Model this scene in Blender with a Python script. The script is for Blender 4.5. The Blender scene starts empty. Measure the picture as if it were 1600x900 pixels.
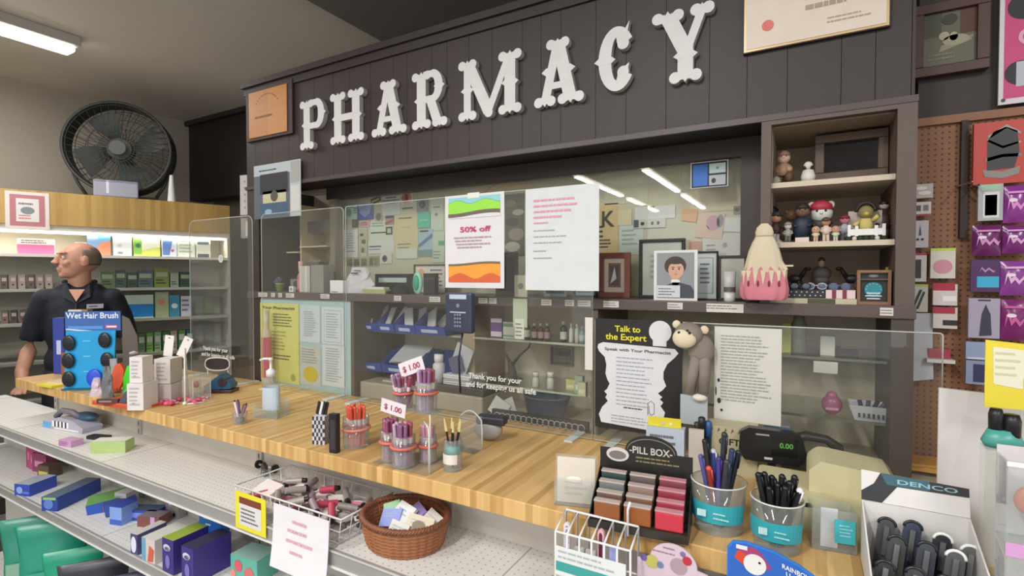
import bpy, math, random
from mathutils import Vector, Matrix, Euler
random.seed(7)
PI = math.pi
C = bpy.context.scene.collection
SC = bpy.context.scene
# ---------------------------------------------------------------- camera
EYE = Vector((0, 0, 1.5)); FPX = 810.0; YAW = math.radians(29.6); PITCH = math.atan(18/810)
cd = bpy.data.cameras.new('camera'); cam = bpy.data.objects.new('camera', cd); C.objects.link(cam)
cam.location = EYE; cam.rotation_euler = (PI/2-PITCH, 0, YAW)
cd.sensor_width = 36; cd.lens = FPX/1600*36; cd.clip_start = 0.02
SC.camera = cam
CR = Euler((PI/2-PITCH, 0, YAW)).to_matrix()
FWD = Vector((-math.sin(YAW), math.cos(YAW), 0))
def ray(px, py): return CR @ Vector((px-800, 450-py, -FPX))
def onY(px, py, y): d = ray(px, py); return EYE + d*(y/d.y)
def onZ(px, py, z): d = ray(px, py); return EYE + d*((z-EYE.z)/d.z)
def atD(px, py, dep):                     # point at a depth along the view direction
    d = ray(px, py); return EYE + d*(dep/d.dot(FWD))
def k(P): return (Vector(P)-EYE).dot(FWD)/FPX
def rect(y, px0, pt, px1, pb):
    mx = (px0+px1)/2; my = (pt+pb)/2
    return onY(px0, my, y).x, onY(px1, my, y).x, onY(mx, pb, y).z, onY(mx, pt, y).z
# ---------------------------------------------------------------- world, exposure
SC.view_settings.view_transform = 'Standard'; SC.view_settings.look = 'None'
SC.view_settings.gamma = 1; SC.view_settings.use_curve_mapping = False
SC.view_settings.exposure = 0.1
SC.cycles.max_bounces = 10; SC.cycles.transparent_max_bounces = 32
w = bpy.data.worlds.new('world'); SC.world = w; w.use_nodes = True
w.node_tree.nodes['Background'].inputs[0].default_value = (1.0, 1.0, 1.0, 1)
w.node_tree.nodes['Background'].inputs[1].default_value = 1.05
TUBE_W = 21.0       # power of each ceiling tube's light
# ---------------------------------------------------------------- materials
def lin(c):
    c /= 255
    return c/12.92 if c <= .04045 else ((c+.055)/1.055)**2.4
def rgb(h):
    if isinstance(h, str): h = h.lstrip('#'); h = tuple(int(h[i:i+2], 16) for i in (0, 2, 4))
    return tuple(lin(v) for v in h) + (1,)
MC = {}
def P(col, rough=.55, metal=0, var=.06, emis=0, alpha=1, coat=0):
    key = (col, rough, metal, var, emis, alpha, coat)
    if key in MC: return MC[key]
    m = bpy.data.materials.new('surface_' + str(col).lstrip('#')); m.use_nodes = True
    nt = m.node_tree; b = nt.nodes['Principled BSDF']
    c = rgb(col)
    b.inputs['Base Color'].default_value = c
    b.inputs['Roughness'].default_value = rough; b.inputs['Metallic'].default_value = metal
    b.inputs['Coat Weight'].default_value = coat
    if var:
        tc = nt.nodes.new('ShaderNodeTexCoord'); n = nt.nodes.new('ShaderNodeTexNoise'); n.inputs['Scale'].default_value = 23
        nt.links.new(tc.outputs['Object'], n.inputs['Vector'])
        r = nt.nodes.new('ShaderNodeMix'); r.data_type = 'RGBA'
        nt.links.new(n.outputs['Fac'], r.inputs[0])
        r.inputs[6].default_value = tuple(x*(1-var) for x in c[:3]) + (1,); r.inputs[7].default_value = tuple(min(1, x*(1+var)) for x in c[:3]) + (1,)
        nt.links.new(r.outputs[2], b.inputs['Base Color'])
    if emis:
        b.inputs['Emission Color'].default_value = c; b.inputs['Emission Strength'].default_value = emis
    MC[key] = m; return m
def glassy(name, tint=(.97, .98, .97), haze=0.03, ior=1.45, rough=.02):
    if name in MC: return MC[name]
    m = bpy.data.materials.new(name); m.use_nodes = True; nt = m.node_tree; nt.nodes.clear()
    o = nt.nodes.new('ShaderNodeOutputMaterial'); t = nt.nodes.new('ShaderNodeBsdfTransparent'); t.inputs[0].default_value = tint+(1,)
    g = nt.nodes.new('ShaderNodeBsdfGlossy'); g.inputs['Roughness'].default_value = rough
    f = nt.nodes.new('ShaderNodeFresnel'); f.inputs[0].default_value = ior
    ge = nt.nodes.new('ShaderNodeNewGeometry'); ma = nt.nodes.new('ShaderNodeMath'); ma.operation = 'MULTIPLY_ADD'; ma.inputs[1].default_value = 1/ior-ior; ma.inputs[2].default_value = ior
    nt.links.new(ge.outputs['Backfacing'], ma.inputs[0]); nt.links.new(ma.outputs[0], f.inputs[0])      # a thin pane: no total reflection inside
    d = nt.nodes.new('ShaderNodeBsdfDiffuse'); d.inputs[0].default_value = (.85, .88, .86, 1)
    a = nt.nodes.new('ShaderNodeMixShader'); a.inputs[0].default_value = haze
    c = nt.nodes.new('ShaderNodeMixShader')
    nt.links.new(t.outputs[0], a.inputs[1]); nt.links.new(d.outputs[0], a.inputs[2])
    nt.links.new(f.outputs[0], c.inputs[0]); nt.links.new(a.outputs[0], c.inputs[1]); nt.links.new(g.outputs[0], c.inputs[2])
    nt.links.new(c.outputs[0], o.inputs[0]); MC[name] = m; return m
def wood(name, c1, c2, strip, axis='x', grain=(40, 2, 2), rough=.42):
    m = bpy.data.materials.new(name); m.use_nodes = True; nt = m.node_tree; b = nt.nodes['Principled BSDF']; N = nt.nodes.new; L = nt.links.new
    tc = N('ShaderNodeTexCoord'); sp = N('ShaderNodeSeparateXYZ'); L(tc.outputs['Object'], sp.inputs[0])
    mu = N('ShaderNodeMath'); mu.operation = 'MULTIPLY'; mu.inputs[1].default_value = 1/strip; L(sp.outputs['XYZ'.index(axis.upper())], mu.inputs[0])
    fl = N('ShaderNodeMath'); fl.operation = 'FLOOR'; L(mu.outputs[0], fl.inputs[0])
    wn = N('ShaderNodeTexWhiteNoise'); wn.noise_dimensions = '1D'; L(fl.outputs[0], wn.inputs['W'])
    mp = N('ShaderNodeMapping'); mp.inputs['Scale'].default_value = grain; L(tc.outputs['Object'], mp.inputs[0])
    no = N('ShaderNodeTexNoise'); no.inputs['Scale'].default_value = 3; no.inputs['Detail'].default_value = 6; L(mp.outputs[0], no.inputs['Vector'])
    ad = N('ShaderNodeMath'); ad.operation = 'MULTIPLY_ADD'; ad.inputs[1].default_value = .55; L(wn.outputs['Value'], ad.inputs[0])
    m2 = N('ShaderNodeMath'); m2.operation = 'MULTIPLY'; m2.inputs[1].default_value = .55; L(no.outputs['Fac'], m2.inputs[0]); L(m2.outputs[0], ad.inputs[2])
    mx = N('ShaderNodeMix'); mx.data_type = 'RGBA'; mx.inputs[6].default_value = rgb(c1); mx.inputs[7].default_value = rgb(c2)
    L(ad.outputs[0], mx.inputs[0]); L(mx.outputs[2], b.inputs['Base Color']); b.inputs['Roughness'].default_value = rough
    return m
def perf(name, base, hole, pitch, rad, a='x', c='z', rough=.6, off=0):
    m = bpy.data.materials.new(name); m.use_nodes = True; nt = m.node_tree; b = nt.nodes['Principled BSDF']; N = nt.nodes.new; L = nt.links.new
    tc = N('ShaderNodeTexCoord'); sp = N('ShaderNodeSeparateXYZ'); L(tc.outputs['Object'], sp.inputs[0])
    sq = []
    for ax in (a, c):
        mu = N('ShaderNodeMath'); mu.operation = 'MULTIPLY'; mu.inputs[1].default_value = 1/pitch; L(sp.outputs['XYZ'.index(ax.upper())], mu.inputs[0])
        fr = N('ShaderNodeMath'); fr.operation = 'FRACT'; L(mu.outputs[0], fr.inputs[0])
        sb = N('ShaderNodeMath'); sb.operation = 'SUBTRACT'; sb.inputs[1].default_value = .5; L(fr.outputs[0], sb.inputs[0])
        p = N('ShaderNodeMath'); p.operation = 'MULTIPLY'; L(sb.outputs[0], p.inputs[0]); L(sb.outputs[0], p.inputs[1]); sq.append(p)
    s = N('ShaderNodeMath'); s.operation = 'ADD'; L(sq[0].outputs[0], s.inputs[0]); L(sq[1].outputs[0], s.inputs[1])
    lt = N('ShaderNodeMath'); lt.operation = 'LESS_THAN'; lt.inputs[1].default_value = (rad/pitch)**2; L(s.outputs[0], lt.inputs[0])
    mx = N('ShaderNodeMix'); mx.data_type = 'RGBA'; mx.inputs[6].default_value = rgb(base); mx.inputs[7].default_value = rgb(hole)
    L(lt.outputs[0], mx.inputs[0]); L(mx.outputs[2], b.inputs['Base Color']); b.inputs['Roughness'].default_value = rough
    return m
PLEXI = glassy('clear_acrylic', haze=.018)
GLASS = glassy('window_glass', (.97, .98, .96), .02, 1.6, .015)
CLEAR = glassy('clear_plastic', (.93, .95, .95), .10)
EDGE = P('#c9cfca', .25); WHITE = P('#e9e8e6', .5); BLACK = P('#1c1b1d', .4); PAPER = P('#e6e7e8', .7)
DARK = P('#3f3634', .5); DARK2 = P('#4c423f', .5); INK = P('#6c6c72', .7, 0, 0); CREAM = P('#cfc6b4', .6)
RED = P('#cf5a6a', .6); CHROME = P('#c4c4c2', .25, 1)
COUNTERWOOD = wood('counter_wood', '#a3783c', '#e3bd7e', .016, 'x', (30, 3, 2))
FASCIAWOOD = wood('fascia_wood', '#9c7a3c', '#c6a25c', .03, 'x', (30, 3, 2))
# ---------------------------------------------------------------- mesh builder
TXT = {}
def textmesh(s):
    if s in TXT: return TXT[s]
    cu = bpy.data.curves.new('lettering', 'FONT'); cu.body = s; cu.size = 1; cu.resolution_u = 3; cu.offset = .02
    o = bpy.data.objects.new('lettering', cu); C.objects.link(o)
    dg = bpy.context.evaluated_depsgraph_get(); me = bpy.data.meshes.new_from_object(o.evaluated_get(dg))
    vs = [tuple(v.co) for v in me.vertices]; fs = [tuple(p.vertices) for p in me.polygons]
    bpy.data.objects.remove(o); bpy.data.curves.remove(cu); bpy.data.meshes.remove(me)
    x0 = min(v[0] for v in vs); x1 = max(v[0] for v in vs)
    TXT[s] = ([(v[0]-x0, v[1]) for v in vs], fs, x1-x0); return TXT[s]
class B:
    def __init__(s): s.v = []; s.f = []; s.m = []; s.sm = []; s.mats = []
    def mi(s, m):
        if m not in s.mats: s.mats.append(m)
        return s.mats.index(m)
    def add(s, vs, fs, mat, M=None, smooth=False):
        o = len(s.v); i = s.mi(mat)
        for v in vs:
            v = Vector(v)
            if M is not None: v = M @ v
            s.v.append(tuple(v))
        for f in fs: s.f.append(tuple(o+a for a in f)); s.m.append(i); s.sm.append(smooth)
        return s
    def box(s, x0, x1, y0, y1, z0, z1, mat, M=None):
        vs = [(x, y, z) for x in (x0, x1) for y in (y0, y1) for z in (z0, z1)]
        return s.add(vs, [(0, 1, 3, 2), (4, 6, 7, 5), (0, 4, 5, 1), (2, 3, 7, 6), (0, 2, 6, 4), (1, 5, 7, 3)], mat, M)
    def cb(s, c, d, mat, rz=0, ry=0, rx=0):
        M = Matrix.Translation(c) @ Euler((rx, ry, rz)).to_matrix().to_4x4()
        return s.box(-d[0]/2, d[0]/2, -d[1]/2, d[1]/2, -d[2]/2, d[2]/2, mat, M)
    def q(s, x0, x1, z0, z1, y, mat, M=None): return s.add([(x0, y, z0), (x1, y, z0), (x1, y, z1), (x0, y, z1)], [(0, 1, 2, 3)], mat, M)
    def lathe(s, prof, mat, c=(0, 0, 0), n=24, M=None, sx=1, sy=1, smooth=True, close=False):
        vs = []; fs = []
        for r, z in prof:
            for j in range(n): a = 2*PI*j/n; vs.append((c[0]+r*sx*math.cos(a), c[1]+r*sy*math.sin(a), c[2]+z))
        for i in range(len(prof)-1):
            for j in range(n): k2 = (j+1) % n; fs.append((i*n+j, i*n+k2, (i+1)*n+k2, (i+1)*n+j))
        if prof[0][0] > 1e-6 and not close: fs.append(tuple(range(n-1, -1, -1)))
        if prof[-1][0] > 1e-6 and not close: fs.append(tuple((len(prof)-1)*n+j for j in range(n)))
        return s.add(vs, fs, mat, M, smooth)
    def cyl(s, p0, p1, r0, mat, r1=None, n=16, M=None):
        p0 = Vector(p0); p1 = Vector(p1); r1 = r0 if r1 is None else r1
        d = p1-p0; q = d.to_track_quat('Z', 'Y').to_matrix().to_4x4(); T = Matrix.Translation(p0) @ q
        if M is not None: T = M @ T
        vs = []; fs = []
        for r, z in ((r0, 0), (r1, d.length)):
            for j in range(n): a = 2*PI*j/n; vs.append((r*math.cos(a), r*math.sin(a), z))
        for j in range(n): fs.append((j, (j+1) % n, n+(j+1) % n, n+j))
        s.add(vs, fs, mat, T, True); return s.add(vs, [tuple(range(n-1, -1, -1)), tuple(range(n, 2*n))], mat, T)
    def ell(s, c, r, mat, n=18, h=12, M=None, tilt=None):
        if not isinstance(r, tuple): r = (r, r, r)
        vs = [(0, 0, -1)]; fs = []
        for i in range(1, h):
            t = -PI/2+PI*i/h
            for j in range(n): a = 2*PI*j/n; vs.append((math.cos(t)*math.cos(a), math.cos(t)*math.sin(a), math.sin(t)))
        vs.append((0, 0, 1)); L = len(vs)-1
        for j in range(n):
            fs.append((0, 1+(j+1) % n, 1+j)); fs.append((L, L-n+j, L-n+(j+1) % n))
            for i in range(h-2): fs.append((1+i*n+j, 1+i*n+(j+1) % n, 1+(i+1)*n+(j+1) % n, 1+(i+1)*n+j))
        T = Matrix.Translation(c) @ (Euler(tilt).to_matrix().to_4x4() if tilt else Matrix.Identity(4)) @ Matrix.Diagonal((*r, 1))
        if M is not None: T = M @ T
        return s.add(vs, fs, mat, T, True)
    def tube(s, pts, r, mat, n=6, closed=False, M=None):
        pts = [Vector(p) for p in pts]; N = len(pts); vs = []; fs = []
        up = Vector((0.13, 0.21, 1)).normalized()
        for i, p in enumerate(pts):
            a = pts[(i-1) % N] if (i or closed) else p; b2 = pts[(i+1) % N] if (i < N-1 or closed) else p
            t = (b2-a).normalized(); u = up.cross(t)
            if u.length < .05: u = Vector((1, 0, 0)).cross(t)
            u.normalize(); w2 = t.cross(u); rr = r[i] if isinstance(r, (list, tuple)) else r
            for j in range(n): an = 2*PI*j/n; vs.append(p+u*math.cos(an)*rr+w2*math.sin(an)*rr)
        for i in range(N if closed else N-1):
            i2 = (i+1) % N
            for j in range(n): fs.append((i*n+j, i*n+(j+1) % n, i2*n+(j+1) % n, i2*n+j))
        if not closed: fs += [tuple(range(n-1, -1, -1)), tuple((N-1)*n+j for j in range(n))]
        return s.add(vs, fs, mat, M, True)
    def prism(s, pts, y0, y1, mat, M=None, back=None):      # outline in the x-z plane, front face at y0
        n = len(pts)
        vs = [(x, y0, z) for x, z in pts]+[(x, y1, z) for x, z in pts]
        s.add(vs, [tuple(range(n))], mat, M); s.add(vs, [tuple(range(2*n-1, n-1, -1))]+[(j, j+n, (j+1) % n+n, (j+1) % n) for j in range(n)], back or mat, M); return s
    def disc(s, cx, cz, r, y, mat, n=20, rz=None, M=None):
        return s.add([(cx+r*math.cos(2*PI*j/n), y, cz+(rz or r)*math.sin(2*PI*j/n)) for j in range(n)], [tuple(range(n))], mat, M)
    def text(s, t, x, z, y, h, mat, width=None, M=None, center=False, slope=0):
        vs, fs, wd = textmesh(t); sc = h/.7; sx = sc if width is None else width/wd
        if center: x -= wd*sx/2
        return s.add([(x+a*sx, y, z+b_*sc+a*sx*slope) for a, b_ in vs], fs, mat, M)
    def lines(s, x0, x1, z1, z0, n, mat, y, th=.35, seed=1, full=.95):
        rnd = random.Random(seed); st = (z1-z0)/n
        for i in range(n):
            z = z1-(i+.5)*st; x = x0; end = x0+(x1-x0)*rnd.uniform(full-.3, full)
            while x < end:
                wd = (x1-x0)*rnd.uniform(.05, .16); s.q(x, min(x+wd, end), z-st*th/2, z+st*th/2, y, mat); x += wd+(x1-x0)*.018
        return s
    def build(s, name, parent=None, loc=(0, 0, 0), rz=0, rot=None, bevel=0, sub=0, seg=2):
        me = bpy.data.meshes.new(name); me.from_pydata(s.v, [], s.f); me.polygons.foreach_set('material_index', s.m); me.polygons.foreach_set('use_smooth', s.sm)
        for m in s.mats: me.materials.append(m)
        me.update(); o = bpy.data.objects.new(name, me); C.objects.link(o); o.location = loc; o.rotation_euler = rot or (0, 0, rz)
        if parent: o.parent = parent
        if bevel: bm = o.modifiers.new('bevel', 'BEVEL'); bm.width = bevel; bm.segments = seg; bm.limit_method = 'ANGLE'; bm.angle_limit = .8
        if sub: sm = o.modifiers.new('smooth', 'SUBSURF'); sm.levels = sub; sm.render_levels = sub
        return o
def tag(o, label, cat, group=None, kind=None):
    o['label'] = label; o['category'] = cat
    if group: o['group'] = group
    if kind: o['kind'] = kind
    return o
def thing(name, label, cat, loc=(0, 0, 0), rz=0, group=None, rot=None):
    o = bpy.data.objects.new(name, None); C.objects.link(o); o.location = loc; o.rotation_euler = rot or (0, 0, rz); o.empty_display_size = .02
    return tag(o, label, cat, group)
def struct(o): o['kind'] = 'structure'; return o
def dup(root, loc, rz=None, label=None, group=None, rot=None, scale=None):
    r = root.copy(); C.objects.link(r); r.location = loc
    if rot: r.rotation_euler = rot
    elif rz is not None: r.rotation_euler = (0, 0, rz)
    if label: r['label'] = label
    if group: r['group'] = group
    if scale: r.scale = scale
    for ch in list(root.children):
        c = ch.copy(); C.objects.link(c); c.parent = r
        for g in list(ch.children): d = g.copy(); C.objects.link(d); d.parent = c
    return r
def decor(b, dec, w, h, y):
    """printed decoration on a face w x h (x centred, z from 0)"""
    for d in dec:
        t = d[0]; yy = y-.0004
        if t == 'r': b.q(-w/2+d[1]*w, -w/2+d[3]*w, d[2]*h, d[4]*h, yy, d[5])
        elif t == 'R': b.q(-w/2+d[1]*w, -w/2+d[3]*w, d[2]*h, d[4]*h, yy-.0003, d[5])
        elif t == 'c': b.disc(-w/2+d[1]*w, d[2]*h, d[3]*w, yy-.0005, d[4])
        elif t == 'e': b.disc(-w/2+d[1]*w, d[2]*h, d[3]*w, yy-.0007, d[5], rz=d[4]*h)
        elif t == 't': b.text(d[1], -w/2+d[2]*w, d[3]*h, yy-.001, d[4]*h, d[5], width=d[6]*w if len(d) > 6 else None)
        elif t == 'l': b.lines(-w/2+d[1]*w, -w/2+d[3]*w, d[4]*h, d[2]*h, d[5], d[6], yy-.0008, seed=int(d[1]*97+d[5]), th=.4)
        elif t == 'p': b.add([(-w/2+x*w, yy-.0006, z*h) for x, z in d[1]], [tuple(range(len(d[1])))], d[2])
def carton(name, label, cat, loc, dim, mat, dec=(), rz=0, group=None, rot=None, top=None, side=None, bevel=.0012, sdec=()):
    w, d, h = dim; b = B(); b.box(-w/2, w/2, -d/2, d/2, 0, h, mat)
    decor(b, dec, w, h, -d/2)
    if top: b.add([(-w/2, -d/2, h+.0004), (w/2, -d/2, h+.0004), (w/2, d/2, h+.0004), (-w/2, d/2, h+.0004)], [(0, 1, 2, 3)], top)
    if side:
        for sx in (-1, 1): b.add([(sx*(w/2+.0004), -d/2, 0), (sx*(w/2+.0004), d/2, 0), (sx*(w/2+.0004), d/2, h), (sx*(w/2+.0004), -d/2, h)], [(0, 1, 2, 3)], side)
    if sdec:                                              # right-hand side face
        b2 = B(); decor(b2, sdec, d, h, 0); M = Matrix.Translation((w/2, 0, 0)) @ Euler((0, 0, PI/2)).to_matrix().to_4x4()
        for f, mi in zip(b2.f, b2.m): b.add([b2.v[i] for i in f], [tuple(range(len(f)))], b2.mats[mi], M)
    o = b.build(name, None, loc, rz, rot); return tag(o, label, cat, group)
def sheet(name, label, cat, y, px0, pt, px1, pb, mat, dec=(), group=None, th=.0012, dz=0, tilt=0, curl=0):
    x0, x1, z0, z1 = rect(y, px0, pt, px1, pb); w = x1-x0; h = z1-z0; b = B()
    if curl:
        n = 8; pts = []
        b2 = B(); b2.box(-w/2, w/2, 0, th, 0, h, mat); decor(b2, dec, w, h, 0)
        for i in range(n):
            za, zb = h*i/n, h*(i+1)/n
            f = lambda z: -curl*((1-z/h)**2)
            b.add([(-w/2, f(za), za), (w/2, f(za), za), (w/2, f(zb), zb), (-w/2, f(zb), zb)], [(0, 1, 2, 3)], mat)
            b.add([(-w/2, f(za)+th, za), (w/2, f(za)+th, za), (w/2, f(zb)+th, zb), (-w/2, f(zb)+th, zb)], [(3, 2, 1, 0)], mat)
        b3 = B(); decor(b3, dec, w, h, 0)
        for f3, mi in zip(b3.f, b3.m): b.add([(b3.v[i][0], b3.v[i][1]+f(b3.v[i][2]), b3.v[i][2]) for i in f3], [tuple(range(len(f3)))], b3.mats[mi])
    else:
        b.box(-w/2, w/2, 0, th, 0, h, mat); decor(b, dec, w, h, 0)
    o = b.build(name, None, ((x0+x1)/2, y, z0+dz), rot=(0, tilt, 0)); return tag(o, label, cat, group)
def frame(name, label, loc, w, h, fw, fm, im, dec=(), rz=0, lean=0, group=None, mat2=None, cat='picture frame', d=.014):
    t = thing(name, label, cat, loc, rz, group, rot=(lean, 0, rz))
    b = B()
    b.box(-w/2, w/2, 0, d, 0, fw, fm); b.box(-w/2, w/2, 0, d, h-fw, h, fm); b.box(-w/2, -w/2+fw, 0, d, fw, h-fw, fm); b.box(w/2-fw, w/2, 0, d, fw, h-fw, fm)
    b.build('frame', t, bevel=.0015)
    b = B(); iw = w-2*fw; ih = h-2*fw; b.box(-iw/2, iw/2, d*.5, d*.9, 0, ih, im); decor(b, dec, iw, ih, d*.5); b.build('picture', t, (0, 0, fw))
    return t
def bottle(name, label, loc, r, h, body, cap, lab=None, capr=.5, caph=.18, group=None, cat='bottle', neck=.35, labh=(.15, .6)):
    t = thing(name, label, cat, loc, 0, group); hb = h*(1-caph)
    b = B(); b.lathe([(r*.9, 0), (r, .03*h), (r, hb*.78), (r*.8, hb*.88), (r*capr*.8, hb*.94), (r*capr*.8, hb)], body, n=18); b.build('bottle_body', t)
    b = B(); b.lathe([(r*capr, hb), (r*capr, h*.99), (r*capr*.85, h)], cap, n=18); b.build('cap', t)
    if lab: b = B(); b.lathe([(r*1.02, hb*labh[0]), (r*1.02, hb*labh[1])], lab, n=18, close=True); b.build('bottle_label', t)
    return t
CT = 1.066; S1 = .905; S2 = .665; LEDGE = 1.438; YW = 1.36; YG = 1.52; YB = 1.60; YBACK = 1.64; YSH = 1.29; CEIL = 2.9
def cp(px, py): return onZ(px, py, CT)
# ================================================================ ROOM SHELL
WALLP = P('#b5ad9f', .8, 0, .03); CEILP = P('#e0dbd2', .85, 0, .03)
b = B(); b.box(-5.2, 4.5, -9, 4.2, -.1, 0, P('#8b8986', .5)); struct(b.build('floor'))
b = B(); b.box(-5.2, 4.5, -9, 4.2, CEIL, CEIL+.1, CEILP); struct(b.build('ceiling'))
b = B(); b.box(-5.05, -4.91, -9, 4.2, 0, CEIL, WALLP); struct(b.build('wall_left'))
b = B(); b.box(-4.91, 4.5, 4.0, 4.1, 0, CEIL, P('#77706a', .8)); struct(b.build('wall_far'))
b = B(); b.box(-4.91, -2.06, 2.68, 2.8, 2.19, CEIL-.04, P('#2f2726', .6)); b.box(-4.93, -2.06, 2.64, 2.82, CEIL-.04, CEIL, P('#3a3130', .6)); struct(b.build('wall_stockroom_header'))
b = B(); b.box(-4.91, -2.2, 2.9, 3.0, 0, 2.4, P('#978c7c', .8)); struct(b.build('wall_stockroom'))
# dropped dark ceiling section
b = B(); b.box(-2.17, 3.5, -1.2, 2.36, CEIL-.03, CEIL, P('#7c7a76', .8)); struct(b.build('ceiling_panel'))
b = B(); b.box(-2.19, 3.5, 2.36, 2.385, CEIL-.04, CEIL, P('#b7b2a6', .6)); struct(b.build('trim_1'))
# right part of the back wall (recessed) with peg board
b = B(); b.box(.225, 2.6, 1.55, 1.66, 0, CEIL, P('#3c3331', .6)); struct(b.build('wall_right_back'))
b = B(); x0, x1, z0, z1 = rect(1.545, 1432, 186, 1700, 900); b.box(.2, 2.2, 1.535, 1.55, .4, z1, perf('pegboard', '#8a6040', '#4a2f22', .0125, .0022)); struct(b.build('wall_pegboard'))
b = B(); b.box(.2, 2.2, 1.525, 1.55, z1, z1+.018, P('#8b5e40', .5)); struct(b.build('trim_2'))
# ================================================================ CEILING LIGHTS
def tube_light(label, x, y0, y1, wd=.13, pw=TUBE_W, z=CEIL):
    t = thing('ceiling_light', label, 'ceiling light', (x, (y0+y1)/2, z), 0, 'tube lights on the ceiling'); L = abs(y1-y0)
    b = B(); b.box(-wd*.75, wd*.75, -L/2, L/2, -.055, 0, P('#bdb9b2', .5)); b.build('housing', t, bevel=.006)
    b = B(); b.box(-wd*.4, wd*.4, -L/2+.01, L/2-.01, -.085, -.0555, P('#fff6ea', .4, 0, 0, 7)); b.build('diffuser', t, bevel=.02, seg=3)
    ld = bpy.data.lights.new('tube_glow', 'AREA'); ld.shape = 'RECTANGLE'; ld.size = wd*.8; ld.size_y = L*.96; ld.energy = pw; ld.color = (1, .985, .975)
    lo = bpy.data.objects.new('tube_glow', ld); C.objects.link(lo); lo.parent = t; lo.location = (0, 0, -.09)
    return t
tube_light('white ceiling tube light at upper left corner, above the drum fan', -3.8, -.1, 1.42, .13)
for i, (x, y) in enumerate(((-1.75, -3.3), (-1.75, -5.6), (-2.65, -3.3), (-2.65, -5.6))):
    tube_light('ceiling tube light mirrored as a %s streak in the notice window' % ['bright right', 'far right', 'thin left', 'far left'][i], x, y-2.0, y, .1, TUBE_W*1.2)
for i, (x, y) in enumerate(((-.6, -.25), (1.3, -.3), (-1.9, -.4), (.6, -2.6))):  # nearer tubes out of view, added to brighten the counter and wall
    tube_light('added unseen ceiling tube light over the aisle in front of the counter, %s' % ['middle one', 'right one', 'left one', 'rear one'][i], x, y-1.2, y, .13, TUBE_W*1.75)
# ================================================================ LEFT WALL FIXTURE
E = Vector((-3.915, 2.437, 0)); FRZ = math.atan2(.936, .352)
FL = 2.9
t = thing('wall_cabinet', 'long wall shelving unit with light wood fascia under the drum fan', 'shelf unit', E, FRZ)
b = B(); b.box(-FL, 0, 0, .35, 1.835, 2.05, FASCIAWOOD); b.build('wood_fascia', t)
b = B(); b.box(-FL, 0, .015, .37, 1.80, 1.835, P('#d8d2c4', .5)); b.build('light_rail', t)
b = B(); b.box(-FL, -.02, .06, .10, 1.785, 1.80, P('#fff4e4', .5, 0, 0, 3.5)); b.build('lamp_strip', t)
ld = bpy.data.lights.new('strip_glow', 'AREA'); ld.shape = 'RECTANGLE'; ld.size = FL*.98; ld.size_y = .04; ld.energy = 9; ld.color = (1, .95, .86)
lo = bpy.data.objects.new('strip_glow', ld); C.objects.link(lo); lo.parent = t; lo.location = (-FL/2, .08, 1.78)
b = B(); b.box(-FL, 0, .33, .35, .1, 1.80, P('#b9b5a6', .6)); b.build('back_panel', t)
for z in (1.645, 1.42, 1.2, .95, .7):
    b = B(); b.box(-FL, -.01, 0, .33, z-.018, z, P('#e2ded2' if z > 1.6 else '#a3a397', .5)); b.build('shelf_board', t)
b = B(); b.box(-.018, 0, 0, .33, .1, 1.80, P('#b0a99a', .6)); b.build('side_panel', t)
b = B(); b.box(-FL, 0, .02, .35, 0, .1, P('#4d4642', .6)); b.build('plinth', t)
def fx(px, py, off=.1):            # place on the fixture: intersect a vertical plane parallel to its face
    n = Vector((.936, -.352, 0)); q = E - n*off; d = ray(px, py); s_ = (q-EYE).dot(n)/d.dot(n); return EYE+d*s_
def on_fixture(name, label, cat, px0, px1, z, hpx, mat, dec=(), off=.1, d=.06, group='stock on the wall shelving unit'):
    a = fx(px0, 420, off); c = fx(px1, 420, off); m = (a+c)/2; h = hpx*k(m)
    return carton(name, label, cat, (m.x, m.y, z), ((c-a).length, d, h), mat, dec, FRZ, group)
lit = [(28, 86, 24, '#f3ece4', 'pink banded white carton on the lit top shelf', [('r', 0, .02, 1, .62, P('#e86fa0', .5)), ('l', .1, .66, .9, .95, 2, INK)]),
       (118, 136, 20, '#f2efe6', 'small plain cream carton on the lit top shelf', [('l', .1, .3, .9, .8, 3, INK)]),
       (137, 173, 33, '#8fb3dd', 'blue and orange picture carton on the lit top shelf', [('p', [(.2, 0), (1, 0), (1, .7), (.55, .6)], P('#f09a78', .5)), ('p', [(.5, .75), (1, .8), (1, 1), (.4, 1)], P('#48b0d8', .5))]),
       (177, 206, 32, '#e9ecec', 'white carton with small grey mark on the lit top shelf', [('c', .35, .5, .12, P('#c8ccd0')), ('r', .25, .1, .5, .2, P('#8aa0a8'))]),
       (209, 250, 33, '#ddea78', 'lime green and white carton on the lit top shelf', [('r', 0, .1, .3, .9, P('#8ccf5c', .5)), ('p', [(.3, .3), (1, .45), (1, .8), (.3, .9)], P('#f2f4e4', .5)), ('c', .16, .5, .1, P('#4a7a58'))]),
       (253, 276, 28, '#dfe6f2', 'white carton with blue print on the lit top shelf', [('p', [(.05, .1), (.5, .1), (.7, .9), (.05, .9)], P('#6b8fd6', .5)), ('c', .7, .35, .1, P('#d06070'))]),
       (277, 304, 30, '#e6efe2', 'pale green carton on the lit top shelf', [('l', .1, .2, .9, .9, 4, P('#a8b8a0'))]),
       (306, 328, 29, '#dfe7dc', 'grey and white carton at the right end of the lit top shelf', [('r', .1, .7, .9, .85, P('#4f6660')), ('r', .1, 0, .9, .2, P('#46505a'))])]
for a, c, hp, col, lab, dec in lit: on_fixture('carton', lab, 'carton', a, c, 1.645, hp, P(col, .45), dec)
green = ['#5b6b4e', '#3f5344', '#465a63', '#6d7c33', '#8a9486', '#3c4a3e', '#7b8a6f', '#2f4a3c']
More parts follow.
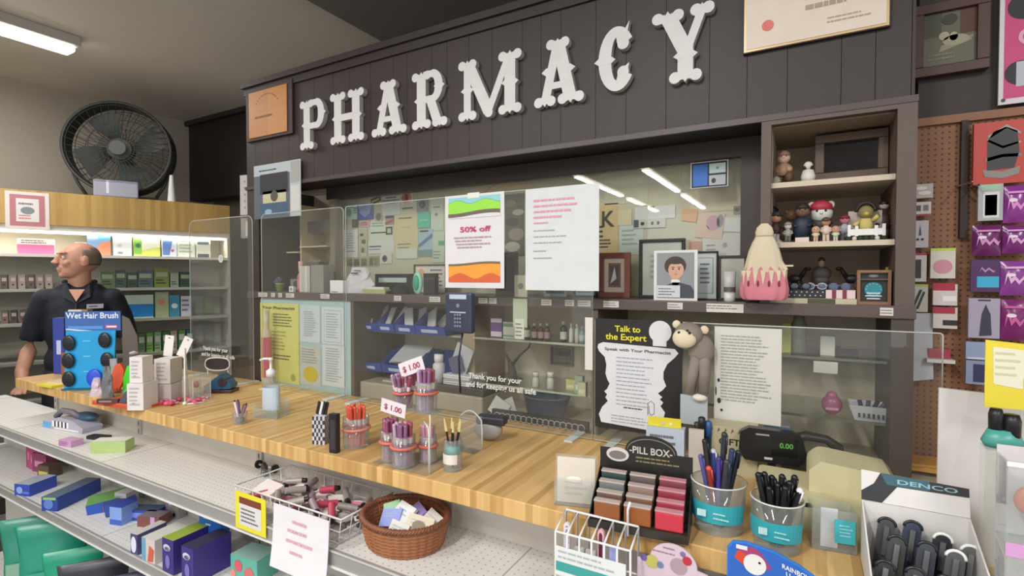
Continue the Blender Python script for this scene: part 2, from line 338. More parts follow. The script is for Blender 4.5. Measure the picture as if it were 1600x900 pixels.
row = [(157, 178, 26, 0), (180, 196, 28, 1), (198, 214, 24, 5), (215, 238, 27, 2), (240, 263, 30, 3), (265, 278, 22, 4), (280, 296, 24, 7)]
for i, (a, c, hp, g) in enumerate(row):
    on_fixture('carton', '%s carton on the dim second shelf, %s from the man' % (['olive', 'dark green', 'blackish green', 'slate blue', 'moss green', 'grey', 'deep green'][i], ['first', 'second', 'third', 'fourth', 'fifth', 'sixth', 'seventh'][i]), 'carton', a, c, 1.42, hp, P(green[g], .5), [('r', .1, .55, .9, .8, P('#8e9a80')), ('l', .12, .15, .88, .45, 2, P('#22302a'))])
row = [(190, 238, 30, '#cfe3d2', 'white and bright blue carton on the shelf beside the shoulder of the man', [('r', .08, .05, 1, .6, P('#1c86cf', .4))]),
       (241, 262, 33, '#a8b48e', 'sage carton with orange mark beside the bright blue carton', [('c', .45, .6, .25, P('#d88a5a'))]),
       (263, 279, 28, '#3f8fa8', 'small teal carton on the third shelf', [('c', .5, .5, .3, P('#d8e6ec'))]),
       (281, 297, 26, '#c9ccd6', 'pale lilac carton on the third shelf', [('l', .1, .2, .9, .9, 3, P('#70748a'))])]
for a, c, hp, col, lab, dec in row: on_fixture('carton', lab, 'carton', a, c, 1.2, hp*1.2, P(col, .5), dec)
cols = ['#6f9a5a', '#86c45a', '#9fc98a', '#3f8a4a', '#b9b29a', '#5aa05a', '#2f6a7a']
for i, c in enumerate(cols):
    on_fixture('carton', '%s carton on the fourth shelf, %s from the left' % (['muted green', 'grass green', 'pale green', 'forest green', 'beige', 'leaf green', 'teal'][i], ['first', 'second', 'third', 'fourth', 'fifth', 'sixth', 'seventh'][i]), 'carton', 214+i*12.5, 224+i*12.5, .95, 30, P(c, .5), [('r', .1, .5, .9, .8, P('#dfe6d8')), ('l', .1, .1, .9, .4, 2, INK)])
br = ['#5d4a44', '#79685f', '#8c7c74', '#4c3f3c', '#9a8b82', '#6a544b']
for i in range(6):
    for j, z in enumerate((1.42, 1.2)):
        on_fixture('makeup_pack', '%s makeup pack on the %s shelf at far left, %s from the edge' % (['dark brown', 'taupe', 'pinkish grey', 'umber', 'pale taupe', 'cocoa'][(i+j) % 6], ['second', 'third'][j], ['first', 'second', 'third', 'fourth', 'fifth', 'sixth'][i]), 'makeup pack', 1+i*14, 12+i*14, z, 22-j*2, P(br[(i*2+j) % 6], .4), [('r', .2, .55, .85, .8, P('#b9a79e')), ('c', .5, .3, .16, P('#2e2524'))])
# framed pink card stuck on the fascia
a = fx(8, 330, -.004); c = fx(77, 330, -.004); w_ = (c-a).length; zt = fx(42, 300, -.004).z; zb = fx(42, 358, -.004).z; h_ = zt-zb
b = B(); b.box(-w_/2, w_/2, 0, .003, 0, h_, P('#ded3cc', .6)); decor(b, [('r', .1, .08, .9, .92, P('#b5777c')), ('R', .24, .2, .76, .82, P('#dcd6d2')), ('l', .3, .74, .7, .62, 1, INK), ('e', .5, .5, .16, .1, P('#7c8a88')), ('l', .3, .25, .7, .4, 2, RED)], w_, h_, 0)
tag(b.build('notice_card', None, ((a+c)/2).to_tuple()[:2]+(zb,), FRZ), 'white card with dusty pink border taped on the wood fascia', 'notice')
# ================================================================ DRUM FAN
m = fx(190, 260, .2); r = .33; m.z = 2.05+r+.035
t = thing('drum_fan', 'large dark round drum fan standing on top of the wood shelving unit', 'fan', (m.x, m.y, 2.05), math.radians(52))
FD = P('#3a3d3b', .5); zc = r+.035
b = B(); M = Matrix.Translation((0, 0, zc)) @ Euler((PI/2, 0, 0)).to_matrix().to_4x4()
b.lathe([(r-.012, -.09), (r, -.08), (r, .08), (r-.012, .09), (r-.018, .08), (r-.018, -.08)], FD, n=48, M=M, close=True); b.build('drum_shroud', t)
b = B()
for y_ in (-.088, .088):
    for i in range(40):
        a = 2*PI*i/40; b.tube([(math.cos(a)*.05, y_, zc+math.sin(a)*.05), (math.cos(a+.12)*(r*.55), y_*1.02, zc+math.sin(a+.12)*r*.55), (math.cos(a)*(r-.01), y_*.95, zc+math.sin(a)*(r-.01))], .0022, FD, 4)
    for rr in (.1, .17, .24, .3): b.tube([(math.cos(2*PI*i/36)*rr, y_, zc+math.sin(2*PI*i/36)*rr) for i in range(36)], .0022, FD, 4, True)
    b.disc(0, zc, .05, y_-.004, FD)
b.build('grille', t)
b = B(); b.cyl((0, -.05, zc), (0, .06, zc), .075, P('#5f6360', .5)); mot = b.build('motor', t)
for i in range(4):
    b = B(); a0 = i*PI/2+.3; vs = []
    for j in range(7):
        rr = .07+.035*j; wd = .25+.12*math.sin(j/6*PI)+.12
        for sgn in (-1, 1): a = a0+sgn*wd*.9+j*.03; vs.append((math.cos(a)*rr, sgn*.035, zc+math.sin(a)*rr))
    b.add(vs, [(2*j, 2*j+1, 2*j+3, 2*j+2) for j in range(6)], P('#4a4e4b', .45)); b.build('fan_blade', mot)
b = B(); b.tube([(-.22, -.09, .012), (.22, -.09, .012), (.22, .09, .012), (-.22, .09, .012)], .012, FD, 8, True)
for s_ in (-1, 1): b.tube([(s_*.2, 0, .012), (s_*.26, 0, .12), (s_*(r-.03), 0, zc-.13)], .011, FD, 8)
b.build('stand', t)
m2 = fx(182, 292, .035)
b = B(); b.box(-.125, .125, -.03, .03, 0, .115, P('#9a9aa8', .3)); decor(b, [('r', .28, .2, .34, .98, P('#d8d8e0')), ('r', .02, .88, .98, .96, P('#76768a'))], .25, .115, -.03)
tag(b.build('storage_box', None, (m2.x, m2.y, 2.05), FRZ-.1, bevel=.008), 'lilac grey plastic box in front of the drum fan', 'box')
b = B(); b.cyl((0, 0, 0), (0, 0, .2), .028, WHITE, .012); m3 = fx(268, 290, .06); tag(b.build('paper_cone', None, (m3.x, m3.y, 2.05)), 'narrow white cone standing right of the drum fan', 'cone')
# ================================================================ COUNTER
b = B(); b.box(-2.93, .75, .868, 1.345, CT-.037, CT, COUNTERWOOD); tag(b.build('counter_top', bevel=.002), 'long butcher block wood counter top running across the room', 'counter top')
t = thing('gondola_shelving', 'white metal store shelving with grey price rails in front of the counter', 'shelf unit', (0, 0, 0))
b = B(); b.box(-2.93, .75, 1.0, 1.32, .0, CT-.037, P('#cbc7bf', .6)); b.build('back_panel', t)
for i in range(6):
    b = B(); x = -2.9+i*.72; b.box(x-.013, x+.013, .992, 1.0, .05, CT-.04, P('#b9b5ae', .5))
    for j in range(30): b.box(x-.003, x+.003, .9915, .992, .1+j*.03, .115+j*.03, P('#55524e'))
    b.build('upright', t)
SHW = perf('shelf_white', '#d6d5d1', '#96948f', .017, .0019, 'x', 'y', .45); RAIL = P('#a5a5a2', .35, .3)
for z, y0, nm in ((S1, .78, 0), (S2, .78, 0), (.12, .72, 1)):
    b = B(); b.box(-3.5, .75, y0, 1.0, z-.016, z, SHW)
    for i in range(7): b.box(-3.4+i*.72, -3.397+i*.72, y0, 1.0, z, z+.0006, P('#a9a7a2'))
    bd = b.build('shelf_board', t)
    b = B(); b.box(-3.5, .75, y0-.008, y0, z-.033, z+.002, RAIL); b.box(-3.5, .75, y0-.011, y0-.008, z-.035, z-.031, P('#dcdbd7', .4)); b.box(-3.5, .75, y0-.011, y0-.008, z, z+.003, P('#c4c4c1', .4))
    b.build('price_rail', bd)
b = B(); b.box(-3.5, -2.93, .99, 1.005, .02, .82, P('#cbc7bf', .6)); b.build('back_panel', t)
b = B(); b.box(-3.5, .75, .74, .99, 0, .05, P('#6a6560', .6)); b.build('plinth', t)
# ================================================================ PHARMACY WALL
HZ0, HZ1 = 1.871, 2.285
HD = P('#302627', .5, 0, .05); HD3 = P('#352b2a', .5, 0, .05)
t = thing('sign_header', 'dark brown planked header board carrying the white letters', 'header', (0, 0, 0))
b = B(); b.box(-2.06, .193, YW+.012, 1.52, HZ0, HZ1, P('#241d1e', .6))
x = -2.06; rnd = random.Random(3)
while x < .19:
    wd = rnd.choice((.062, .085, .105)); x2 = min(x+wd, .193); b.box(x, x2-.0011, YW, YW+.012, HZ0, HZ1, HD3); x = x2
b.build('planks', t)
b = B(); b.box(-2.075, .205, YW-.018, 1.53, HZ1, HZ1+.022, HD); b.box(-2.065, .2, YW-.008, YW, HZ1-.03, HZ1, HD); b.build('top_moulding', t)
b = B(); b.box(-2.065, .198, YW-.006, YW+.004, HZ0-.008, HZ0+.006, P('#4e4341', .4)); b.build('bottom_moulding', t)
XP0, XP1 = -2.06, -1.985
b = B(); b.box(XP0, XP1, YW, YBACK, CT-.03, HZ0, DARK); struct(b.build('trim_3'))
# ledge
b = B(); b.box(-2.06, .2, YW-.006, YBACK, LEDGE-.028, LEDGE, P('#5a4d4a', .38)); tag(b.build('display_ledge', bevel=.002), 'long dark brown ledge below the notice window', 'ledge')
# notice window
xa, xb, _, _ = rect(YG, 527, 300, 1158, 460)
XCW = -.1
xL = onY(527, 380, YG).x; xR = onY(1158, 370, YG).x; zT = 1.5+.211*YG
t = thing('notice_window', 'wide dark framed window with notices pinned behind the glass', 'window', (0, 0, 0))
b = B(); b.box(xL-.05, XCW, YG-.012, YG+.03, zT, HZ0-.001, DARK); b.box(xR, min(xR+.075, XCW), YG-.02, YG+.03, LEDGE, zT, DARK); b.box(xL-.03, xL, YG-.012, YG+.03, LEDGE, zT, P('#8d8170', .5)); b.build('window_frame', t)
b = B(); b.box(xL, xR, YG, YG+.004, LEDGE, zT, GLASS); b.build('pane', t)
b = B(); b.box(xL-.03, XCW, YB, YB+.03, LEDGE, HZ0-.01, P('#d9d3bd', .8)); tag(b.build('notice_board', None), 'pale beige notice board covered with cards behind the glass', 'board')
b = B(); b.box(-2.06, .22, YBACK, YBACK+.04, CT-.05, HZ0, P('#d2c7b0', .8)); struct(b.build('wall_back'))
b = B(); b.box(-2.06, .42, 1.345, YBACK+.04, CT-.06, CT-.012, P('#b8ad98', .6)); tag(b.build('back_deck', None), 'beige deck behind the counter under the ledge', 'deck')
# door post between window and display cabinet, ceiling of the ledge bay

# display cabinet (figurines)
XC0, XC1, XI0, XI1 = -.096, .197, -.075, .163
t = thing('display_cabinet', 'brown framed cubby cabinet of figurines at the right of the ledge', 'cabinet', (0, 0, 0))
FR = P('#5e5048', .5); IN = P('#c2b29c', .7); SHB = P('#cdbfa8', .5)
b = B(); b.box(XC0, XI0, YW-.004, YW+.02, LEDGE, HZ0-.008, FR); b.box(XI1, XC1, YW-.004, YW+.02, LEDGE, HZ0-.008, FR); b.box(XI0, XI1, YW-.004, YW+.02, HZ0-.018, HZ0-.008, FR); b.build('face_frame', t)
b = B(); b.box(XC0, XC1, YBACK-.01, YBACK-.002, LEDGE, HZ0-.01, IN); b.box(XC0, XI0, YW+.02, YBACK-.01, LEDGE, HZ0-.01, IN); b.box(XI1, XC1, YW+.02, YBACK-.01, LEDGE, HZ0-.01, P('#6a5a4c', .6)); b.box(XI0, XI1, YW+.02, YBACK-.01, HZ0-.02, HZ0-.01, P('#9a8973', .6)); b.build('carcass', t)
CS1, CS2 = 1.72, 1.58
for z in (CS1, CS2): b = B(); b.box(XI0, XI1, YW+.012, YBACK-.01, z-.012, z, SHB); b.build('shelf_board', t)
# lower posts and interior under the ledge
def post(px0, px1, y0, y1, mat, n):
    x0 = onY(px0, 540, y0).x; x1 = onY(px1, 540, y0).x; b = B(); b.box(x0, x1, y0, y1, CT-.012, LEDGE-.028, mat); struct(b.build('trim_%d' % n)); return x0, x1
post(1392, 1428, YW, YBACK, P('#4a3f3a', .5), 5)
post(722, 742, 1.44, YBACK, P('#a8957c', .6), 6)
post(548, 553, YW+.002, YBACK, P('#5a524a', .6), 7)
post(925, 934, YW+.004, YBACK, P('#6b5d50', .6), 8)
x0 = onY(405, 540, YW).x; x1 = onY(549, 540, YW).x
b = B(); b.box(x0, x1, YW+.004, YW+.016, CT-.012, LEDGE-.028, P('#a9c3c4', .6)); tag(b.build('notice_backing', None), 'pale blue panel under the ledge with posters stuck on it', 'panel')
def boards(x0, x1, zs, mat, edge, y0, label):
    for i, z in enumerate(zs):
        b = B(); b.box(x0, x1, y0, YBACK, z-.006, z, mat); b.box(x0, x1, y0-.002, y0, z-.006, z, edge)
        tag(b.build('back_shelf', None), label % ['upper', 'lower'][i], 'shelf', 'shelves under the ledge')
xm0 = onY(553, 540, 1.42).x; xm1 = onY(722, 540, 1.42).x
boards(xm0, xm1, (1.295, 1.145), P('#c9bda6', .6), P('#a89d8b', .5), 1.46, '%s beige shelf carrying the blue bins')
boards(onY(742, 540, 1.44).x, onY(925, 540, 1.44).x, (1.30, 1.15), PLEXI, P('#b9bfa8', .3), 1.43, '%s clear shelf of the medicine bottles')
boards(onY(934, 540, 1.44).x, onY(1392, 540, 1.44).x, (1.31, 1.17), PLEXI, P('#6e7464', .3), 1.42, '%s clear shelf behind the right acrylic screen')
# ================================================================ NOTICES BEHIND THE GLASS
G = 'notices pinned on the board behind the glass'
GREY = P('#9aa0a0'); BLK = P('#2a2a2c')
def brt(h): return '#'+''.join('%02x' % min(235, int(int(h[i:i+2], 16)*1.1+6)) for i in (1, 3, 5))
def note(lab, px0, pt, px1, pb, col, dec=(), lay=0, cat='notice', name='notice', tilt=0):
    return sheet(name, lab, cat, YB-.002-lay*.0018, px0, pt, px1, pb, P(brt(col), .7, 0, .02) if isinstance(col, str) else col, dec, G, tilt=tilt)
note('pale green square notice at the upper left of the board', 535, 322, 556, 343, '#a9cfb8', [('c', .5, .5, .2, P('#5aa07e')), ('r', .1, .85, .9, .93, P('#5f9a80'))])
note('small teal strip card beside the blue shield card', 552, 318, 559, 336, '#8fc4c8', [('l', .1, .1, .9, .9, 4, INK)], 1)
note('blue card with pale shield shape at the upper left of the board', 558, 318, 583, 343, '#2f3f9c', [('p', [(.1, .85), (.9, .85), (.8, .4), (.5, .12), (.2, .4)], P('#9aa2e6')), ('r', 0, .9, 1, 1, P('#c8cdf2')), ('l', .2, .55, .8, .8, 2, P('#4a56b0'))], 2)
note('dark tilted label above the blue shield card', 580, 308, 595, 317, '#4a4a40', [('r', .1, .3, .9, .6, P('#c9c6b4'))], 1, tilt=-.25)
note('round grey badge card under the tilted label', 586, 332, 597, 346, '#a8a894', [('c', .5, .5, .38, P('#6e6e5c'))], 1)
note('pale grey notice with black headings at the top of the board', 597, 306, 625, 336, '#c6cbd2', [('r', .2, .88, .8, .93, BLK), ('r', .02, .74, .98, .79, BLK), ('r', .2, .6, .8, .66, BLK)])
note('white card with two overlapping red and orange discs', 626, 302, 645, 317, '#ddd6d0', [('c', .36, .5, .28, P('#d4412f')), ('c', .64, .5, .28, P('#e88a3c'))], 1)
note('thin black strip label under the red and orange disc card', 627, 322, 646, 328, '#c9c4bc', [('r', .05, .2, .95, .7, BLK)], 1)
note('purple grey card with dark badge beside the disc card', 651, 310, 669, 331, '#7d7f88', [('c', .5, .55, .28, P('#3f4048')), ('c', .5, .6, .14, P('#6c7080'))], 1)
note('rounded turquoise card below the purple grey card', 652, 331, 672, 356, '#52b8a4', [('r', .2, .45, .8, .52, P('#b9e2d8'))], 2)
note('long tan paper hanging in the middle left of the board', 616, 335, 653, 402, '#cdbf9c', [('l', .2, .88, .8, .95, 1, INK), ('r', .3, .7, .7, .71, P('#a89a78')), ('l', .15, .1, .85, .35, 3, P('#a99c7e'))])
note('small white slip over the foot of the long tan paper', 619, 388, 652, 404, '#d8d5cc', [], 2)
note('blue streaked picture card at the foot of the turquoise card', 654, 358, 676, 401, '#9fb9c9', [('p', [(0, .3), (1, .7), (1, .85), (0, .45)], P('#5f86b0')), ('r', 0, 0, 1, .25, P('#7fa6a8')), ('r', .1, .9, .7, .96, BLK)], 1)
note('white letter with typed lines at the left end of the board', 537, 359, 559, 402, '#dcd9da', [('l', .15, .3, .85, .9, 7, GREY), ('r', .15, .2, .8, .23, P('#8a8aa8'))], 1)
note('narrow strip of dark doodles beside the typed white letter', 560, 358, 574, 402, '#b4ae9a', [('e', .4, .8, .2, .05, BLK), ('e', .6, .55, .25, .08, P('#6a6a48')), ('e', .5, .25, .2, .1, P('#7a744c')), ('r', .3, .04, .8, .15, P('#e6dcc8'))], 1)
note('round black button pinned above the typed white letter', 550, 343, 559, 355, '#30332e', [('c', .5, .5, .3, P('#585a4a'))], 3)
note('pink strip card below the blue shield card', 562, 344, 578, 355, '#c99aa2', [('l', .1, .2, .9, .8, 2, P('#94606c'))], 1)
note('pale notice with black rule and small square stamp', 578, 345, 614, 376, '#cbd2c6', [('r', .04, .38, .7, .44, BLK), ('r', .7, .28, .98, .68, BLK), ('R', .76, .36, .92, .6, P('#d5d2c4')), ('l', .1, .7, .7, .95, 2, GREY)])
note('white notice with purple rule under the black ruled notice', 576, 376, 616, 396, '#d9d6d6', [('r', .02, .5, .5, .62, P('#6d5490')), ('r', .02, .3, .45, .36, P('#4c66a8'))], 1)
note('small card with purple and red stripes beside the long tan paper', 602, 337, 615, 351, '#a78c8c', [('r', 0, .7, 1, 1, P('#463a5c')), ('p', [(0, 0), (1, .3), (1, .6), (0, .3)], P('#c05a5a'))], 2)
note('paper with round dark seal at the lower middle left', 594, 396, 612, 412, '#d2cfd0', [('c', .4, .5, .22, P('#4a4a62')), ('c', .4, .5, .1, P('#9c9cb8'))], 1)
note('three small brown photographs in a row low on the board', 540, 403, 575, 417, '#b3a68c', [('r', .05, .1, .3, .9, P('#6f6858')), ('r', .37, .1, .62, .9, P('#5d5a44')), ('r', .7, .1, .95, .9, P('#7b7262'))])
note('brown photograph pair low on the board beside the row of three', 576, 400, 592, 416, '#9a9070', [('r', .1, .1, .45, .8, P('#68603c')), ('r', .55, .1, .9, .8, P('#8a835c'))], 1)
note('tall pale green paper left of the rainbow sign', 673, 310, 693, 360, '#c3cfc0', [('l', .2, .7, .8, .76, 1, BLK), ('c', .45, .5, .1, P('#8a948c'))])
note('lower pale paper with teal stamp left of the rainbow sign', 676, 362, 694, 410, '#bcc9ba', [('r', .5, .55, 1, .7, P('#5fb294')), ('l', .1, .1, .8, .4, 3, GREY)], 1)
note('cream paper with pen line above the rainbow sign', 748, 281, 830, 300, '#cbb994', [('r', .0, .86, 1, .92, P('#8f8468')), ('p', [(.1, .1), (.12, .1), (.4, .9), (.38, .9)], P('#9a8a6a'))])
note('tall brown and white collage photograph between the two hanging signs', 789, 303, 819, 400, '#5e5249', [('e', .3, .85, .3, .06, P('#8c7d70')), ('e', .7, .7, .3, .05, P('#b8aca0')), ('e', .4, .55, .35, .07, P('#3c342f')), ('e', .6, .35, .4, .1, P('#a1958c')), ('e', .4, .15, .4, .08, P('#c8beb4'))], 1)
note('tan poster with large black brush lettering right of the red text sign', 930, 318, 966, 398, '#c9b183', [('t', 'K', .3, .55, .3, BLK, .55), ('t', 'E', -.0, .35, .22, BLK, .35), ('l', .1, .12, .8, .32, 3, BLK)])
note('pale strip paper beside the tan brush lettered poster', 966, 328, 987, 352, '#cfc6a6', [], 1)
note('wide white paper with clip at the middle of the board', 992, 322, 1055, 342, '#d6d6de', [('r', .35, .9, .5, 1, BLK)], 1)
note('strip of small dark photographs below the wide white paper', 989, 342, 1040, 356, '#c4c6bc', [('r', .02, .1, .18, .95, P('#4c5560')), ('e', .3, .5, .06, .2, BLK), ('e', .6, .5, .04, .2, P('#50504a')), ('e', .78, .5, .04, .2, P('#50504a'))], 2)
note('pale blue grey sheet behind the black frame', 968, 352, 1005, 398, '#c0cac8', [('l', .1, .3, .8, .9, 4, P('#b0bab8'))])
note('orange and salmon tilted card at the right of the board', 1064, 326, 1088, 346, '#dc9e7a', [], 1, tilt=.15)
note('salmon patterned leaflet with pink swirl beside the orange card', 1086, 332, 1128, 372, '#dcb4a0', [('e', .6, .6, .25, .3, P('#d0a0b4')), ('e', .3, .3, .2, .2, P('#e8c8a8')), ('e', .85, .7, .12, .25, P('#8c8a9a'))], 2, tilt=.12)
note('white slip at the far right of the board', 1128, 340, 1157, 362, '#dcdcd4', [], 1, tilt=.08)
note('terracotta card low on the board right of the black frame', 1077, 377, 1096, 392, '#c08870', [], 1)
note('yellow green rectangular sheet at the top of the board', 1040, 262, 1064, 285, '#b8b690', [])
note('large pale grey sheet at the top centre of the board', 945, 275, 1012, 318, '#c6c3ae', [])
note('large cream sheet under the blue framed sticker', 1078, 290, 1157, 330, '#c8beA6'.lower(), [('r', .02, .93, .6, .95, P('#a09880')), ('l', .1, .2, .3, .3, 1, P('#908870'))])
note('round dark badge at the right edge of the board', 1146, 322, 1157, 334, '#7d7468', [('c', .5, .5, .3, P('#4c4640'))], 2)
note('wide grey white sheet under the salmon leaflet', 1098, 366, 1157, 400, '#c9c6c2', [('e', .6, .5, .06, .12, P('#a0a09c')), ('l', .1, .2, .4, .6, 2, GREY)], 1)
note('small white tag beside the blue framed sticker', 1138, 268, 1146, 288, '#cfc8bc', [], 3)
# sticker on the glass itself
sheet('window_sticker', 'blue and white panelled sticker in a black border on the window glass', 'sticker', YG-.003, 1079, 252, 1138, 293, P('#c9d0d2'), [('r', .03, .03, .97, .97, P('#22262a')), ('R', .07, .08, .46, .9, P('#3f78cc')), ('R', .5, .53, .93, .9, P('#c4d8d6')), ('R', .5, .08, .93, .46, P('#b9c0c0')), ('r', 0, 0, 0, 0, BLK), ('c', .72, .72, .04, P('#6aa0a0')), ('e', .62, .25, .06, .1, P('#3a4248'))])
# ================================================================ LEDGE: PRICE TAGS
tags = [(404, 418, 'the dark post at the left end'), (424, 430, 'the green flower pot, left edge'), (435, 441, 'the green flower pot, right edge'), (447, 460, 'the little black frame'), (501, 515, 'the grey file box'), (616, 627, 'the black cap'), (671, 688, 'the black box'), (748, 762, 'the rainbow sign, left corner'), (764, 776, 'the rainbow sign, right corner'), (846, 862, 'the red text sign, left half'), (883, 897, 'the red text sign, middle'), (903, 923, 'the red text sign, right corner'), (943, 967, 'the reddish wood frame'), (1043, 1067, 'the portrait of the young man'), (1104, 1162, 'the white tube, extra wide'), (1375, 1396, 'the wooden clock')]
for i, (a, c, l) in enumerate(tags):
    ya = YW-.0075; xa = onY(a, 470, ya).x; xc = onY(c, 470, ya).x; ex = .004 if i == 14 else 0
    b = B(); b.box(xa, xc, -.0012, 0, -.0085-ex, .0085, P('#d6d0c6', .6)); b.lines(xa+.001, xc-.001, .006, -.006, 2, INK, -.0016, seed=i)
    tag(b.build('price_tag', None, (0, ya, LEDGE-.013)), 'price tag on the ledge edge under %s' % l, 'price tag', 'price tags along the ledge')
# ================================================================ LEDGE: CUBBY UNIT AND ITEMS LEFT
def led(px0, px1, pt, y):
    x0 = onY(px0, 450, y).x; x1 = onY(px1, 450, y).x
    return (x0+x1)/2, x1-x0, onY((px0+px1)/2, pt, y).z-LEDGE
GL = 'things standing on the ledge'
t = thing('cubby_unit', 'beige cubby unit with shelves in the left corner of the ledge', 'shelf unit', (0, 0, LEDGE))
xa = -1.984; xb = xL-.032; BE = P('#c9b794', .6)
b = B(); b.box(xa, xb, YBACK-.012, YBACK-.002, 0, .37, BE); b.build('back_panel', t)
xm = onY(472, 400, 1.5).x
b = B(); b.box(xm-.012, xm-.004, 1.5, YBACK-.012, 0, .37, BE); b.build('divider', t)
z1_ = onY(440, 394, 1.5).z-LEDGE; z2_ = onY(500, 384, 1.5).z-LEDGE
b = B(); b.box(xa, xm-.012, 1.49, YBACK-.012, z1_-.006, z1_, P('#cbbd9f', .5)); b.build('shelf_board', t)
b = B(); b.box(xm-.004, xb, 1.49, YBACK-.012, z2_-.006, z2_, P('#cbbd9f', .5)); b.build('shelf_board', t)
b = B(); b.box(xm, xb-.02, 1.53, 1.532, z2_+.06, .3, P('#6d6a66', .5)); b.build('grey_door', t)
x_, w_, h_ = led(430, 448, 372, 1.53)
tag(B().lathe([(.016, 0), (.018, .02), (.014, .03), (.018, .045)], CLEAR).build('clear_tub', None, (x_-.02, 1.55, LEDGE+z1_)), 'small clear tub on the left cubby shelf', 'tub')
tag(B().lathe([(.02, 0), (.022, .03), (.019, .035), (.019, .04)], P('#8c8474', .5)).build('candle_jar', None, (x_+.02, 1.55, LEDGE+z1_)), 'grey brown jar on the left cubby shelf', 'jar')
x_, w_, h_ = led(440, 460, 343, 1.46)
tag(B().lathe([(.004, .045), (.02, .09), (.022, .1)], CLEAR, close=True).lathe([(.011, 0), (.011, .03), (.004, .045)], CLEAR).build('clear_funnel_cup', None, (x_, 1.54, LEDGE+z1_)), 'clear flared cup standing above the pink bottle', 'cup')
x_, w_, h_ = led(455, 474, 362, 1.42)
t = bottle('spray_bottle', 'tall translucent pink bottle with dark pink lower half on the ledge', (x_, 1.44, LEDGE), .016, .125, P('#c9707c', .3), P('#d9a9a6', .4), P('#e28a94', .4), capr=.7, caph=.35)
x_, w_, h_ = led(425, 450, 445, 1.40)
t = thing('flower_pot', 'lime green pot with purple flowers at the left end of the ledge', 'flower pot', (x_, 1.40, LEDGE))
b = B().lathe([(.013, 0), (.018, .034), (.019, .034), (.018, .03)], P('#97b45a', .5)); b.build('pot', t)
b = B(); [b.ell((random.uniform(-.02, .02), random.uniform(-.01, .01), .042+random.uniform(-.005, .012)), .008, P('#5c4468', .8), 8, 6) for i in range(14)]; b.build('flowers', t)
x_, w_, h_ = led(449, 465, 446, 1.385); carton('small_carton', 'tiny white carton beside the lime green pot', 'carton', (x_, 1.385, LEDGE), (.026, .012, .022), WHITE, [('c', .5, .5, .25, P('#8c9a6c'))], 0, GL)
x_, w_, h_ = led(451, 471, 420, 1.43); frame('picture_frame', 'little black frame with grey photograph left of the grey file box', (x_, 1.43, LEDGE), w_*1.1, .06, .006, BLACK, P('#8a8a84'), [('e', .5, .5, .25, .3, P('#3c3c3a'))], group=GL)
x_, w_, h_ = led(474, 512, 413, 1.40)
t = thing('file_box', 'grey file box holding white folders on the ledge', 'file box', (x_, 1.40, LEDGE)); hh = h_*.97
b = B(); b.box(0, w_/2, -.02, .03, 0, hh, P('#8f8b84', .5)); b.build('box_body', t)
for i in range(4): b = B(); b.box(-w_/2+i*.0155, -w_/2+.0145+i*.0155, -.018, .03, 0, hh*.97, P(['#c9c6bd', '#bdb9ae', '#d2cfc6', '#b7b3a8'][i], .6)); b.build('folder', t)
tag(B().cb((0, 0, .006), (.075, .05, .012), P('#5f5652')).cb((.01, 0, .016), (.06, .045, .008), P('#77706c'), .1).build('booklet_stack', None, (x_, 1.41, LEDGE+hh)), 'two dark booklets lying on the grey file box', 'booklets')
x_, w_, h_ = led(514, 532, 415, 1.42)
b = B(); rnd = random.Random(5)
b.ell((0, 0, .026), (.022, .02, .026), P('#54504c', .9), 14, 10)
for i in range(60): a = rnd.uniform(0, 2*PI); e_ = rnd.uniform(0, PI/2); d_ = Vector((math.cos(a)*math.cos(e_), math.sin(a)*math.cos(e_), math.sin(e_))); b.cyl(Vector((0, 0, .03)), Vector((0, 0, .03))+d_*.032, .0015, P('#6a645e', .9), .0005, 5)
tag(b.build('tinsel_ball', None, (x_, 1.45, LEDGE)), 'spiky grey pompom ball right of the grey file box', 'ornament')
x_, w_, h_ = led(519, 539, 438, 1.385); carton('small_carton', 'plain white cube carton right of the grey file box', 'carton', (x_, 1.39, LEDGE), (w_, .03, h_), WHITE, [('r', .1, .05, .6, .12, INK)], 0, GL)
x_, w_, h_ = led(541, 585, 418, 1.42)
b = B(); rnd = random.Random(8); n = 12; vs = []; fs = []
for i in range(7):
    for j in range(n):
        a = 2*PI*j/n; r_ = (1-.5*(i/6)**1.5)*(1+rnd.uniform(-.14, .14)); vs.append((math.cos(a)*w_*.5*r_, math.sin(a)*.03*r_, h_*i/6*(1+rnd.uniform(-.06, .06)) if i else 0))
for i in range(6):
    for j in range(n): fs.append((i*n+j, i*n+(j+1) % n, (i+1)*n+(j+1) % n, (i+1)*n+j))
fs.append(tuple(6*n+j for j in range(n))); b.add(vs, fs, P('#cfcbd0', .5)); b.q(-.018, .018, h_*.74, h_*.8, -.028, P('#55555c')); b.q(-.005, .03, h_*.86, h_*.9, -.026, P('#55555c'))
tag(b.build('plastic_bag', None, (x_, 1.42, LEDGE)), 'crumpled white plastic bag on the ledge', 'bag')
x_, w_, h_ = led(573, 606, 445, 1.39); tag(B().cb((0, 0, .008), (w_, .03, .016), P('#a9b07a', .6)).cb((.004, 0, .02), (w_*.8, .028, .008), P('#d7d3c4')).build('soap_bars', None, (x_, 1.39, LEDGE)), 'olive and cream little packets stacked beside the white bag', 'packets')
x_, w_, h_ = led(590, 648, 428, 1.50); carton('black_sign', 'long low black sign with white strip behind the black cap', 'sign', (x_, 1.49, LEDGE), (w_, .006, h_*1.0), BLACK, [('r', .1, .55, .85, .8, P('#b9c4c0'))], 0, GL)
x_, w_, h_ = led(602, 641, 438, 1.40)
t = thing('baseball_cap', 'black cap lying on the ledge left of the mint egg ornament', 'cap', (x_, 1.41, LEDGE))
b = B(); b.ell((.008, 0, 0), (.034, .03, .034), P('#151416', .8)); b.build('crown', t)
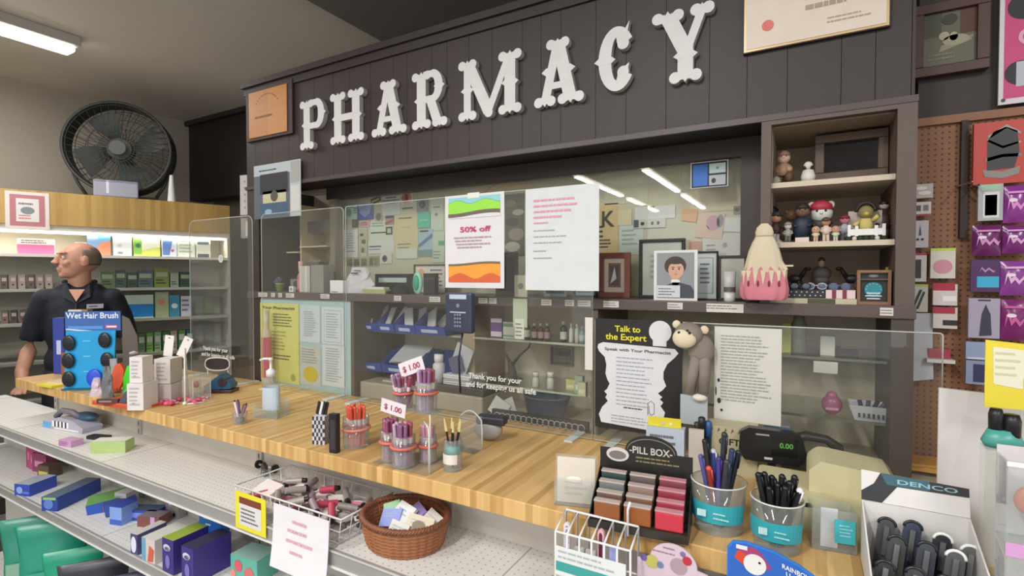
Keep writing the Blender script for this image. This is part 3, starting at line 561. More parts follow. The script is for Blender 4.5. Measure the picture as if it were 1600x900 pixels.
b = B(); b.ell((-.022, -.012, .006), (.03, .022, .004), P('#101012', .8)); b.build('brim', t)
x_, w_, h_ = led(641, 662, 424, 1.385)
t = thing('egg_ornament', 'mint green oval ornament standing on the ledge', 'ornament', (x_, 1.39, LEDGE)); r_ = h_/2
b = B(); b.ell((0, 0, r_), (.021, .012, r_), P('#9bd6bd', .4)); b.build('rim', t)
b = B(); b.ell((0, -.008, r_), (.0135, .009, r_*.68), P('#37a07e', .4)); b.build('centre', t)
x_, w_, h_ = led(663, 681, 427, 1.385); carton('black_box', 'upright black box right of the mint egg ornament', 'box', (x_, 1.39, LEDGE), (w_, .02, h_), P('#2b2a2c', .35), [('r', .1, .72, .9, .78, P('#4a484a'))], 0, GL)
x_, w_, h_ = led(648, 694, 415, 1.47); frame('picture_frame', 'wide thin brown frame of pale cards behind the mint egg ornament', (x_, 1.47, LEDGE), w_*1.1, h_*1.05, .005, P('#6a574a'), P('#d9cfc4'), [('e', .2, .7, .1, .2, P('#e0a070')), ('l', .5, .2, .95, .9, 5, INK)], group=GL)
x_, w_, h_ = led(782, 806, 394, 1.45); frame('picture_frame', 'leaning dark reddish wood frame edge beside the rainbow sign', (x_-.01, 1.46, LEDGE), w_*1.3, h_, .015, P('#5a3a32', .4), P('#2e2422'), rz=.5, group=GL)
x_, w_, h_ = led(803, 823, 430, 1.375); carton('cream_card', 'small cream card with round seal left of the red text sign', 'card', (x_, 1.38, LEDGE), (w_, .004, h_), P('#d5d2b8'), [('c', .5, .5, .22, P('#8c917c'))], 0, GL)
x_, w_, h_ = led(802, 824, 459, YW-.009)
b = B(); b.box(-w_/2, w_/2, 0, .002, -.085, 0, P('#b9c3a6')); b.box(-w_*.35, w_*.3, -.001, .0, -.12, -.06, P('#dcdccb')); b.lines(-w_*.3, w_*.25, -.07, -.115, 4, INK, -.0014)
tag(b.build('hanging_note', None, (x_, YW-.0105, LEDGE-.004)), 'pale green note with white slip hanging from the ledge edge', 'note')
x_, w_, h_ = led(850, 886, 452, 1.46); carton('small_photo', 'small dark photograph behind the red text sign, left one', 'photo', (x_, 1.46, LEDGE), (w_, .004, h_*4), P('#8b97a0'), [('r', .1, .1, .9, .9, P('#3b4248'))], 0, GL)
x_, w_, h_ = led(895, 932, 424, 1.44); frame('picture_frame', 'narrow black frame leaning behind the right corner of the red text sign', (x_, 1.44, LEDGE), w_*1.0, h_, .006, BLACK, P('#b6c4c2'), [('l', .1, .1, .9, .3, 2, INK)], group=GL)
x_, w_, h_ = led(936, 979, 396, 1.45); frame('picture_frame', 'reddish wood frame with cream mat right of the red text sign', (x_, 1.46, LEDGE), w_*1.15, h_*1.02, .016, P('#7c4a3c', .35), P('#cdbfae'), [('r', .2, .14, .8, .86, P('#8c6a58')), ('R', .28, .2, .72, .8, P('#5d5a58')), ('p', [(.3, .25), (.5, .75), (.6, .4)], P('#d7d0c8'))], group=GL)
x_, w_, h_ = led(997, 1069, 373, 1.47); frame('picture_frame', 'large black framed pale certificate behind the portrait', (x_, 1.475, LEDGE), w_, h_*1.0, .009, BLACK, P('#b7bcae', .12), [('l', .2, .3, .8, .8, 5, P('#a4a99c'))], group=GL)
x_, w_, h_ = led(1026, 1121, 393, 1.435); frame('picture_frame', 'thin black framed document behind and right of the portrait', (x_, 1.44, LEDGE), w_, h_, .004, BLACK, P('#c0c6c3', .3), [('r', .66, .1, .95, .9, P('#8f9898')), ('R', .68, .12, .93, .88, P('#bcc4c2')), ('l', .72, .3, .9, .8, 5, INK)], group=GL)
x_, w_, h_ = led(1121, 1166, 399, 1.44); frame('picture_frame', 'dark framed pale picture behind the white tube', (x_, 1.445, LEDGE), w_, h_, .006, P('#3a3532'), P('#b4b4a6', .3), [('e', .5, .5, .3, .25, P('#a8b0a0'))], group=GL)
# portrait
x_, w_, h_ = led(1022, 1090, 391, 1.375)
t = thing('portrait_photo', 'white bordered portrait photograph of a dark haired youth in dark suit', 'photo', (x_, 1.372, LEDGE), 0, GL)
b = B(); b.box(-w_/2, w_/2, 0, .003, 0, h_, P('#dcdad8', .3))
W_, H_ = w_, h_
decor(b, [('r', .07, .05, .93, .95, P('#8d9192', .3)), ('e', .5, .69, .25, .19, P('#43322a', .3)), ('R', .4, .3, .6, .5, P('#c79a80', .3)), ('p', [(.2, .05), (.3, .3), (.45, .36), (.6, .36), (.85, .3), (.93, .2), (.93, .05)], P('#3f444c', .3)), ('p', [(.4, .38), (.5, .22), (.62, .38), (.56, .42), (.44, .42)], P('#e2e0de', .3))], W_, H_, 0)
for d_ in ([('e', .52, .6, .18, .17, P('#cfa48a', .3)),]): b.disc(-W_/2+d_[1]*W_, d_[2]*H_, d_[3]*W_, -.0016, d_[5], rz=d_[4]*H_)
b.disc(0, .78*H_, .21*W_, -.0019, P('#3c2c25', .3), rz=.06*H_)
for s_ in (-.07, .07): b.disc((s_+.02)*W_, .625*H_, .02*W_, -.0021, P('#3a2a24'), 8); b.q((s_-.02)*W_, (s_+.06)*W_, .655*H_, .667*H_, -.0021, P('#3a2a24'))
b.q(-.015*W_, .05*W_, .52*H_, .532*H_, -.0021, P('#9c5a50')); b.q(.01*W_, .03*W_, .57*H_, .6*H_, -.0021, P('#b5876e'))
b.build('photo_print', t)
b = B(); b.box(-w_*.42, w_*.12, -.004, -.003, .008, h_*.3, P('#cfcfd2')); b.lines(-w_*.38, w_*.05, h_*.26, .012, 3, INK, -.0045); b.build('paper_slip', t)
x_, w_, h_ = led(1130, 1150, 424, 1.375)
t = thing('lotion_tube', 'white and grey lotion tube standing on its cap beside the portrait', 'tube', (x_, 1.377, LEDGE), 0, GL)
b = B(); b.lathe([(w_*.45, 0), (w_*.45, .022)], P('#dcdcda', .4)); b.build('cap', t)
b = B(); b.lathe([(w_*.46, .022), (w_*.46, h_*.6), (w_*.5, h_)], P('#bfbfba', .35), sy=.6); b.lathe([(w_*.47, .024), (w_*.47, .036)], P('#5d5654', .4), sy=.62, close=True); b.build('tube_body', t)
# crocheted doll dress
x_, w_, h_ = led(1152, 1238, 352, 1.335)
t = thing('crochet_doll', 'cream and pink crocheted hooded doll dress hanging in front of the ledge', 'doll', (x_, 1.322, LEDGE+.002), 0)
KN = P('#d3c6ab', .9, 0, .15); t.scale = (1.14, 1, 1.24); t.location.z += .014; PK = P('#cf7f8c', .9, 0, .15)
def frill(prof, mat, n=48, amp=.06, k_=12):
    vs = []; fs = []
    for i, (r, z) in enumerate(prof):
        for j in range(n): a = 2*PI*j/n; rr = r*(1+amp*(i/len(prof))*math.sin(k_*a)); vs.append((rr*math.cos(a), rr*.55*math.sin(a), z))
    for i in range(len(prof)-1):
        for j in range(n): fs.append((i*n+j, (i+1)*n+j, (i+1)*n+(j+1) % n, i*n+(j+1) % n))
    return vs, fs
b = B(); v, f = frill([(.006, .135), (.014, .128), (.017, .118), (.0155, .112)], KN, amp=0); b.add(v, f, KN, None, True); b.tube([(.016*math.cos(2*PI*i/20), .009*math.sin(2*PI*i/20), .112) for i in range(20)], .0015, P('#b5a78a', .9), 5, True); b.build('hood', t)
b = B(); v, f = frill([(.0155, .112), (.022, .1), (.028, .085), (.033, .065), (.037, .045)], KN, amp=.05); b.add(v, f, KN, None, True)
for i in range(9):
    a = -PI+PI*i/8; x0_, y0_ = .037*math.cos(a), .0205*math.sin(a); x1_, y1_ = .0395*math.cos(a), .0225*math.sin(a)
    b.add([(x0_-.005, y0_-.0015, .048), (x0_+.005, y0_-.0015, .048), (x1_, y1_-.003, .02)], [(0, 2, 1)], KN)
b.build('dress', t)
b = B(); v, f = frill([(.034, .055), (.041, .035), (.044, .015), (.042, .0), (.036, -.006)], PK, amp=.1, k_=10); b.add(v, f, PK, None, True); b.build('pink_skirt', t)
b = B()
for i in range(4): a = -PI*.72+i*PI*.15; b.ell((.0425*math.cos(a), .0255*math.sin(a)-.001, .024), (.0018, .0018, .006), P('#7c2f3c', .8), 8, 6)
b.build('dark_beads', t)
b = B(); b.box(.036, .052, -.006, .006, .055, .058, KN); b.cyl((-.01, 0, .09), (-.034, 0, .05), .006, KN, .004); b.cyl((.01, 0, .09), (.04, -.004, .048), .006, KN, .004); b.build('sleeves', t)
x_, w_, h_ = led(1150, 1230, 458, 1.40); tag(B().cb((0, 0, .008), (.075, .05, .016), P('#2a2625')).build('black_case', None, (x_+.005, 1.395, LEDGE), bevel=.002), 'flat black case under the crocheted doll dress', 'case')
# ================================================================ FIGURINES
GF = 'figurines in the display cabinet'
def figurine(lab, x, y, z, h, body, head, hat=None, base=None, arms=True, legs=True, hatb=False, rz=0, face=True, ears=None, torso_w=.16, headr=.16):
    t = thing('figurine', lab, 'figurine', (x, y, z), rz, GF)
    b = B(); zb = 0
    if base: b2 = B(); b2.lathe([(h*.26, 0), (h*.26, h*.05), (h*.22, h*.06)], base, n=18); b2.build('base', t); zb = h*.06
    hr = h*headr; zt = h-hr*(1.25 if hat else 1.0)
    if legs:
        for s_ in (-1, 1): b.cyl((s_*h*.07, 0, zb), (s_*h*.06, 0, h*.38), h*.06, body[1], h*.065, 10); b.ell((s_*h*.075, -h*.03, zb+h*.025), (h*.06, h*.09, h*.03), body[1], 10, 6)
    b.lathe([(h*torso_w*.9, h*.3 if legs else zb), (h*torso_w, h*.42), (h*torso_w*.95, h*.55), (h*.06, zt-hr*.8)], body[0], sy=.75, n=14)
    if arms:
        for s_ in (-1, 1): b.tube([(s_*h*.13, 0, h*.57), (s_*h*.2, -h*.03, h*.45), (s_*h*.13, -h*.14, h*.4)], [h*.05, h*.042, h*.035], body[0], 8)
    b.build('figure_body', t)
    b = B(); b.ell((0, 0, zt), (hr, hr*.95, hr), head, 14, 10)
    if face:
        for s_ in (-1, 1): b.ell((s_*hr*.35, -hr*.85, zt+hr*.12), hr*.12, BLACK, 6, 5)
        b.ell((0, -hr*.97, zt-hr*.1), hr*.14, head, 6, 5)
    if ears:
        for s_ in (-1, 1): b.ell((s_*hr*.8, 0, zt+hr*.75), (hr*.35, hr*.2, hr*.4), ears, 8, 6)
    b.build('head', t)
    if hat:
        b = B(); b.lathe([(hr*1.04, zt+hr*.25), (hr*.95, zt+hr*.8), (hr*.4, zt+hr*1.2), (0.0001, zt+hr*1.25)], hat, n=14)
        if hatb: b.ell((0, -hr*1.0, zt+hr*.3), (hr*.7, hr*.7, hr*.08), hat, 12, 6)
        b.build('hat', t)
    return t
def fxc(px, y=1.42): return onY(px, 330, y).x
DB = P('#3a2a26'); SKN = P('#b98a6e'); NV = P('#2b3348'); WT = P('#d8d3c8', .5); BR = P('#6b4a3a'); GN = P('#54583c')
# top shelf
t = figurine('brown and cream seated figure group on the top cabinet shelf', fxc(1225, 1.42)-.002, 1.44, CS1, .088, (P('#a58468'), P('#4d352b')), P('#c9b09a'), P('#8a6c58'), P('#8a8478'), torso_w=.22)
b = B(); b.ell((.012, -.01, .022), (.01, .01, .014), P('#6a4a38')); b.ell((.012, -.012, .04), .007, P('#c2a082')); b.ell((-.015, -.008, .014), (.009, .009, .012), P('#b9b2a4')); b.build('small_companion', t)
b = B(); b.lathe([(.013, 0), (.015, .012), (.011, .026), (.005, .028)], WT); b.ell((0, 0, .037), .0095, WT); b.ell((-.007, -.004, .032), .004, BLACK); b.ell((.007, -.004, .032), .004, BLACK)
tag(b.build('figurine', None, (fxc(1262, 1.40), 1.39, CS1)), 'tiny white snowman like figurine left of the dark shadow box', 'figurine', GF)
xa = onY(1274, 230, 1.5).x; xb2 = onY(1397, 230, 1.48).x
frame('shadow_box', 'wide dark wood shadow box with black glass on the top cabinet shelf', ((xa+xb2)/2-.006, 1.475, CS1+.012), (xb2-xa)*.94, .112, .02, P('#5a4634', .4), P('#1c1a1c', .08), rz=-.04, d=.035)
b = B(); b.box(-.06, .06, -.02, .02, 0, .012, P('#6e5844')); tag(b.build('frame_stand', None, ((xa+xb2)/2-.006, 1.49, CS1)), 'low wood stand under the dark shadow box', 'stand')
# middle shelf
y2 = 1.41
figurine('ball player figurine in maroon jacket at the left of the middle shelf', fxc(1213), y2, CS2, .078, (P('#4a2f30'), P('#b9b4b0')), SKN, DB, P('#b5b0a4'), hatb=True, rz=.8)
figurine('white headed doll behind the maroon ball player', fxc(1206, 1.47), 1.47, CS2, .098, (P('#54423c'), P('#3c302c')), WT, BLACK, None)
figurine('small grey white winter doll on the middle cabinet shelf', fxc(1232), y2-.01, CS2, .05, (P('#9a9c96'), P('#6d706c')), P('#cfccc4'), P('#8f918c'), P('#4c4038'))
figurine('brown furry toy behind the navy coat figurine', fxc(1237, 1.45), 1.45, CS2, .082, (P('#4f3a2c'), P('#463426')), P('#6e5036'), None, None, ears=P('#5c432e'))
t = figurine('figurine in navy coat with white nameplate', fxc(1254), y2, CS2, .094, (P('#2a3040'), P('#28303c')), P('#7a5a48'), P('#2e211c'), P('#4a2c2c'), legs=False, torso_w=.2)
b = B(); b.box(-.014, .014, -.026, -.024, .0, .011, P('#d9c9c4')); b.build('nameplate', t)
figurine('round white bear figurine in red cap', fxc(1283, 1.44), 1.44, CS2, .102, (P('#46403e'), P('#3a3634')), P('#d9dad4'), P('#b23448'), None, headr=.24, torso_w=.2, ears=WT)
figurine('tiny cream baby figurine left of the striped shirt figurine', fxc(1275, 1.39), 1.385, CS2, .036, (P('#d9c8ae'), P('#cbb498')), P('#cf9f86'), None, None, headr=.24)
figurine('cream figurine in red striped shirt and dark cap at the middle', fxc(1291, 1.39), 1.39, CS2, .056, (P('#d8c4b4'), P('#cdbfa8')), SKN, P('#5c4038'), None, hatb=True)
figurine('tiny pale green baby figurine right of the striped shirt figurine', fxc(1306, 1.39), 1.385, CS2, .035, (P('#c9d0bc'), P('#c4c8b4')), P('#c99a80'), None, None, headr=.24)
figurine('figurine in dark red hood and grey coat right of the middle', fxc(1320, 1.42), 1.415, CS2, .062, (P('#a9a8b4'), P('#8e8e9a')), P('#c07a80'), P('#7c1f2c'), None)
# yellow bear in a white crib
xx = fxc(1353, 1.41)
t = thing('figurine', 'yellow bear figurine sitting in a white crib on green wheels', 'figurine', (xx, 1.412, CS2), 0, GF)
b = B(); b.box(-.032, .032, -.02, -.017, .012, .026, WHITE); b.box(-.032, .032, .017, .02, .012, .07, P('#c9bcae'))
for s_ in (-1, 1): b.box(s_*.032-.003, s_*.032+.003, -.021, -.015, .01, .036, WHITE); b.box(s_*.018-.003, s_*.018+.003, -.021, -.017, .01, .033, WHITE)
b.box(-.032, .032, -.017, .017, .012, .016, WHITE); b.build('crib', t)
b = B(); [b.ell((i*.011-.033, -.012, .006), (.007, .01, .007), P('#2c3a2c', .8), 8, 6) for i in range(7)]; b.ell((-.022, -.02, .005), .005, WT, 8, 6); b.ell((.02, -.02, .005), .005, WT, 8, 6); b.build('garland', t)
b = B(); b.ell((0, 0, .036), (.014, .011, .02), P('#c9b870', .8)); b.ell((0, -.002, .064), .015, P('#8d7f58', .8)); b.ell((0, -.013, .06), (.006, .006, .005), P('#c9b34a')); b.tube([(-.013, -.003, .045), (-.022, -.012, .034)], .005, P('#c9b870'), 8); b.tube([(.013, -.003, .045), (.022, -.012, .055)], .005, P('#c9b870'), 8)
b.build('bear', t)
b = B(); b.tube([(math.cos(PI*i/12)*.018, 0, .066+math.sin(PI*i/12)*.02) for i in range(13)], .004, P('#2a1f1a'), 8); b.build('headband', t)
figurine('dark little figurine with white face beside the white crib', fxc(1382, 1.43), 1.44, CS2, .092, (P('#3c2a26'), P('#33241f')), P('#b5aea4'), BLACK, None, torso_w=.14, headr=.1)
# bottom (ledge) shelf
def horse(x, lab, fl):
    t = thing('animal_figurine', lab, 'figurine', (x, 1.50, LEDGE), 0 if fl > 0 else PI, GF); t.scale = (.72, .72, .9); K = P('#2a2426', .4)
    b = B(); b.ell((0, 0, .062), (.022, .01, .012), K); b.tube([(.016, 0, .066), (.028, 0, .082), (.034, 0, .092)], [.008, .006, .005], K); b.ell((.04, 0, .09), (.01, .005, .005), K)
    for x_, in ((-.016,), (-.01,), (.012,), (.018,)): b.tube([(x_, .004 if x_ in (-.01, .018) else -.004, .056), (x_+.003, 0, .03), (x_, 0, .0)], [.005, .003, .0025], K)
    b.tube([(-.02, 0, .066), (-.03, 0, .06), (-.032, 0, .045)], .003, K); b.build('animal_body', t)
horse(fxc(1243, 1.47), 'black standing horse figurine left of the bust in the bottom bay', 1); horse(fxc(1335, 1.47), 'black standing horse figurine right of the bust in the bottom bay', -1)
x_ = fxc(1285, 1.47)
t = thing('bust_figurine', 'small brown haired bust in dark jacket at the centre of the bottom bay', 'figurine', (x_, 1.48, LEDGE), 0, GF); t.scale = (.75, .75, .98)
b = B(); b.ell((0, 0, .07), (.028, .014, .02), P('#4a423f')); b.lathe([(.02, 0), (.02, .05), (.024, .06)], P('#4a423f'), sy=.6); b.build('shoulders', t)
b = B(); b.ell((0, 0, .096), (.0095, .0095, .013), P('#a88a74')); b.cyl((0, 0, .078), (0, 0, .09), .006, P('#a88a74')); b.build('head', t)
b = B(); b.ell((0, .002, .103), (.0105, .01, .009), P('#3c2a22')); b.build('hair', t)
def lx(px, y=1.38): return onY(px, 460, y).x
BX = [(1229, 1289, 'star patterned black box under the sunglasses', '#22242c', 's'), (1290, 1336, 'pink and red striped box beside the star patterned box', '#dcc4c4', 't')]
for a, c, lab, col, kd in BX:
    xa, xc = lx(a), lx(c); w_ = xc-xa; b = B(); b.box(-w_/2, w_/2, -.02, .03, 0, .019, P(col, .5)); 
    if kd == 's':
        for i in range(7):
            for j in range(2): b.disc(-w_/2+.006+i*.0105+j*.004, .006+j*.008, .0015, -.0206, WT, 6)
    else:
        for i in range(2): b.q(-w_/2+.012+i*.02, -w_/2+.02+i*.02, 0, .019, -.0205, P('#7c2c3c'))
    tag(b.build('gift_box', None, ((xa+xc)/2, 1.39, LEDGE+.0125)), lab, 'box')
xa, xc = lx(1203), lx(1338)
b = B(); b.box(xa, xc, -.024, .03, 0, .012, P('#bcb498')); b.box(lx(1262), lx(1305), -.0245, -.024, .0005, .0115, P('#4c4a34')); tag(b.build('long_tray', None, (0, 1.39, LEDGE)), 'long low cream box with green label under the patterned boxes', 'box')
def glasses(x, y, z, lab, col, rz):
    t = thing('sunglasses', lab, 'glasses', (x, y, z), rz, 'sunglasses in the bottom bay')
    b = B()
    for s_ in (-1, 1): b.tube([(s_*.012+.009*math.cos(2*PI*i/14), 0, .008+.007*math.sin(2*PI*i/14)) for i in range(14)], .0013, col, 6, True)
    b.tube([(-.004, 0, .01), (.004, 0, .01)], .0012, col, 6); b.build('frame', t)
    for s_ in (-1, 1): b = B(); b.ell((s_*.012, 0, .008), (.0088, .001, .0068), P('#5a6478', .15)); b.build('lens', t)
    for s_ in (-1, 1): b = B(); b.tube([(s_*.021, 0, .011), (s_*.022, .03, .006)], .0011, col, 6); b.build('temple', t)
glasses(lx(1250), 1.385, LEDGE+.0315, 'black sunglasses lying on the left of the star patterned box', BLACK, .1)
glasses(lx(1275), 1.39, LEDGE+.0315, 'pale framed sunglasses at the middle of the patterned boxes', P('#b9bcc4', .3), -.15)
glasses(lx(1312), 1.385, LEDGE+.0315, 'blue grey sunglasses lying on the pink striped box', P('#5a6488', .3), .2)
# wooden clock
xa, xc = lx(1341, 1.37), lx(1395, 1.37); w_ = xc-xa; h_ = .076; xm_ = (xa+xc)/2
t = thing('mantel_clock', 'small wood framed clock with teal dial at the right end of the ledge', 'clock', (xm_-.002, 1.375, LEDGE)); WF = P('#8a6247', .45)
b = B(); b.box(-w_/2, w_/2, 0, .03, 0, .007, WF); b.box(-w_/2, w_/2, 0, .03, h_-.006, h_, WF); b.box(-w_/2, -w_/2+.006, 0, .03, .007, h_-.006, WF); b.box(w_/2-.006, w_/2, 0, .03, .007, h_-.006, WF); b.box(-w_/2+.006, w_/2-.006, 0, .01, h_*.72, h_*.74, WF); b.build('case', t)
b = B(); b.box(-w_/2+.006, w_/2-.006, .012, .014, .007, h_-.006, P('#26292b', .4)); b.disc(0, h_*.42, .0195, .0115, P('#1c1f22')); b.disc(0, h_*.44, .0165, .011, P('#2b8a98'))
for i in range(3): b.q(-.012-.003*(i == 1), .012+.003*(i == 1), .012+i*.006, .0145+i*.006, .0107, P('#d6e2e2'))
for i in range(12): a = i*PI/6; b.disc(math.cos(a)*.013, h_*.44+math.sin(a)*.013, .0009, .0105, WT, 6)
b.ell((0, .013, h_*.84), (.01, .004, .005), P('#8c9494')); b.build('dial', t)
b = B(); b.ell((0, 0, .012), .012, P('#b9a62c', .25, .6)); b.lathe([(.006, .022), (.012, .025), (.004, .03), (.003, .038)], P('#c9b840', .25, .6), n=16)
tag(b.build('gold_bell', None, (onY(1392, 400, 1.41).x-.006, 1.415, LEDGE+.045)), 'shiny gold ball ornament in the right corner of the bottom bay', 'ornament')
b = B(); b.box(-.02, .02, -.012, .012, 0, .045, P('#5b3a34', .5)); tag(b.build('red_box', None, (onY(1380, 400, 1.43).x, 1.425, LEDGE)), 'dark red box behind the wood framed clock', 'box')
# ================================================================ LETTERS
LW = P('#dcd9d8', .6, 0, .1); LE = P('#a8a5a2', .6)
def circ(cx, cz, r, n=14, sz=1): return [(cx+r*math.cos(2*PI*i/n), cz+r*sz*math.sin(2*PI*i/n)) for i in range(n)]
class Glyph:
    def __init__(s, h): s.b = B(); s.h = h; s.i = 0
    def pr(s, pts): s.i += 1; y = -.018-.00002*s.i; s.b.prism([(x*s.h, z*s.h) for x, z in pts], y, 0, LW, back=LE)
    def stroke(s, x0, z0, x1, z1, w):
        d = Vector((x1-x0, z1-z0)); n = Vector((-d.y, d.x)).normalized()*w/2; s.pr([(x0+n.x, z0+n.y), (x0-n.x, z0-n.y), (x1-n.x, z1-n.y), (x1+n.x, z1+n.y)])
    def lobes(s, x, z, w, up):                # split flared terminal: two round lobes and a pointed spur
        g = 1 if up else -1; r = .078
        for sx in (-1, 1): s.pr(circ(x+sx*(w/2+.035), z-g*r, r)); 
        s.pr([(x-w/2-.04, z-g*.015), (x-w/2-.03, z-g*.15), (x+w/2+.03, z-g*.15), (x+w/2+.04, z-g*.015), (x+.03, z-g*.045), (x, z-g*.0), (x-.03, z-g*.045)][::1 if up else 1])
    def spur(s, x, z, w):
        s.pr([(x-w/2-.06, z), (x-w/2+.02, z-.06), (x+w/2-.02, z-.06), (x+w/2+.06, z), (x+w/2-.02, z+.06), (x-w/2+.02, z+.06)])
    def stem(s, x, w=.2, z0=0, z1=1, spur=True):
        s.stroke(x, z0+.04, x, z1-.04, w); s.lobes(x, z1, w, True); s.lobes(x, z0, w, False)
        if spur: s.spur(x, .5, w)
    def arc(s, cx, cz, rx, rz, w, a0, a1, n=14):
        for i in range(n):
            p = []
            for a, o in ((a0+(a1-a0)*i/n, 1), (a0+(a1-a0)*(i+1)/n, 1), (a0+(a1-a0)*(i+1)/n, -1), (a0+(a1-a0)*i/n, -1)):
                p.append((cx+(rx+o*w/2)*math.cos(a), cz+(rz+o*w/2*.8)*math.sin(a)))
            s.pr(p)
def letter(ch, px0, px1, adj, word):
    h = .186; y = YW-.0005; x0 = onY(px0, 180, y).x; x1 = onY(px1, 160, y).x; a = (x1-x0)/h; g = Glyph(h); w = min(.2, a*.26)
    R = math.radians
    if ch == 'P': g.stem(.2, w); g.stroke(.25, .93, a-.22, .93, .12); g.stroke(.25, .47, a-.22, .47, .12); g.arc(a-.24, .70, .14, .23, .18, -PI/2, PI/2); g.spur(a-.08, .7, .12)
    elif ch == 'H': g.stem(.19, w); g.stem(a-.19, w); g.stroke(.2, .5, a-.2, .5, .13)
    elif ch == 'A':
        m = a/2; g.stroke(m, .96, .17, .05, w*.72); g.stroke(m, .96, a-.17, .05, w); g.stroke(.25, .3, a-.25, .3, .1); g.lobes(m, 1, w*.8, True); g.lobes(.17, 0, w*.7, False); g.lobes(a-.17, 0, w, False); g.spur(m-.16, .52, .1); g.spur(m+.16, .52, .14)
    elif ch == 'R': g.stem(.2, w); g.stroke(.25, .93, a-.3, .93, .12); g.stroke(.25, .5, a-.3, .5, .12); g.arc(a-.32, .715, .14, .215, .17, -PI/2, PI/2); g.stroke(a-.36, .48, a-.2, .06, .18); g.lobes(a-.16, 0, .1, False); g.spur(a-.17, .7, .12)
    elif ch == 'M':
        g.stem(.2, w*.7); g.stem(a-.22, w); g.stroke(.22, .93, a*.5, .1, w); g.stroke(a-.24, .93, a*.5, .1, w*.6); g.pr(circ(a*.5, .08, .08))
    elif ch == 'C':
        g.arc(a*.52, .5, a*.30, .38, .19, R(35), R(325), 26); g.pr([(a-.1, 1.0), (a-.17, .62), (a-.28, .72), (a-.3, .86), (a-.2, .84)]); g.pr(circ(a-.19, .7, .085)); g.pr(circ(a-.19, .3, .085)); g.pr([(a-.1, .42), (a-.26, .3), (a-.3, .14), (a-.14, .22)]); g.spur(a*.52-a*.3, .5, .2)
    elif ch == 'Y':
        m = a*.54; g.stroke(m, .48, m, .04, w); g.lobes(m, 0, w, False); g.spur(m, .36, w); g.stroke(m, .42, .2, .92, w); g.stroke(m+.02, .42, a-.16, .92, w*.55); g.lobes(.2, .99, w, True); g.lobes(a-.16, 1.0, w*.4, True)
    o = g.b.build('sign_letter', None, (x0, y, 1.5+.483)); tag(o, 'large white western style letter %s %s on the dark header' % (ch, word), 'letter', 'wall letters spelling PHARMACY')
for ch, a, c, w_ in (('P', 475, 513, 'at the left end'), ('H', 523, 573, 'second from left'), ('A', 587, 638, 'between H and R'), ('R', 650, 704, 'before the M'), ('M', 720, 820, 'in the middle'), ('A', 840, 912, 'between M and C'), ('C', 935, 997, 'second from right'), ('Y', 1022, 1118, 'at the right end')):
    letter(ch, a, c, 0, w_)
# plaque at the left end of the header
y = YW-.001; x0, x1, z0, z1 = rect(y, 388, 133, 460, 216)
t = thing('wood_plaque', 'golden wood plaque in dark frame at the left end of the header', 'plaque', ((x0+x1)/2, y, z0)); w_ = (x1-x0)*1.0; h_ = z1-z0
b = B(); b.box(-w_/2, w_/2, -.01, 0, 0, h_, P('#3a2823', .5)); b.build('frame', t)
b = B(); b.box(-w_*.42, w_*.4, -.013, -.0102, h_*.05, h_*.92, wood('plaque_wood', '#a8682a', '#cc8a3c', .2, 'x', (3, 3, 20), .4))
for i in range(12): a = R_ = math.radians(40+i*9); b.q(-w_*.02+math.cos(a)*w_*.3-.003, -w_*.02+math.cos(a)*w_*.3+.003, h_*.42+math.sin(a)*w_*.3-.002, h_*.42+math.sin(a)*w_*.3+.003, -.0135, P('#6e4420'))
b.lines(-w_*.28, w_*.26, h_*.48, h_*.36, 1, P('#8a5a28'), -.0135); b.build('panel', t)
# certificate frame at the top right
y = YW-.001; x0, x1, z0, z1 = rect(y, 1164, -60, 1389, 62); w_ = x1-x0; z0 = onY(1276, 64, y).z
t = thing('certificate_frame', 'large framed cream certificate with red seal at the top right of the header', 'certificate', ((x0+x1)/2, y, z0)); h_ = .22
b = B(); fw = .005; b.box(-w_/2, w_/2, -.012, 0, 0, h_, P('#d8b98c', .3, .2)); b.box(-w_/2-.002, w_/2+.002, -.010, 0, -.002, h_+.002, P('#2a2222')); b.build('frame', t)
b = B(); b.box(-w_/2+fw, w_/2-fw, -.0135, -.0122, fw, h_-fw, P('#ded0c2', .5)); b.disc(-w_*.32, h_*.235, .0125, -.0145, P('#d8766a')); b.lines(-w_*.05, w_*.35, h_*.4, h_*.26, 1, P('#a89888'), -.0142); b.lines(w_*.1, w_*.42, h_*.2, h_*.12, 2, P('#a89888'), -.0142); b.lines(-w_*.4, w_*.4, h_*.9, h_*.55, 4, P('#a89888'), -.0142); b.build('picture', t)
# poster at the header's left lower corner and the strip beside
y = YW-.012
sheet('corner_poster', 'tall poster with dark panels and small photo at the lower left of the header', 'poster', y, 397, 254, 470, 340, P('#b9c2c6', .5), [('r', .0, .0, .78, .8, P('#5f6670')), ('R', .14, .45, .74, .82, P('#2f3038')), ('R', .2, .28, .7, .5, P('#c7c1a2')), ('e', .45, .4, .08, .1, P('#54543e')), ('R', .14, .03, .74, .28, P('#47607a')), ('l', .12, .92, .6, .86, 1, P('#3a5a6a')), ('R', .8, .1, .98, .55, P('#cfd0cc')), ('R', .8, .6, .98, .98, P('#a8a8a0')), ('e', .32, .12, .08, .05, P('#8fb0d0'))])
b = B(); b.box(-.028, .028, 0, .004, 0, .17, P('#bdb9b4')); [b.disc(0, .03+.028*i, .005, -.0006, P('#8a857e'), 8) for i in range(5)]
p_ = onY(384, 299, 1.372); tag(b.build('strip_sign', None, (-2.094, 1.372, p_.z-.1), .15), 'narrow pale strip of stickers left of the header end', 'sign')
p_ = onY(388, 372, 1.42)
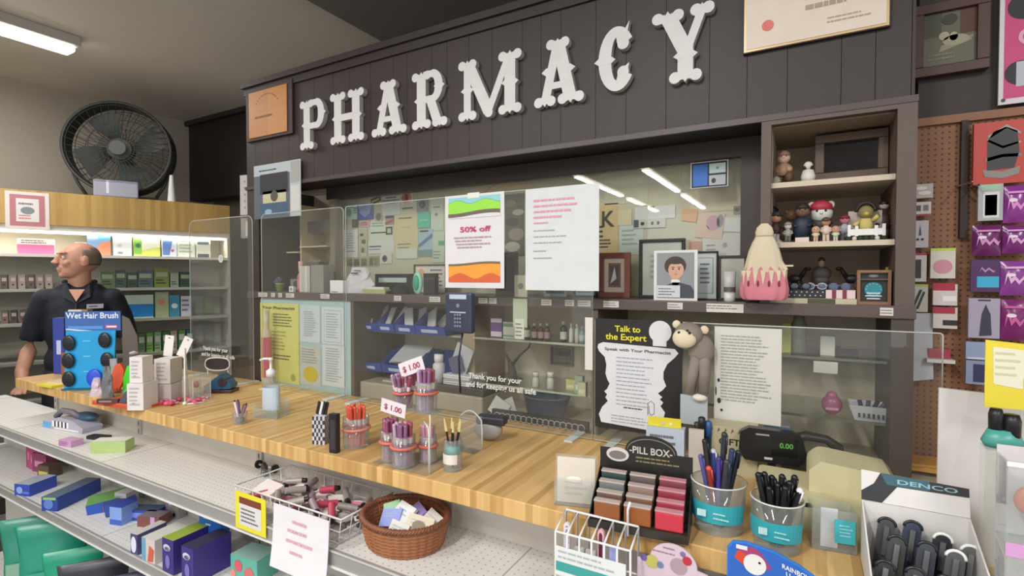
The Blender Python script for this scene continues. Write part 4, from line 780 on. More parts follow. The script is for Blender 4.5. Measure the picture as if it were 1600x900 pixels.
carton('wall_thermostat', 'grey boxed switch panel on the dark post near the poster', 'panel', (p_.x-.02, 1.43, p_.z), (.05, .02, .09), P('#9a958f'), [('r', .45, .1, .9, .85, P('#cfc9bf'))], .4)
# ================================================================ ACRYLIC SCREENS
def etched(b, x, z, h, y, sc=1):
    T = P('#dfe0da', .6)
    b.text('Thank you for your', x, z, y, h, T); b.text('and for keeping us all safe', x-.01*sc, z-h*1.6, y, h, T)
def screen(lab, px0, px1, zt, text=None, r=.02, y=YSH):
    x0 = onY(px0, 500, y).x; x1 = onY(px1, 500, y).x; zb = CT+.004; w = x1-x0; h = zt-zb
    t = thing('acrylic_screen', lab, 'screen', ((x0+x1)/2, y, CT), 0, 'clear acrylic screens on the counter')
    pts = []
    for cx, cz, a0 in ((w/2-r, h-r, 0), (-w/2+r, h-r, PI/2)):
        for i in range(6): a = a0+i*PI/10; pts.append((cx+r*math.cos(a), cz+r*math.sin(a)))
    pts += [(-w/2, 0), (w/2, 0)]; pts = pts[::-1]
    b = B(); b.prism(pts, -.002, .002, PLEXI); b.build('clear_sheet', t, (0, 0, .004))
    b = B(); b.tube([(x_, 0, z_) for x_, z_ in pts], .0016, P('#bfc4bd', .3), 5, True); b.build('polished_edge', t, (0, 0, .004))
    for s_ in (-1, 1): b = B(); b.box(s_*(w/2-.05)-.012, s_*(w/2-.05)+.012, -.045, .05, 0, .004, EDGE); b.build('foot', t)
    if text:
        b = B(); tx = onY(text[0], text[1], y).x-(x0+x1)/2; tz = onY(text[0], text[1], y).z-CT; etched(b, tx, tz, text[2], -.0032); b.build('lettering', t)
    return t
ZSC = 1.743
screen('left clear screen with rounded corners standing before the wall shelves', 298, 396, ZSC, (318, 546, .016), .03)
screen('narrow clear screen in front of the yellow notice', 410, 538, ZSC)
t = screen('wide middle clear screen carrying the two hanging paper signs', 541, 926, ZSC, (733, 590, .016), .008)
p0 = onY(927, 600, YSH).x; p1 = onY(1476, 600, YSH).x
screen('low right clear screen carrying the black expert poster', 930, 1474, 1.389, None, .006)
for lab, px, l in (('round white sticker on the left clear screen', 346, 1), ):
    p_ = onY(345, 404, YSH-.003); tag(B().disc(0, 0, .017, 0, P('#d9d6c9')).disc(0, 0, .017, -.0002, P('#d9d6c9')).disc(0, 0, .012, -.0006, P('#b9c4b4')).build('round_sticker', None, (p_.x, YSH-.003, p_.z)), lab, 'sticker')
# hanging signs
S_ = YSH-.006
W1 = []
for z0_, z1_, c_ in ():
    pass
def wave(z, amp, ph, n=16, f=2): return [(i/n, z+amp*math.sin(ph+i/n*f*2*PI)) for i in range(n+1)]
dec = [('p', [(.06, .955), (.06, .80)]+[(.06+.88*x, z) for x, z in wave(.83, .012, .6)]+[(.94, .955)], P('#9cd3d2'))]
dec = [('r', .06, .83, .94, .955, P('#9fd6d6')), ('P', 0)]
def poly(pts, m, lv): return ('q', pts, m, lv)
x0, x1, z0, z1 = rect(S_, 696, 303, 788, 450); w_ = x1-x0; h_ = z1-z0
t = thing('promotion_sign', 'white 50% off sign with green and orange wave bands hanging on the middle screen', 'sign', ((x0+x1)/2, S_, z0))
b = B(); b.box(-w_/2, w_/2, -.001, .0, 0, h_, P('#dfdde0', .6)); X = lambda u: -w_/2+u*w_; Z = lambda v: v*h_
def band(top, bot, m, lv, n=20):
    for i in range(n):
        u0, u1 = .06+.88*i/n, .06+.88*(i+1)/n
        b.add([(X(u0), -.0015-lv*.0003, Z(bot(u0))), (X(u1), -.0015-lv*.0003, Z(bot(u1))), (X(u1), -.0015-lv*.0003, Z(top(u1))), (X(u0), -.0015-lv*.0003, Z(top(u0)))], [(0, 1, 2, 3)], m)
sn = math.sin
band(lambda u: .975, lambda u: .9, P('#8fd0d4'), 0); band(lambda u: .925+.02*sn(u*13-1.2), lambda u: .9, P('#4f9a8a'), 1); band(lambda u: .92+.02*sn(u*13-1.2), lambda u: .78, P('#9be04a'), 2)
band(lambda u: .815+.015*sn(u*5-2.2), lambda u: .765+.015*sn(u*5-2.2), P('#6e6258'), 3); band(lambda u: .775+.015*sn(u*5-2.2), lambda u: .75, P('#dfdde0', .6), 4)
band(lambda u: .27+.012*sn(u*5-2.2), lambda u: .2, P('#7a6a4c'), 1); band(lambda u: .245+.012*sn(u*5-2.2), lambda u: .06, P('#f0a13c'), 2); band(lambda u: .13+.03*sn(u*12-1.6), lambda u: .06, P('#d9663a'), 3)
b.text('50% off', X(.27), Z(.6), -.0035, h_*.055, P('#c8386a'), width=w_*.52)
for i in range(4): b.lines(X(.16+.02*i), X(.86-.02*i), Z(.555-.035*i), Z(.525-.035*i), 1, P('#b89aa8'), -.003, seed=i, th=.5)
b.build('paper', t)
b = B(); b.box(-w_*.1, w_*.1, -.0024, -.0012, h_-.012, h_+.004, P('#e9e7dc')); b.build('tape', t)
sheet('notice_sign', 'plain white sign with pink heading lines hanging on the middle screen', 'sign', S_, 821, 291, 936, 454, P('#d7dbdc', .6), [('l', .12, .905, .84, .855, 1, P('#dc9aaa')), ('l', .12, .85, .88, .8, 1, P('#dc9aaa')), ('l', .12, .795, .78, .745, 1, P('#dc9aaa')), ('l', .12, .74, .62, .69, 1, P('#dc9aaa')), ('l', .12, .68, .38, .64, 1, P('#dc9aaa')), ('l', .12, .6, .5, .57, 1, P('#a8a8b0')), ('l', .12, .54, .7, .51, 1, P('#a8a8b0')), ('l', .12, .48, .62, .45, 1, P('#a8a8b0')), ('l', .12, .4, .35, .37, 1, P('#a8a8b0')), ('l', .12, .33, .45, .3, 1, P('#a8a8b0'))])
# Expert poster: white pawn shaped gap between two facing black profiles
x0, x1, z0, z1 = rect(S_, 930, 500, 1066, 676); w_ = x1-x0; h_ = z1-z0
t = thing('expert_poster', 'black Talk to the Expert poster with two facing profiles on the right screen', 'poster', ((x0+x1)/2, S_, z0))
b = B(); b.box(-w_/2, w_/2, -.001, 0, 0, h_, P('#1e1c1d', .45))
X = lambda u: -w_/2+u*w_; WP = P('#d6d8dc', .55)
L_ = [(.08, .05), (.05, .12), (.09, .19), (.16, .25), (.13, .28), (.15, .31), (.115, .335), (.15, .36), (.18, .41), (.15, .45), (.13, .5), (.14, .58), (.12, .65), (.05, .70), (.03, .735), (.04, .765), (.1, .785)]
Rr = [(.92, .765), (.96, .73), (.92, .69), (.84, .63), (.8, .56), (.8, .5), (.83, .44), (.79, .40), (.74, .37), (.79, .34), (.76, .32), (.8, .295), (.77, .26), (.82, .21), (.8, .15), (.86, .08), (.88, .03)]
n = len(L_)
for i in range(n-1):
    r0 = Rr[n-1-i]; r1 = Rr[n-2-i]; b.add([(X(L_[i][0]), -.0018, L_[i][1]*h_), (X(r0[0]), -.0018, r0[1]*h_), (X(r1[0]), -.0018, r1[1]*h_), (X(L_[i+1][0]), -.0018, L_[i+1][1]*h_)], [(0, 1, 2, 3)], WP)
b.q(X(.68), X(.83), .78*h_, .9*h_, -.0018, WP); b.disc(X(.76), .905*h_, .125*w_, -.0019, WP)
YL = P('#e3da2e', .5)
b.text('Talk to', X(.24), .89*h_, -.0022, .052*h_, YL, width=.3*w_); b.text('the Expert', X(.13), .815*h_, -.0022, .055*h_, YL, width=.48*w_)
b.text('Speak with Your Pharmacist', X(.12), .715*h_, -.0024, .026*h_, P('#3a3c44'), width=.76*w_)
for i in range(13): b.lines(X(.26), X(.72), (.665-.035*i)*h_, (.645-.035*i)*h_, 1, P('#9aa0ac'), -.0024, seed=i, th=.5)
b.lines(X(.35), X(.66), .225*h_, .195*h_, 1, P('#3a3c44'), -.0024)
b.lines(X(.2), X(.75), .14*h_, .06*h_, 3, P('#9aa0ac'), -.0024)
b.build('poster_sheet', t)
sheet('typed_letter', 'white typed letter with pencil doodles hanging right of the toy monkey', 'letter', S_, 1116, 512, 1221, 660, P('#d2d1c8', .7), [('l', .1, .92, .9, .2, 22, P('#a3a39c')), ('e', .07, .42, .02, .02, BLK), ('e', .08, .2, .03, .03, BLK), ('e', .12, .1, .02, .015, BLK), ('e', .03, .3, .01, .05, BLK)])
sheet('white_strip', 'narrow white paper strip on the right end of the middle screen', 'paper strip', S_, 914, 496, 926, 578, P('#d8d6d0'), [])
# card reader hung on the middle screen
x0, x1, z0, z1 = rect(1.25, 699, 457, 740, 520)
t = thing('card_reader', 'slate blue card reader hanging in front of the middle screen', 'card reader', ((x0+x1)/2, 1.25, z0)); w_ = x1-x0; h_ = z1-z0
b = B(); b.box(-w_/2, w_/2, -.012, .012, 0, h_, P('#3b4054', .4)); b.build('case', t, bevel=.006)
b = B(); b.q(-w_*.32, w_*.32, h_*.84, h_*.95, -.0128, P('#b9c6d8')); b.q(-w_*.3, w_*.3, h_*.5, h_*.53, -.0128, P('#b9c0d0')); b.disc(0, h_*.68, .006, -.0128, P('#7f88a0'), 10)
for i in range(3):
    for j in range(4): b.box(-.012+i*.009, -.006+i*.009, -.0145, -.0122, .018+j*.011, .024+j*.011, P('#8088a0'))
b.build('keypad', t)
b = B(); b.box(-.006, .006, .012, .032, h_*.4, h_*.6, P('#3b4054')); b.build('mount', t)
b = B(); b.tube([(0, .015, .01), (-.02, .02, -.08), (-.018, .025, -.184)], .003, P('#2c3040'), 6); b.build('cable', t)
# ================================================================ TOY MONKEY
p_ = onY(1082, 575, 1.268)
t = thing('toy_monkey', 'grey plush monkey with cream face hugging the top of the right screen', 'soft toy', (p_.x, 1.262, CT)); FU = P('#857b73', .95, 0, .3); CF = P('#dccfb2', .95, 0, .1)
def mz(py): return onY(1080, py, 1.262).z-CT
def mx(px): return onY(px, 560, 1.262).x-p_.x
b = B(); hx, hz = mx(1077), mz(522)
b.ell((mx(1095), .0, mz(545)), (.030, .022, .036), FU); b.tube([(mx(1093), 0, mz(535)), (mx(1084), -.012, mz(585)), (mx(1080), -.016, mz(612))], [.014, .013, .012], FU, 10); b.tube([(mx(1100), 0, mz(545)), (mx(1103), -.012, mz(580)), (mx(1100), -.016, mz(610))], [.014, .013, .013], FU, 10)
b.ell((hx, -.012, hz), (.032, .027, .029), P('#8a8074', .95, 0, .25)); b.build('plush_body', t)
b = B(); b.ell((hx-.006, -.028, hz-.008), (.027, .016, .023), CF); b.build('muzzle', t)
for ex in (mx(1066), mx(1082)): b = B(); b.ell((ex, -.038, hz+.006), .0035, BLACK, 8, 6); b.build('eye', t)
b = B(); b.ell((mx(1079), -.042, hz+.012), .0028, BLACK, 8, 6); b.build('nose', t)
for ex, ez in ((mx(1058), hz+.022), (mx(1101), hz+.012)): b = B(); b.ell((ex, -.008, ez), (.010, .005, .010), CF, 10, 8); b.build('ear', t)
for ex, ez in ((mx(1096), mz(617)), ): b = B(); b.ell((ex, -.02, ez), (.016, .012, .009), P('#dcd6c6', .9)); b.build('paw', t)
b = B(); b.box(mx(1066), mx(1108), -.018, -.014, mz(660), mz(615), P('#a9b2b4', .8)); b.build('cloth_tag', t)
# ================================================================ UNDER THE LEDGE
yy = YW+.0035
sheet('yellow_notice', 'tall yellow printed notice on the pale blue panel', 'notice', yy-.002, 407, 474, 467, 597, P('#d2d070', .7), [('t', 'Your Pharmacist', .06, .925, .035, P('#3e3e20'), .85), ('l', .35, .88, .92, .7, 5, P('#6a6a3c')), ('l', .3, .66, .7, .4, 6, P('#a5a54c')), ('l', .35, .36, .85, .28, 2, P('#6a6a3c')), ('c', .85, .08, .06, P('#9aa84c'))])
sheet('typed_page', 'upper left white typed page beside the yellow notice', 'page', yy-.0015, 469, 477, 500, 535, P('#c5d0d4', .7), [('l', .2, .85, .85, .15, 12, P('#9aa6ae'))], 'typed pages on the pale blue panel')
sheet('typed_page', 'upper right white typed page at the panel edge', 'page', yy-.0015, 503, 480, 537, 538, P('#ccd4d8', .7), [('r', .1, .05, .9, .92, P('#aab4bc')), ('R', .12, .07, .88, .9, P('#ccd4d8')), ('l', .2, .85, .85, .15, 10, P('#9aa6ae'))], 'typed pages on the pale blue panel')
sheet('typed_page', 'lower left typed page with grey photograph and yellow disc', 'page', yy-.0015, 469, 541, 501, 602, P('#bdbfb8', .7), [('l', .1, .95, .9, .55, 6, P('#9a9c94'))], 'typed pages on the pale blue panel')
p_ = onY(485, 585, yy-.003); tag(B().prism(circ(0, 0, .042, 24, .72), -.0008, 0, P('#c4b423', .5)).build('yellow_disc', None, (p_.x, yy-.0018, p_.z)), 'oval mustard yellow sticker on the lower left typed page', 'sticker')
sheet('typed_page', 'lower right white typed page at the panel edge', 'page', yy-.0015, 504, 540, 539, 604, P('#ccd3d6', .7), [('l', .15, .95, .9, .1, 14, P('#a2aab2'))], 'typed pages on the pale blue panel')
# pink spray bottle seen in front of yellow notice
x_ = onY(418, 560, 1.325).x; zt = onY(418, 485, 1.325).z
t = thing('spray_bottle', 'tall clear bottle with pink label in front of the yellow notice', 'bottle', (x_, 1.322, CT)); h_ = zt-CT
b = B(); b.lathe([(.017, 0), (.019, .01), (.019, h_*.66), (.013, h_*.74), (.009, h_*.8), (.012, h_)], P('#c9b9a0', .3), n=16); b.build('bottle_body', t)
b = B(); b.lathe([(.0196, h_*.1), (.0196, h_*.64)], P('#c25a66', .4), n=16, close=True); b.build('bottle_label', t)
# blue bins
BL = P('#27449a', .4)
def bin_(lab, px0, px1, z, y0=1.43):
    x0 = onY(px0, 505, y0).x; x1 = onY(px1, 505, y0).x; w = x1-x0-.002
    t = thing('parts_bin', lab, 'bin', ((x0+x1)/2, y0, z), 0, 'blue bins under the ledge'); th = .003
    sd = [(0, 0), (.16, 0), (.16, .075), (.06, .075), (-.01, .03)]
    b = B()
    for s_ in (-1, 1):
        xx = s_*(w/2); b.add([(xx-s_*th*i, y_, z_) for i in (0, 1) for y_, z_ in sd], [(0, 1, 2, 3, 4), (9, 8, 7, 6, 5)]+[(j, 5+j, 5+(j+1) % 5, (j+1) % 5) for j in range(5)], BL)
    b.box(-w/2, w/2, 0, .16, 0, th, BL); b.box(-w/2, w/2, .157, .16, 0, .075, BL)
    b.add([(-w/2, 0, 0), (w/2, 0, 0), (w/2, -.01, .032), (-w/2, -.01, .032), (-w/2, .003, 0), (w/2, .003, 0), (w/2, -.007, .032), (-w/2, -.007, .032)], [(0, 1, 2, 3), (7, 6, 5, 4), (3, 2, 6, 7)], BL); b.build('bin_body', t)
    b = B(); b.add([(-w*.3, -.0032, .008), (w*.25, -.0032, .008), (w*.25, -.0075, .02), (-w*.3, -.0075, .02)], [(0, 1, 2, 3)], P('#b8c4e6')); b.build('bin_label', t)
    return (x0+x1)/2, w
rnd = random.Random(4)
nm = ['first', 'second', 'third', 'fourth']
for i, (a, c) in enumerate(((556, 590), (590, 617), (618, 650), (650, 697))):
    x_, w = bin_('%s blue open bin from the left in the upper row' % nm[i], a, c, 1.295)
    for j in range(2):
        tag(B().cb((0, .02, .055), (w*.4, .004, .085), P('#cdccd0'), rz=rnd.uniform(-.3, .3), ry=rnd.uniform(-.7, .7), rx=-.5).build('paper_packet', None, (x_+(j-.5)*w*.4, 1.45+j*.03, 1.290)), '%s folded white packet in the %s blue bin of the upper row' % (['front', 'rear'][j], nm[i]), 'packet', 'folded papers in the blue bins')
x_, w = bin_('wide blue bin at the left of the lower row', 558, 597, 1.145); x2_, w2 = bin_('blue bin in the middle of the lower row', 598, 650, 1.145); x3_, w3 = bin_('blue bin at the right of the lower row behind the stand', 651, 705, 1.145)
tag(B().cb((0, 0, .05), (w2*.8, .12, .004), P('#a9abae'), rx=.4).cb((.01, -.01, .058), (w2*.8, .12, .003), P('#bfc0c2'), rx=.4, rz=.2).build('paper_packet', None, (x2_, 1.50, 1.155)), 'grey papers lying in the middle blue bin of the lower row', 'papers', 'folded papers in the blue bins')
# medicine bottles on the clear shelves
GB = 'medicine bottles on the upper clear shelf'
def onshelf(px0, px1, pt, z, y):
    x0 = onY(px0, 510, y).x; x1 = onY(px1, 510, y).x; return (x0+x1)/2, x1-x0, onY((px0+px1)/2, pt, y).z-z
x_, w, h = onshelf(767, 784, 496, 1.30, 1.45); carton('medicine_carton', 'purple and white medicine carton at the left of the clear shelf', 'carton', (x_, 1.46, 1.30), (w, .02, h), P('#6d4a88', .4), [('r', 0, .75, 1, .95, P('#d5cfdc')), ('r', 0, .05, 1, .3, P('#d9d0dc'))])
x_, w, h = onshelf(786, 803, 503, 1.30, 1.45); carton('medicine_carton', 'pale green and white medicine carton beside the purple carton', 'carton', (x_, 1.46, 1.30), (w, .02, h), P('#c6ccb8', .4), [('r', 0, .7, 1, .9, P('#6f9a7c')), ('r', 0, .1, 1, .2, P('#6f9a7c'))])
x_, w, h = onshelf(803, 814, 505, 1.30, 1.45); carton('medicine_carton', 'small dark green topped carton behind the hanging note', 'carton', (x_, 1.46, 1.30), (w, .02, h), P('#b9c4b0', .4), [('r', 0, .75, 1, 1, P('#2f4a34'))])
AM = P('#3a2a24', .2)
for i, (a, c, pt, bc, cc, lc, lab) in enumerate(((815, 826, 500, '#31302c', '#4c4a46', '#c9cdb8', 'dark bottle with pale label, first right of the cartons'), (828, 837, 505, '#4a2f2c', '#c9b8b4', '#b9a49c', 'small amber bottle, first of the three white capped ones'), (838, 847, 505, '#58302c', '#c9c0ba', '#b59a94', 'small amber bottle, second of the three white capped ones'), (848, 857, 505, '#5f3436', '#c5bcb8', '#b08a8a', 'small amber bottle, third of the three white capped ones'), (873, 884, 502, '#2d3230', '#c9c9c2', '#b9beb4', 'dark bottle with pale cap in the middle of the clear shelf'), (887, 894, 505, '#c9c8c0', '#dcdad4', None, 'slim white bottle right of the middle dark bottle'), (896, 903, 506, '#b9bab0', '#d5d4cc', None, 'slim cream bottle second from the right end'), (903, 913, 510, '#7c9490', '#9aa8a4', '#b5c0bc', 'grey green bottle at the right end of the clear shelf'))):
    x_, w, h = onshelf(a, c, pt, 1.30, 1.45); bottle('medicine_bottle', lab, (x_, 1.46, 1.30), w*.46, h, P(bc, .25), P(cc, .4), P(lc) if lc else None, group=GB)
for i, (a, c, lab) in enumerate(((830, 840, 'left white pill bottle on the lower clear shelf'), (853, 864, 'right white pill bottle on the lower clear shelf'))):
    x_, w, h = onshelf(a, c, 582, 1.15, 1.45); bottle('pill_bottle', lab, (x_, 1.46, 1.15), w*.5, h, P('#c9c8bc', .4), P('#dddcd4', .4), None, .9, .3)
for i, (a, c, pt, col, lab) in enumerate(((882, 896, 594, '#c9c583', 'yellow carton at the right of the lower clear shelf'), (898, 910, 588, '#a8b3a0', 'grey green carton beside the yellow carton'), (905, 917, 597, '#c4c69a', 'pale yellow carton at the end of the lower clear shelf'))):
    x_, w, h = onshelf(a, c, pt, 1.15, 1.46-.02*i); carton('small_carton', lab, 'carton', (x_, 1.48-.03*i, 1.15), (w, .018, h), P(col, .5), [('r', .1, .2, .9, .5, P('#dedcc0'))])
# little framed picture on the back wall, dark antler shape
x0, x1, z0, z1 = rect(YBACK-.012, 860, 542, 895, 571); frame('picture_frame', 'small framed grey photograph on the wall under the clear shelf', ((x0+x1)/2, YBACK-.014, z0), x1-x0, z1-z0, .004, P('#a08c74'), P('#6d655c'), [('r', .1, .1, .9, .5, P('#8a8478')), ('r', .3, .5, .9, .8, P('#5a524a'))])
x_ = onY(795, 590, 1.42).x
t = thing('driftwood_ornament', 'dark forked driftwood ornament on the lower clear shelf', 'ornament', (x_, 1.45, 1.15)); K = P('#4c4640', .8)
b = B(); b.tube([(.0, 0, 0), (-.004, 0, .04), (-.012, 0, .075)], [.016, .014, .008], K, 8); b.tube([(-.012, 0, .07), (-.03, 0, .1), (-.036, 0, .12)], [.006, .004, .002], K, 7); b.tube([(-.008, 0, .06), (.02, 0, .095), (.055, 0, .125), (.062, 0, .14)], [.006, .004, .003, .002], K, 7); b.tube([(.004, 0, .03), (.03, .01, .02)], [.005, .002], K, 6); b.tube([(-.004, 0, .04), (-.03, 0, .03)], [.005, .002], K, 6); b.build('branch', t)
# low level behind the middle screen: grey tub, patterned strip, folded papers
DK = CT-.012
x0 = onY(812, 625, 1.42).x; x1 = onY(880, 625, 1.42).x; m_ = (x0+x1)/2
t = thing('grey_tub', 'slate grey oval tub on the deck behind the middle screen', 'tub', (m_, 1.46, DK)); r_ = (x1-x0)/2
b = B(); b.lathe([(r_*.8, 0), (r_, .07), (r_*1.04, .072), (r_*1.0, .076), (r_*.8, .012)], P('#5d6170', .5), sy=.8, n=28, close=True); b.lathe([(0.0001, .01), (r_*.82, .012)], P('#5d6170', .5), sy=.8, n=28); b.build('tub_body', t)
x0 = onY(772, 655, 1.375).x; x1 = onY(921, 675, 1.375).x
b = B(); b.box(0, x1-x0, -.012, .0, 0, .035, P('#2d2b2d', .5)); rnd = random.Random(11)
for i in range(16):
    cx = .02+i*(x1-x0-.04)/15; b.tube([(cx+.011*math.cos(2*PI*j/10), -.0125, .017+.010*math.sin(2*PI*j/10)) for j in range(10)], .0013, P('#b9b7b2'), 4, True)
tag(b.build('patterned_tray', None, (x0, 1.374, DK)), 'black tray with white ring pattern along the deck', 'tray')
xx = onY(780, 645, 1.40).x
tag(B().cb((0, 0, .03), (.06, .003, .055), P('#c9c6c2'), ry=.5, rx=-.2).cb((.03, .01, .03), (.05, .003, .06), P('#b9b5b0'), ry=-.5, rx=-.2).build('folded_papers', None, (xx, 1.40, DK)), 'folded white papers leaning behind the middle screen', 'papers')
# printer with paper stack behind the screen
p_ = onZ(655, 672, CT); 
x0 = onY(556, 650, 1.36).x; x1 = onY(748, 660, 1.36).x
t = thing('printer', 'beige and dark desktop printer behind the middle screen', 'printer', ((x0+x1)/2, 1.47, DK)); w = x1-x0
b = B(); b.box(-w/2, w/2, -.09, .09, 0, .06, P('#a69e8c', .5)); b.build('case', t, bevel=.006)
b = B(); b.box(w*.05, w*.5, -.085, .09, .06, .085, P('#3d3c40', .4)); b.build('lid', t, bevel=.004)
b = B(); b.box(-w*.36, w*.05, -.05, .07, .06, .064, P('#c9c3b3', .5)); b.build('output_tray', t)
xs = onY(722, 620, 1.42).x-(x0+x1)/2
for i in range(5): tag(B().cb((0, 0, .0035), (.11, .1, .006), P(['#b5b4b4', '#c8c7c8', '#a8a7a9', '#cfced0', '#d9d8da'][i], .7), rz=.06*(i % 3-1)).build('paper_ream', None, ((x0+x1)/2+xs, 1.44, DK+.086+i*.007)), 'sheaf of paper, %s from the bottom of the stack on the printer' % ['first', 'second', 'third', 'fourth', 'fifth'][i], 'paper', 'stack of paper on the printer')
b = B(); b.lathe([(.02, 0), (.021, .06), (.012, .07)], P('#c9ccd0', .3)); b.lathe([(.016, .07), (.016, .095)], P('#e4e4e4', .4)); 
xx = onY(683, 560, 1.40).x; tag(b.build('white_bottle', None, (xx, 1.41, DK+.06+.026)), 'white capped plastic bottle standing on the printer', 'bottle')
b = B(); b.cb((0, 0, .05), (.07, .004, .09), P('#b5b7bc'), ry=.4); b.cb((-.015, -.01, .03), (.05, .004, .055), P('#50566e'), ry=-.3); tag(b.build('crumpled_sheet', None, (onY(716, 590, 1.42).x+.015, 1.42, DK+.122)), 'grey white crumpled sheet standing on the paper stack', 'paper')
# right glass case contents
def cs(px, y=1.46): return onY(px, 600, y).x
x_, w, h = onshelf(1281, 1306, 525, 1.31, 1.46); carton('white_carton', 'white upright carton on the upper clear shelf at right', 'carton', (x_, 1.47, 1.31), (w*.9, .03, h), P('#b9b8ac'), [])
x_, w, h = onshelf(1240, 1256, 528, 1.31, 1.46)
tag(B().lathe([(.018, 0), (.018, .07), (.012, .078), (.012, .1)], P('#8f8f80', .4)).build('grey_canister', None, (x_, 1.49, 1.31)), 'grey cylinder canister left on the upper clear shelf at right', 'canister')
x_, w, h = onshelf(1222, 1236, 505, 1.31, 1.46); carton('green_folder', 'upright lime green folder behind the typed letter edge', 'folder', (x_, 1.47, 1.31), (w, .01, min(h, .09)), P('#9a9c3c'), [])
b = B(); b.box(-.03, .03, -.006, .006, 0, .012, P('#2f2624')); b.box(-.028, -.008, -.01, .01, .0, .018, P('#2f2624')); x0, x1, z0, z1 = rect(1.6, 1290, 520, 1345, 530); tag(b.build('dark_clip', None, (cs(1318, 1.5), 1.5, 1.31)), 'dark stapler like clip on the upper clear shelf at right', 'stapler')
sheet('white_tag', 'blank white price card on the edge of the upper right clear shelf', 'tag', 1.415, 1271, 565, 1309, 583, P('#d3cfc2'), [])
x0, x1, z0, z1 = rect(1.46, 1283, 604, 1317, 640)
b = B(); b.ell((0, 0, .022), (.022, .018, .024), P('#a8547c', .3)); b.ell((0, 0, .044), (.012, .012, .01), P('#b8648c', .3)); b.box(-.013, .013, -.0188, -.017, .012, .018, P('#d08fb0')); tag(b.build('pink_pouch', None, (cs(1300), 1.46, 1.17)), 'round magenta pouch on the lower clear shelf', 'pouch')
xx = cs(1360, 1.44)
t = thing('white_basket', 'white slotted plastic basket on the lower clear shelf at right', 'basket', (xx, 1.45, 1.17)); WB = P('#c4c6cc', .5)
def frustum(b, w0, d0, w1, d1, h, th, mat, z=0):
    for (ax0, ay0, bx0, by0, ax1, ay1, bx1, by1) in ((-w0, -d0, w0, -d0, -w1, -d1, w1, -d1), (w0, -d0, w0, d0, w1, -d1, w1, d1), (w0, d0, -w0, d0, w1, d1, -w1, d1), (-w0, d0, -w0, -d0, -w1, d1, -w1, -d1)):
        o = [(ax0/2, ay0/2, z), (bx0/2, by0/2, z), (bx1/2, by1/2, z+h), (ax1/2, ay1/2, z+h)]
        f = 1-2*th/max(w0, d0); i_ = [(x*f, y*f, zz) for x, y, zz in o]
        b.add(o+i_, [(0, 1, 2, 3), (7, 6, 5, 4), (3, 2, 6, 7), (0, 4, 5, 1), (1, 5, 6, 2), (4, 0, 3, 7)], mat)
b = B(); frustum(b, .06, .05, .085, .07, .035, .0015, WB); b.box(-.03, .03, -.025, .025, 0, .002, WB); [b.box(-.024+i*.009, -.020+i*.009, -.0295-.003, -.026, .008, .018, P('#3a3a44')) for i in range(6)]; b.build('basket_body', t)
for i in range(4): tag(B().cyl((-.012+i*.006, 0, .004), (-.02+i*.018, .0, .042), .0045, P(['#3d3c4c', '#5a5a70', '#2e2e38', '#484858'][i], .4), n=8).build('marker', None, (xx, 1.445+i*.004, 1.17)), 'dark grey marker lying in the white slotted basket', 'marker', 'markers in the white basket')
# ================================================================ COUNTER ITEMS
def hpx(P_, py_base, py_top): return (py_base-py_top)*k(P_)
GC = 'things on the counter'
# --- brush display (blue)
p_ = cp(140, 608); s = k(p_)
t = thing('brush_display', 'bright blue card display of black hair brushes at the left end of the counter', 'display', p_, YAW+.1)
W_ = 72*s; H_ = 92*s; HH = 114*s; CY = P('#1e9bd4', .45); NB = P('#3a62a8', .45)
b = B(); b.box(-W_/2, W_/2, -.02, .06, 0, .006, P('#1b5f6c')); b.prism([(-W_*.5, .006), (W_*.5, .006), (W_*.56, H_), (-W_*.44, H_)], -.004, .0, CY)
for j in range(3): b.lines(-W_*.1, W_*.12, H_*(.28+.26*j)+.012, H_*(.28+.26*j), 1, P('#6fd0f0'), -.0048)
b.build('tray_card', t)
b = B(); b.box(-W_*.46, W_*.66, -.002, .002, H_, HH+.02, NB); b.q(-W_*.4, W_*.3, H_+.006, H_+.018, -.003, P('#4f92d8')); b.text('Wet Hair Brush', -W_*.44, HH-.006, -.0035, .022, P('#dbe4f2'), width=W_*1.06)
b.q(W_*.35, W_*.6, H_+.008, H_+.022, -.003, P('#b05a80')); b.q(W_*.38, W_*.58, H_+.012, H_+.018, -.0034, P('#e8e0ea')); b.add([(-W_*.44, -.0035, H_+.004), (W_*.1, -.0035, H_-.006), (W_*.1, -.0035, H_), (-W_*.44, -.0035, H_+.009)], [(0, 1, 2, 3)], P('#d8d4e6')); b.build('header_card', t)
nmb = ['top left', 'top right', 'middle left', 'middle right', 'bottom left']
for i, (u, v) in enumerate(((-.36, .8), (.36, .84), (-.38, .5), (.4, .5), (-.38, .19))):
    o = thing('hair_brush', 'black oval hair brush in the %s slot of the blue display' % nmb[i], 'hair brush', t.location+Matrix.Rotation(YAW+.1, 3, 'Z') @ Vector((u*W_, -.012, v*H_)), YAW+.1, 'hair brushes on the blue display')
    b = B(); b.ell((0, 0, 0), (.023, .008, .03), P('#20232a', .35)); b.build('brush_head', o)
    b = B(); [b.cyl((x_*.006, -.006, z_*.008), (x_*.006, -.013, z_*.008), .0012, P('#3c3f48'), n=5) for x_ in (-2, -1, 0, 1, 2) for z_ in (-2, -1, 0, 1, 2) if abs(x_)+abs(z_) < 4]; b.build('bristles', o)
o = thing('hair_brush', 'royal blue oval hair brush in the bottom right slot of the blue display', 'hair brush', t.location+Matrix.Rotation(YAW+.1, 3, 'Z') @ Vector((.14*W_, -.012, .2*H_)), YAW+.1, 'hair brushes on the blue display')
b = B(); b.ell((0, 0, 0), (.028, .008, .034), P('#2a4fd0', .35)); b.build('brush_head', o)
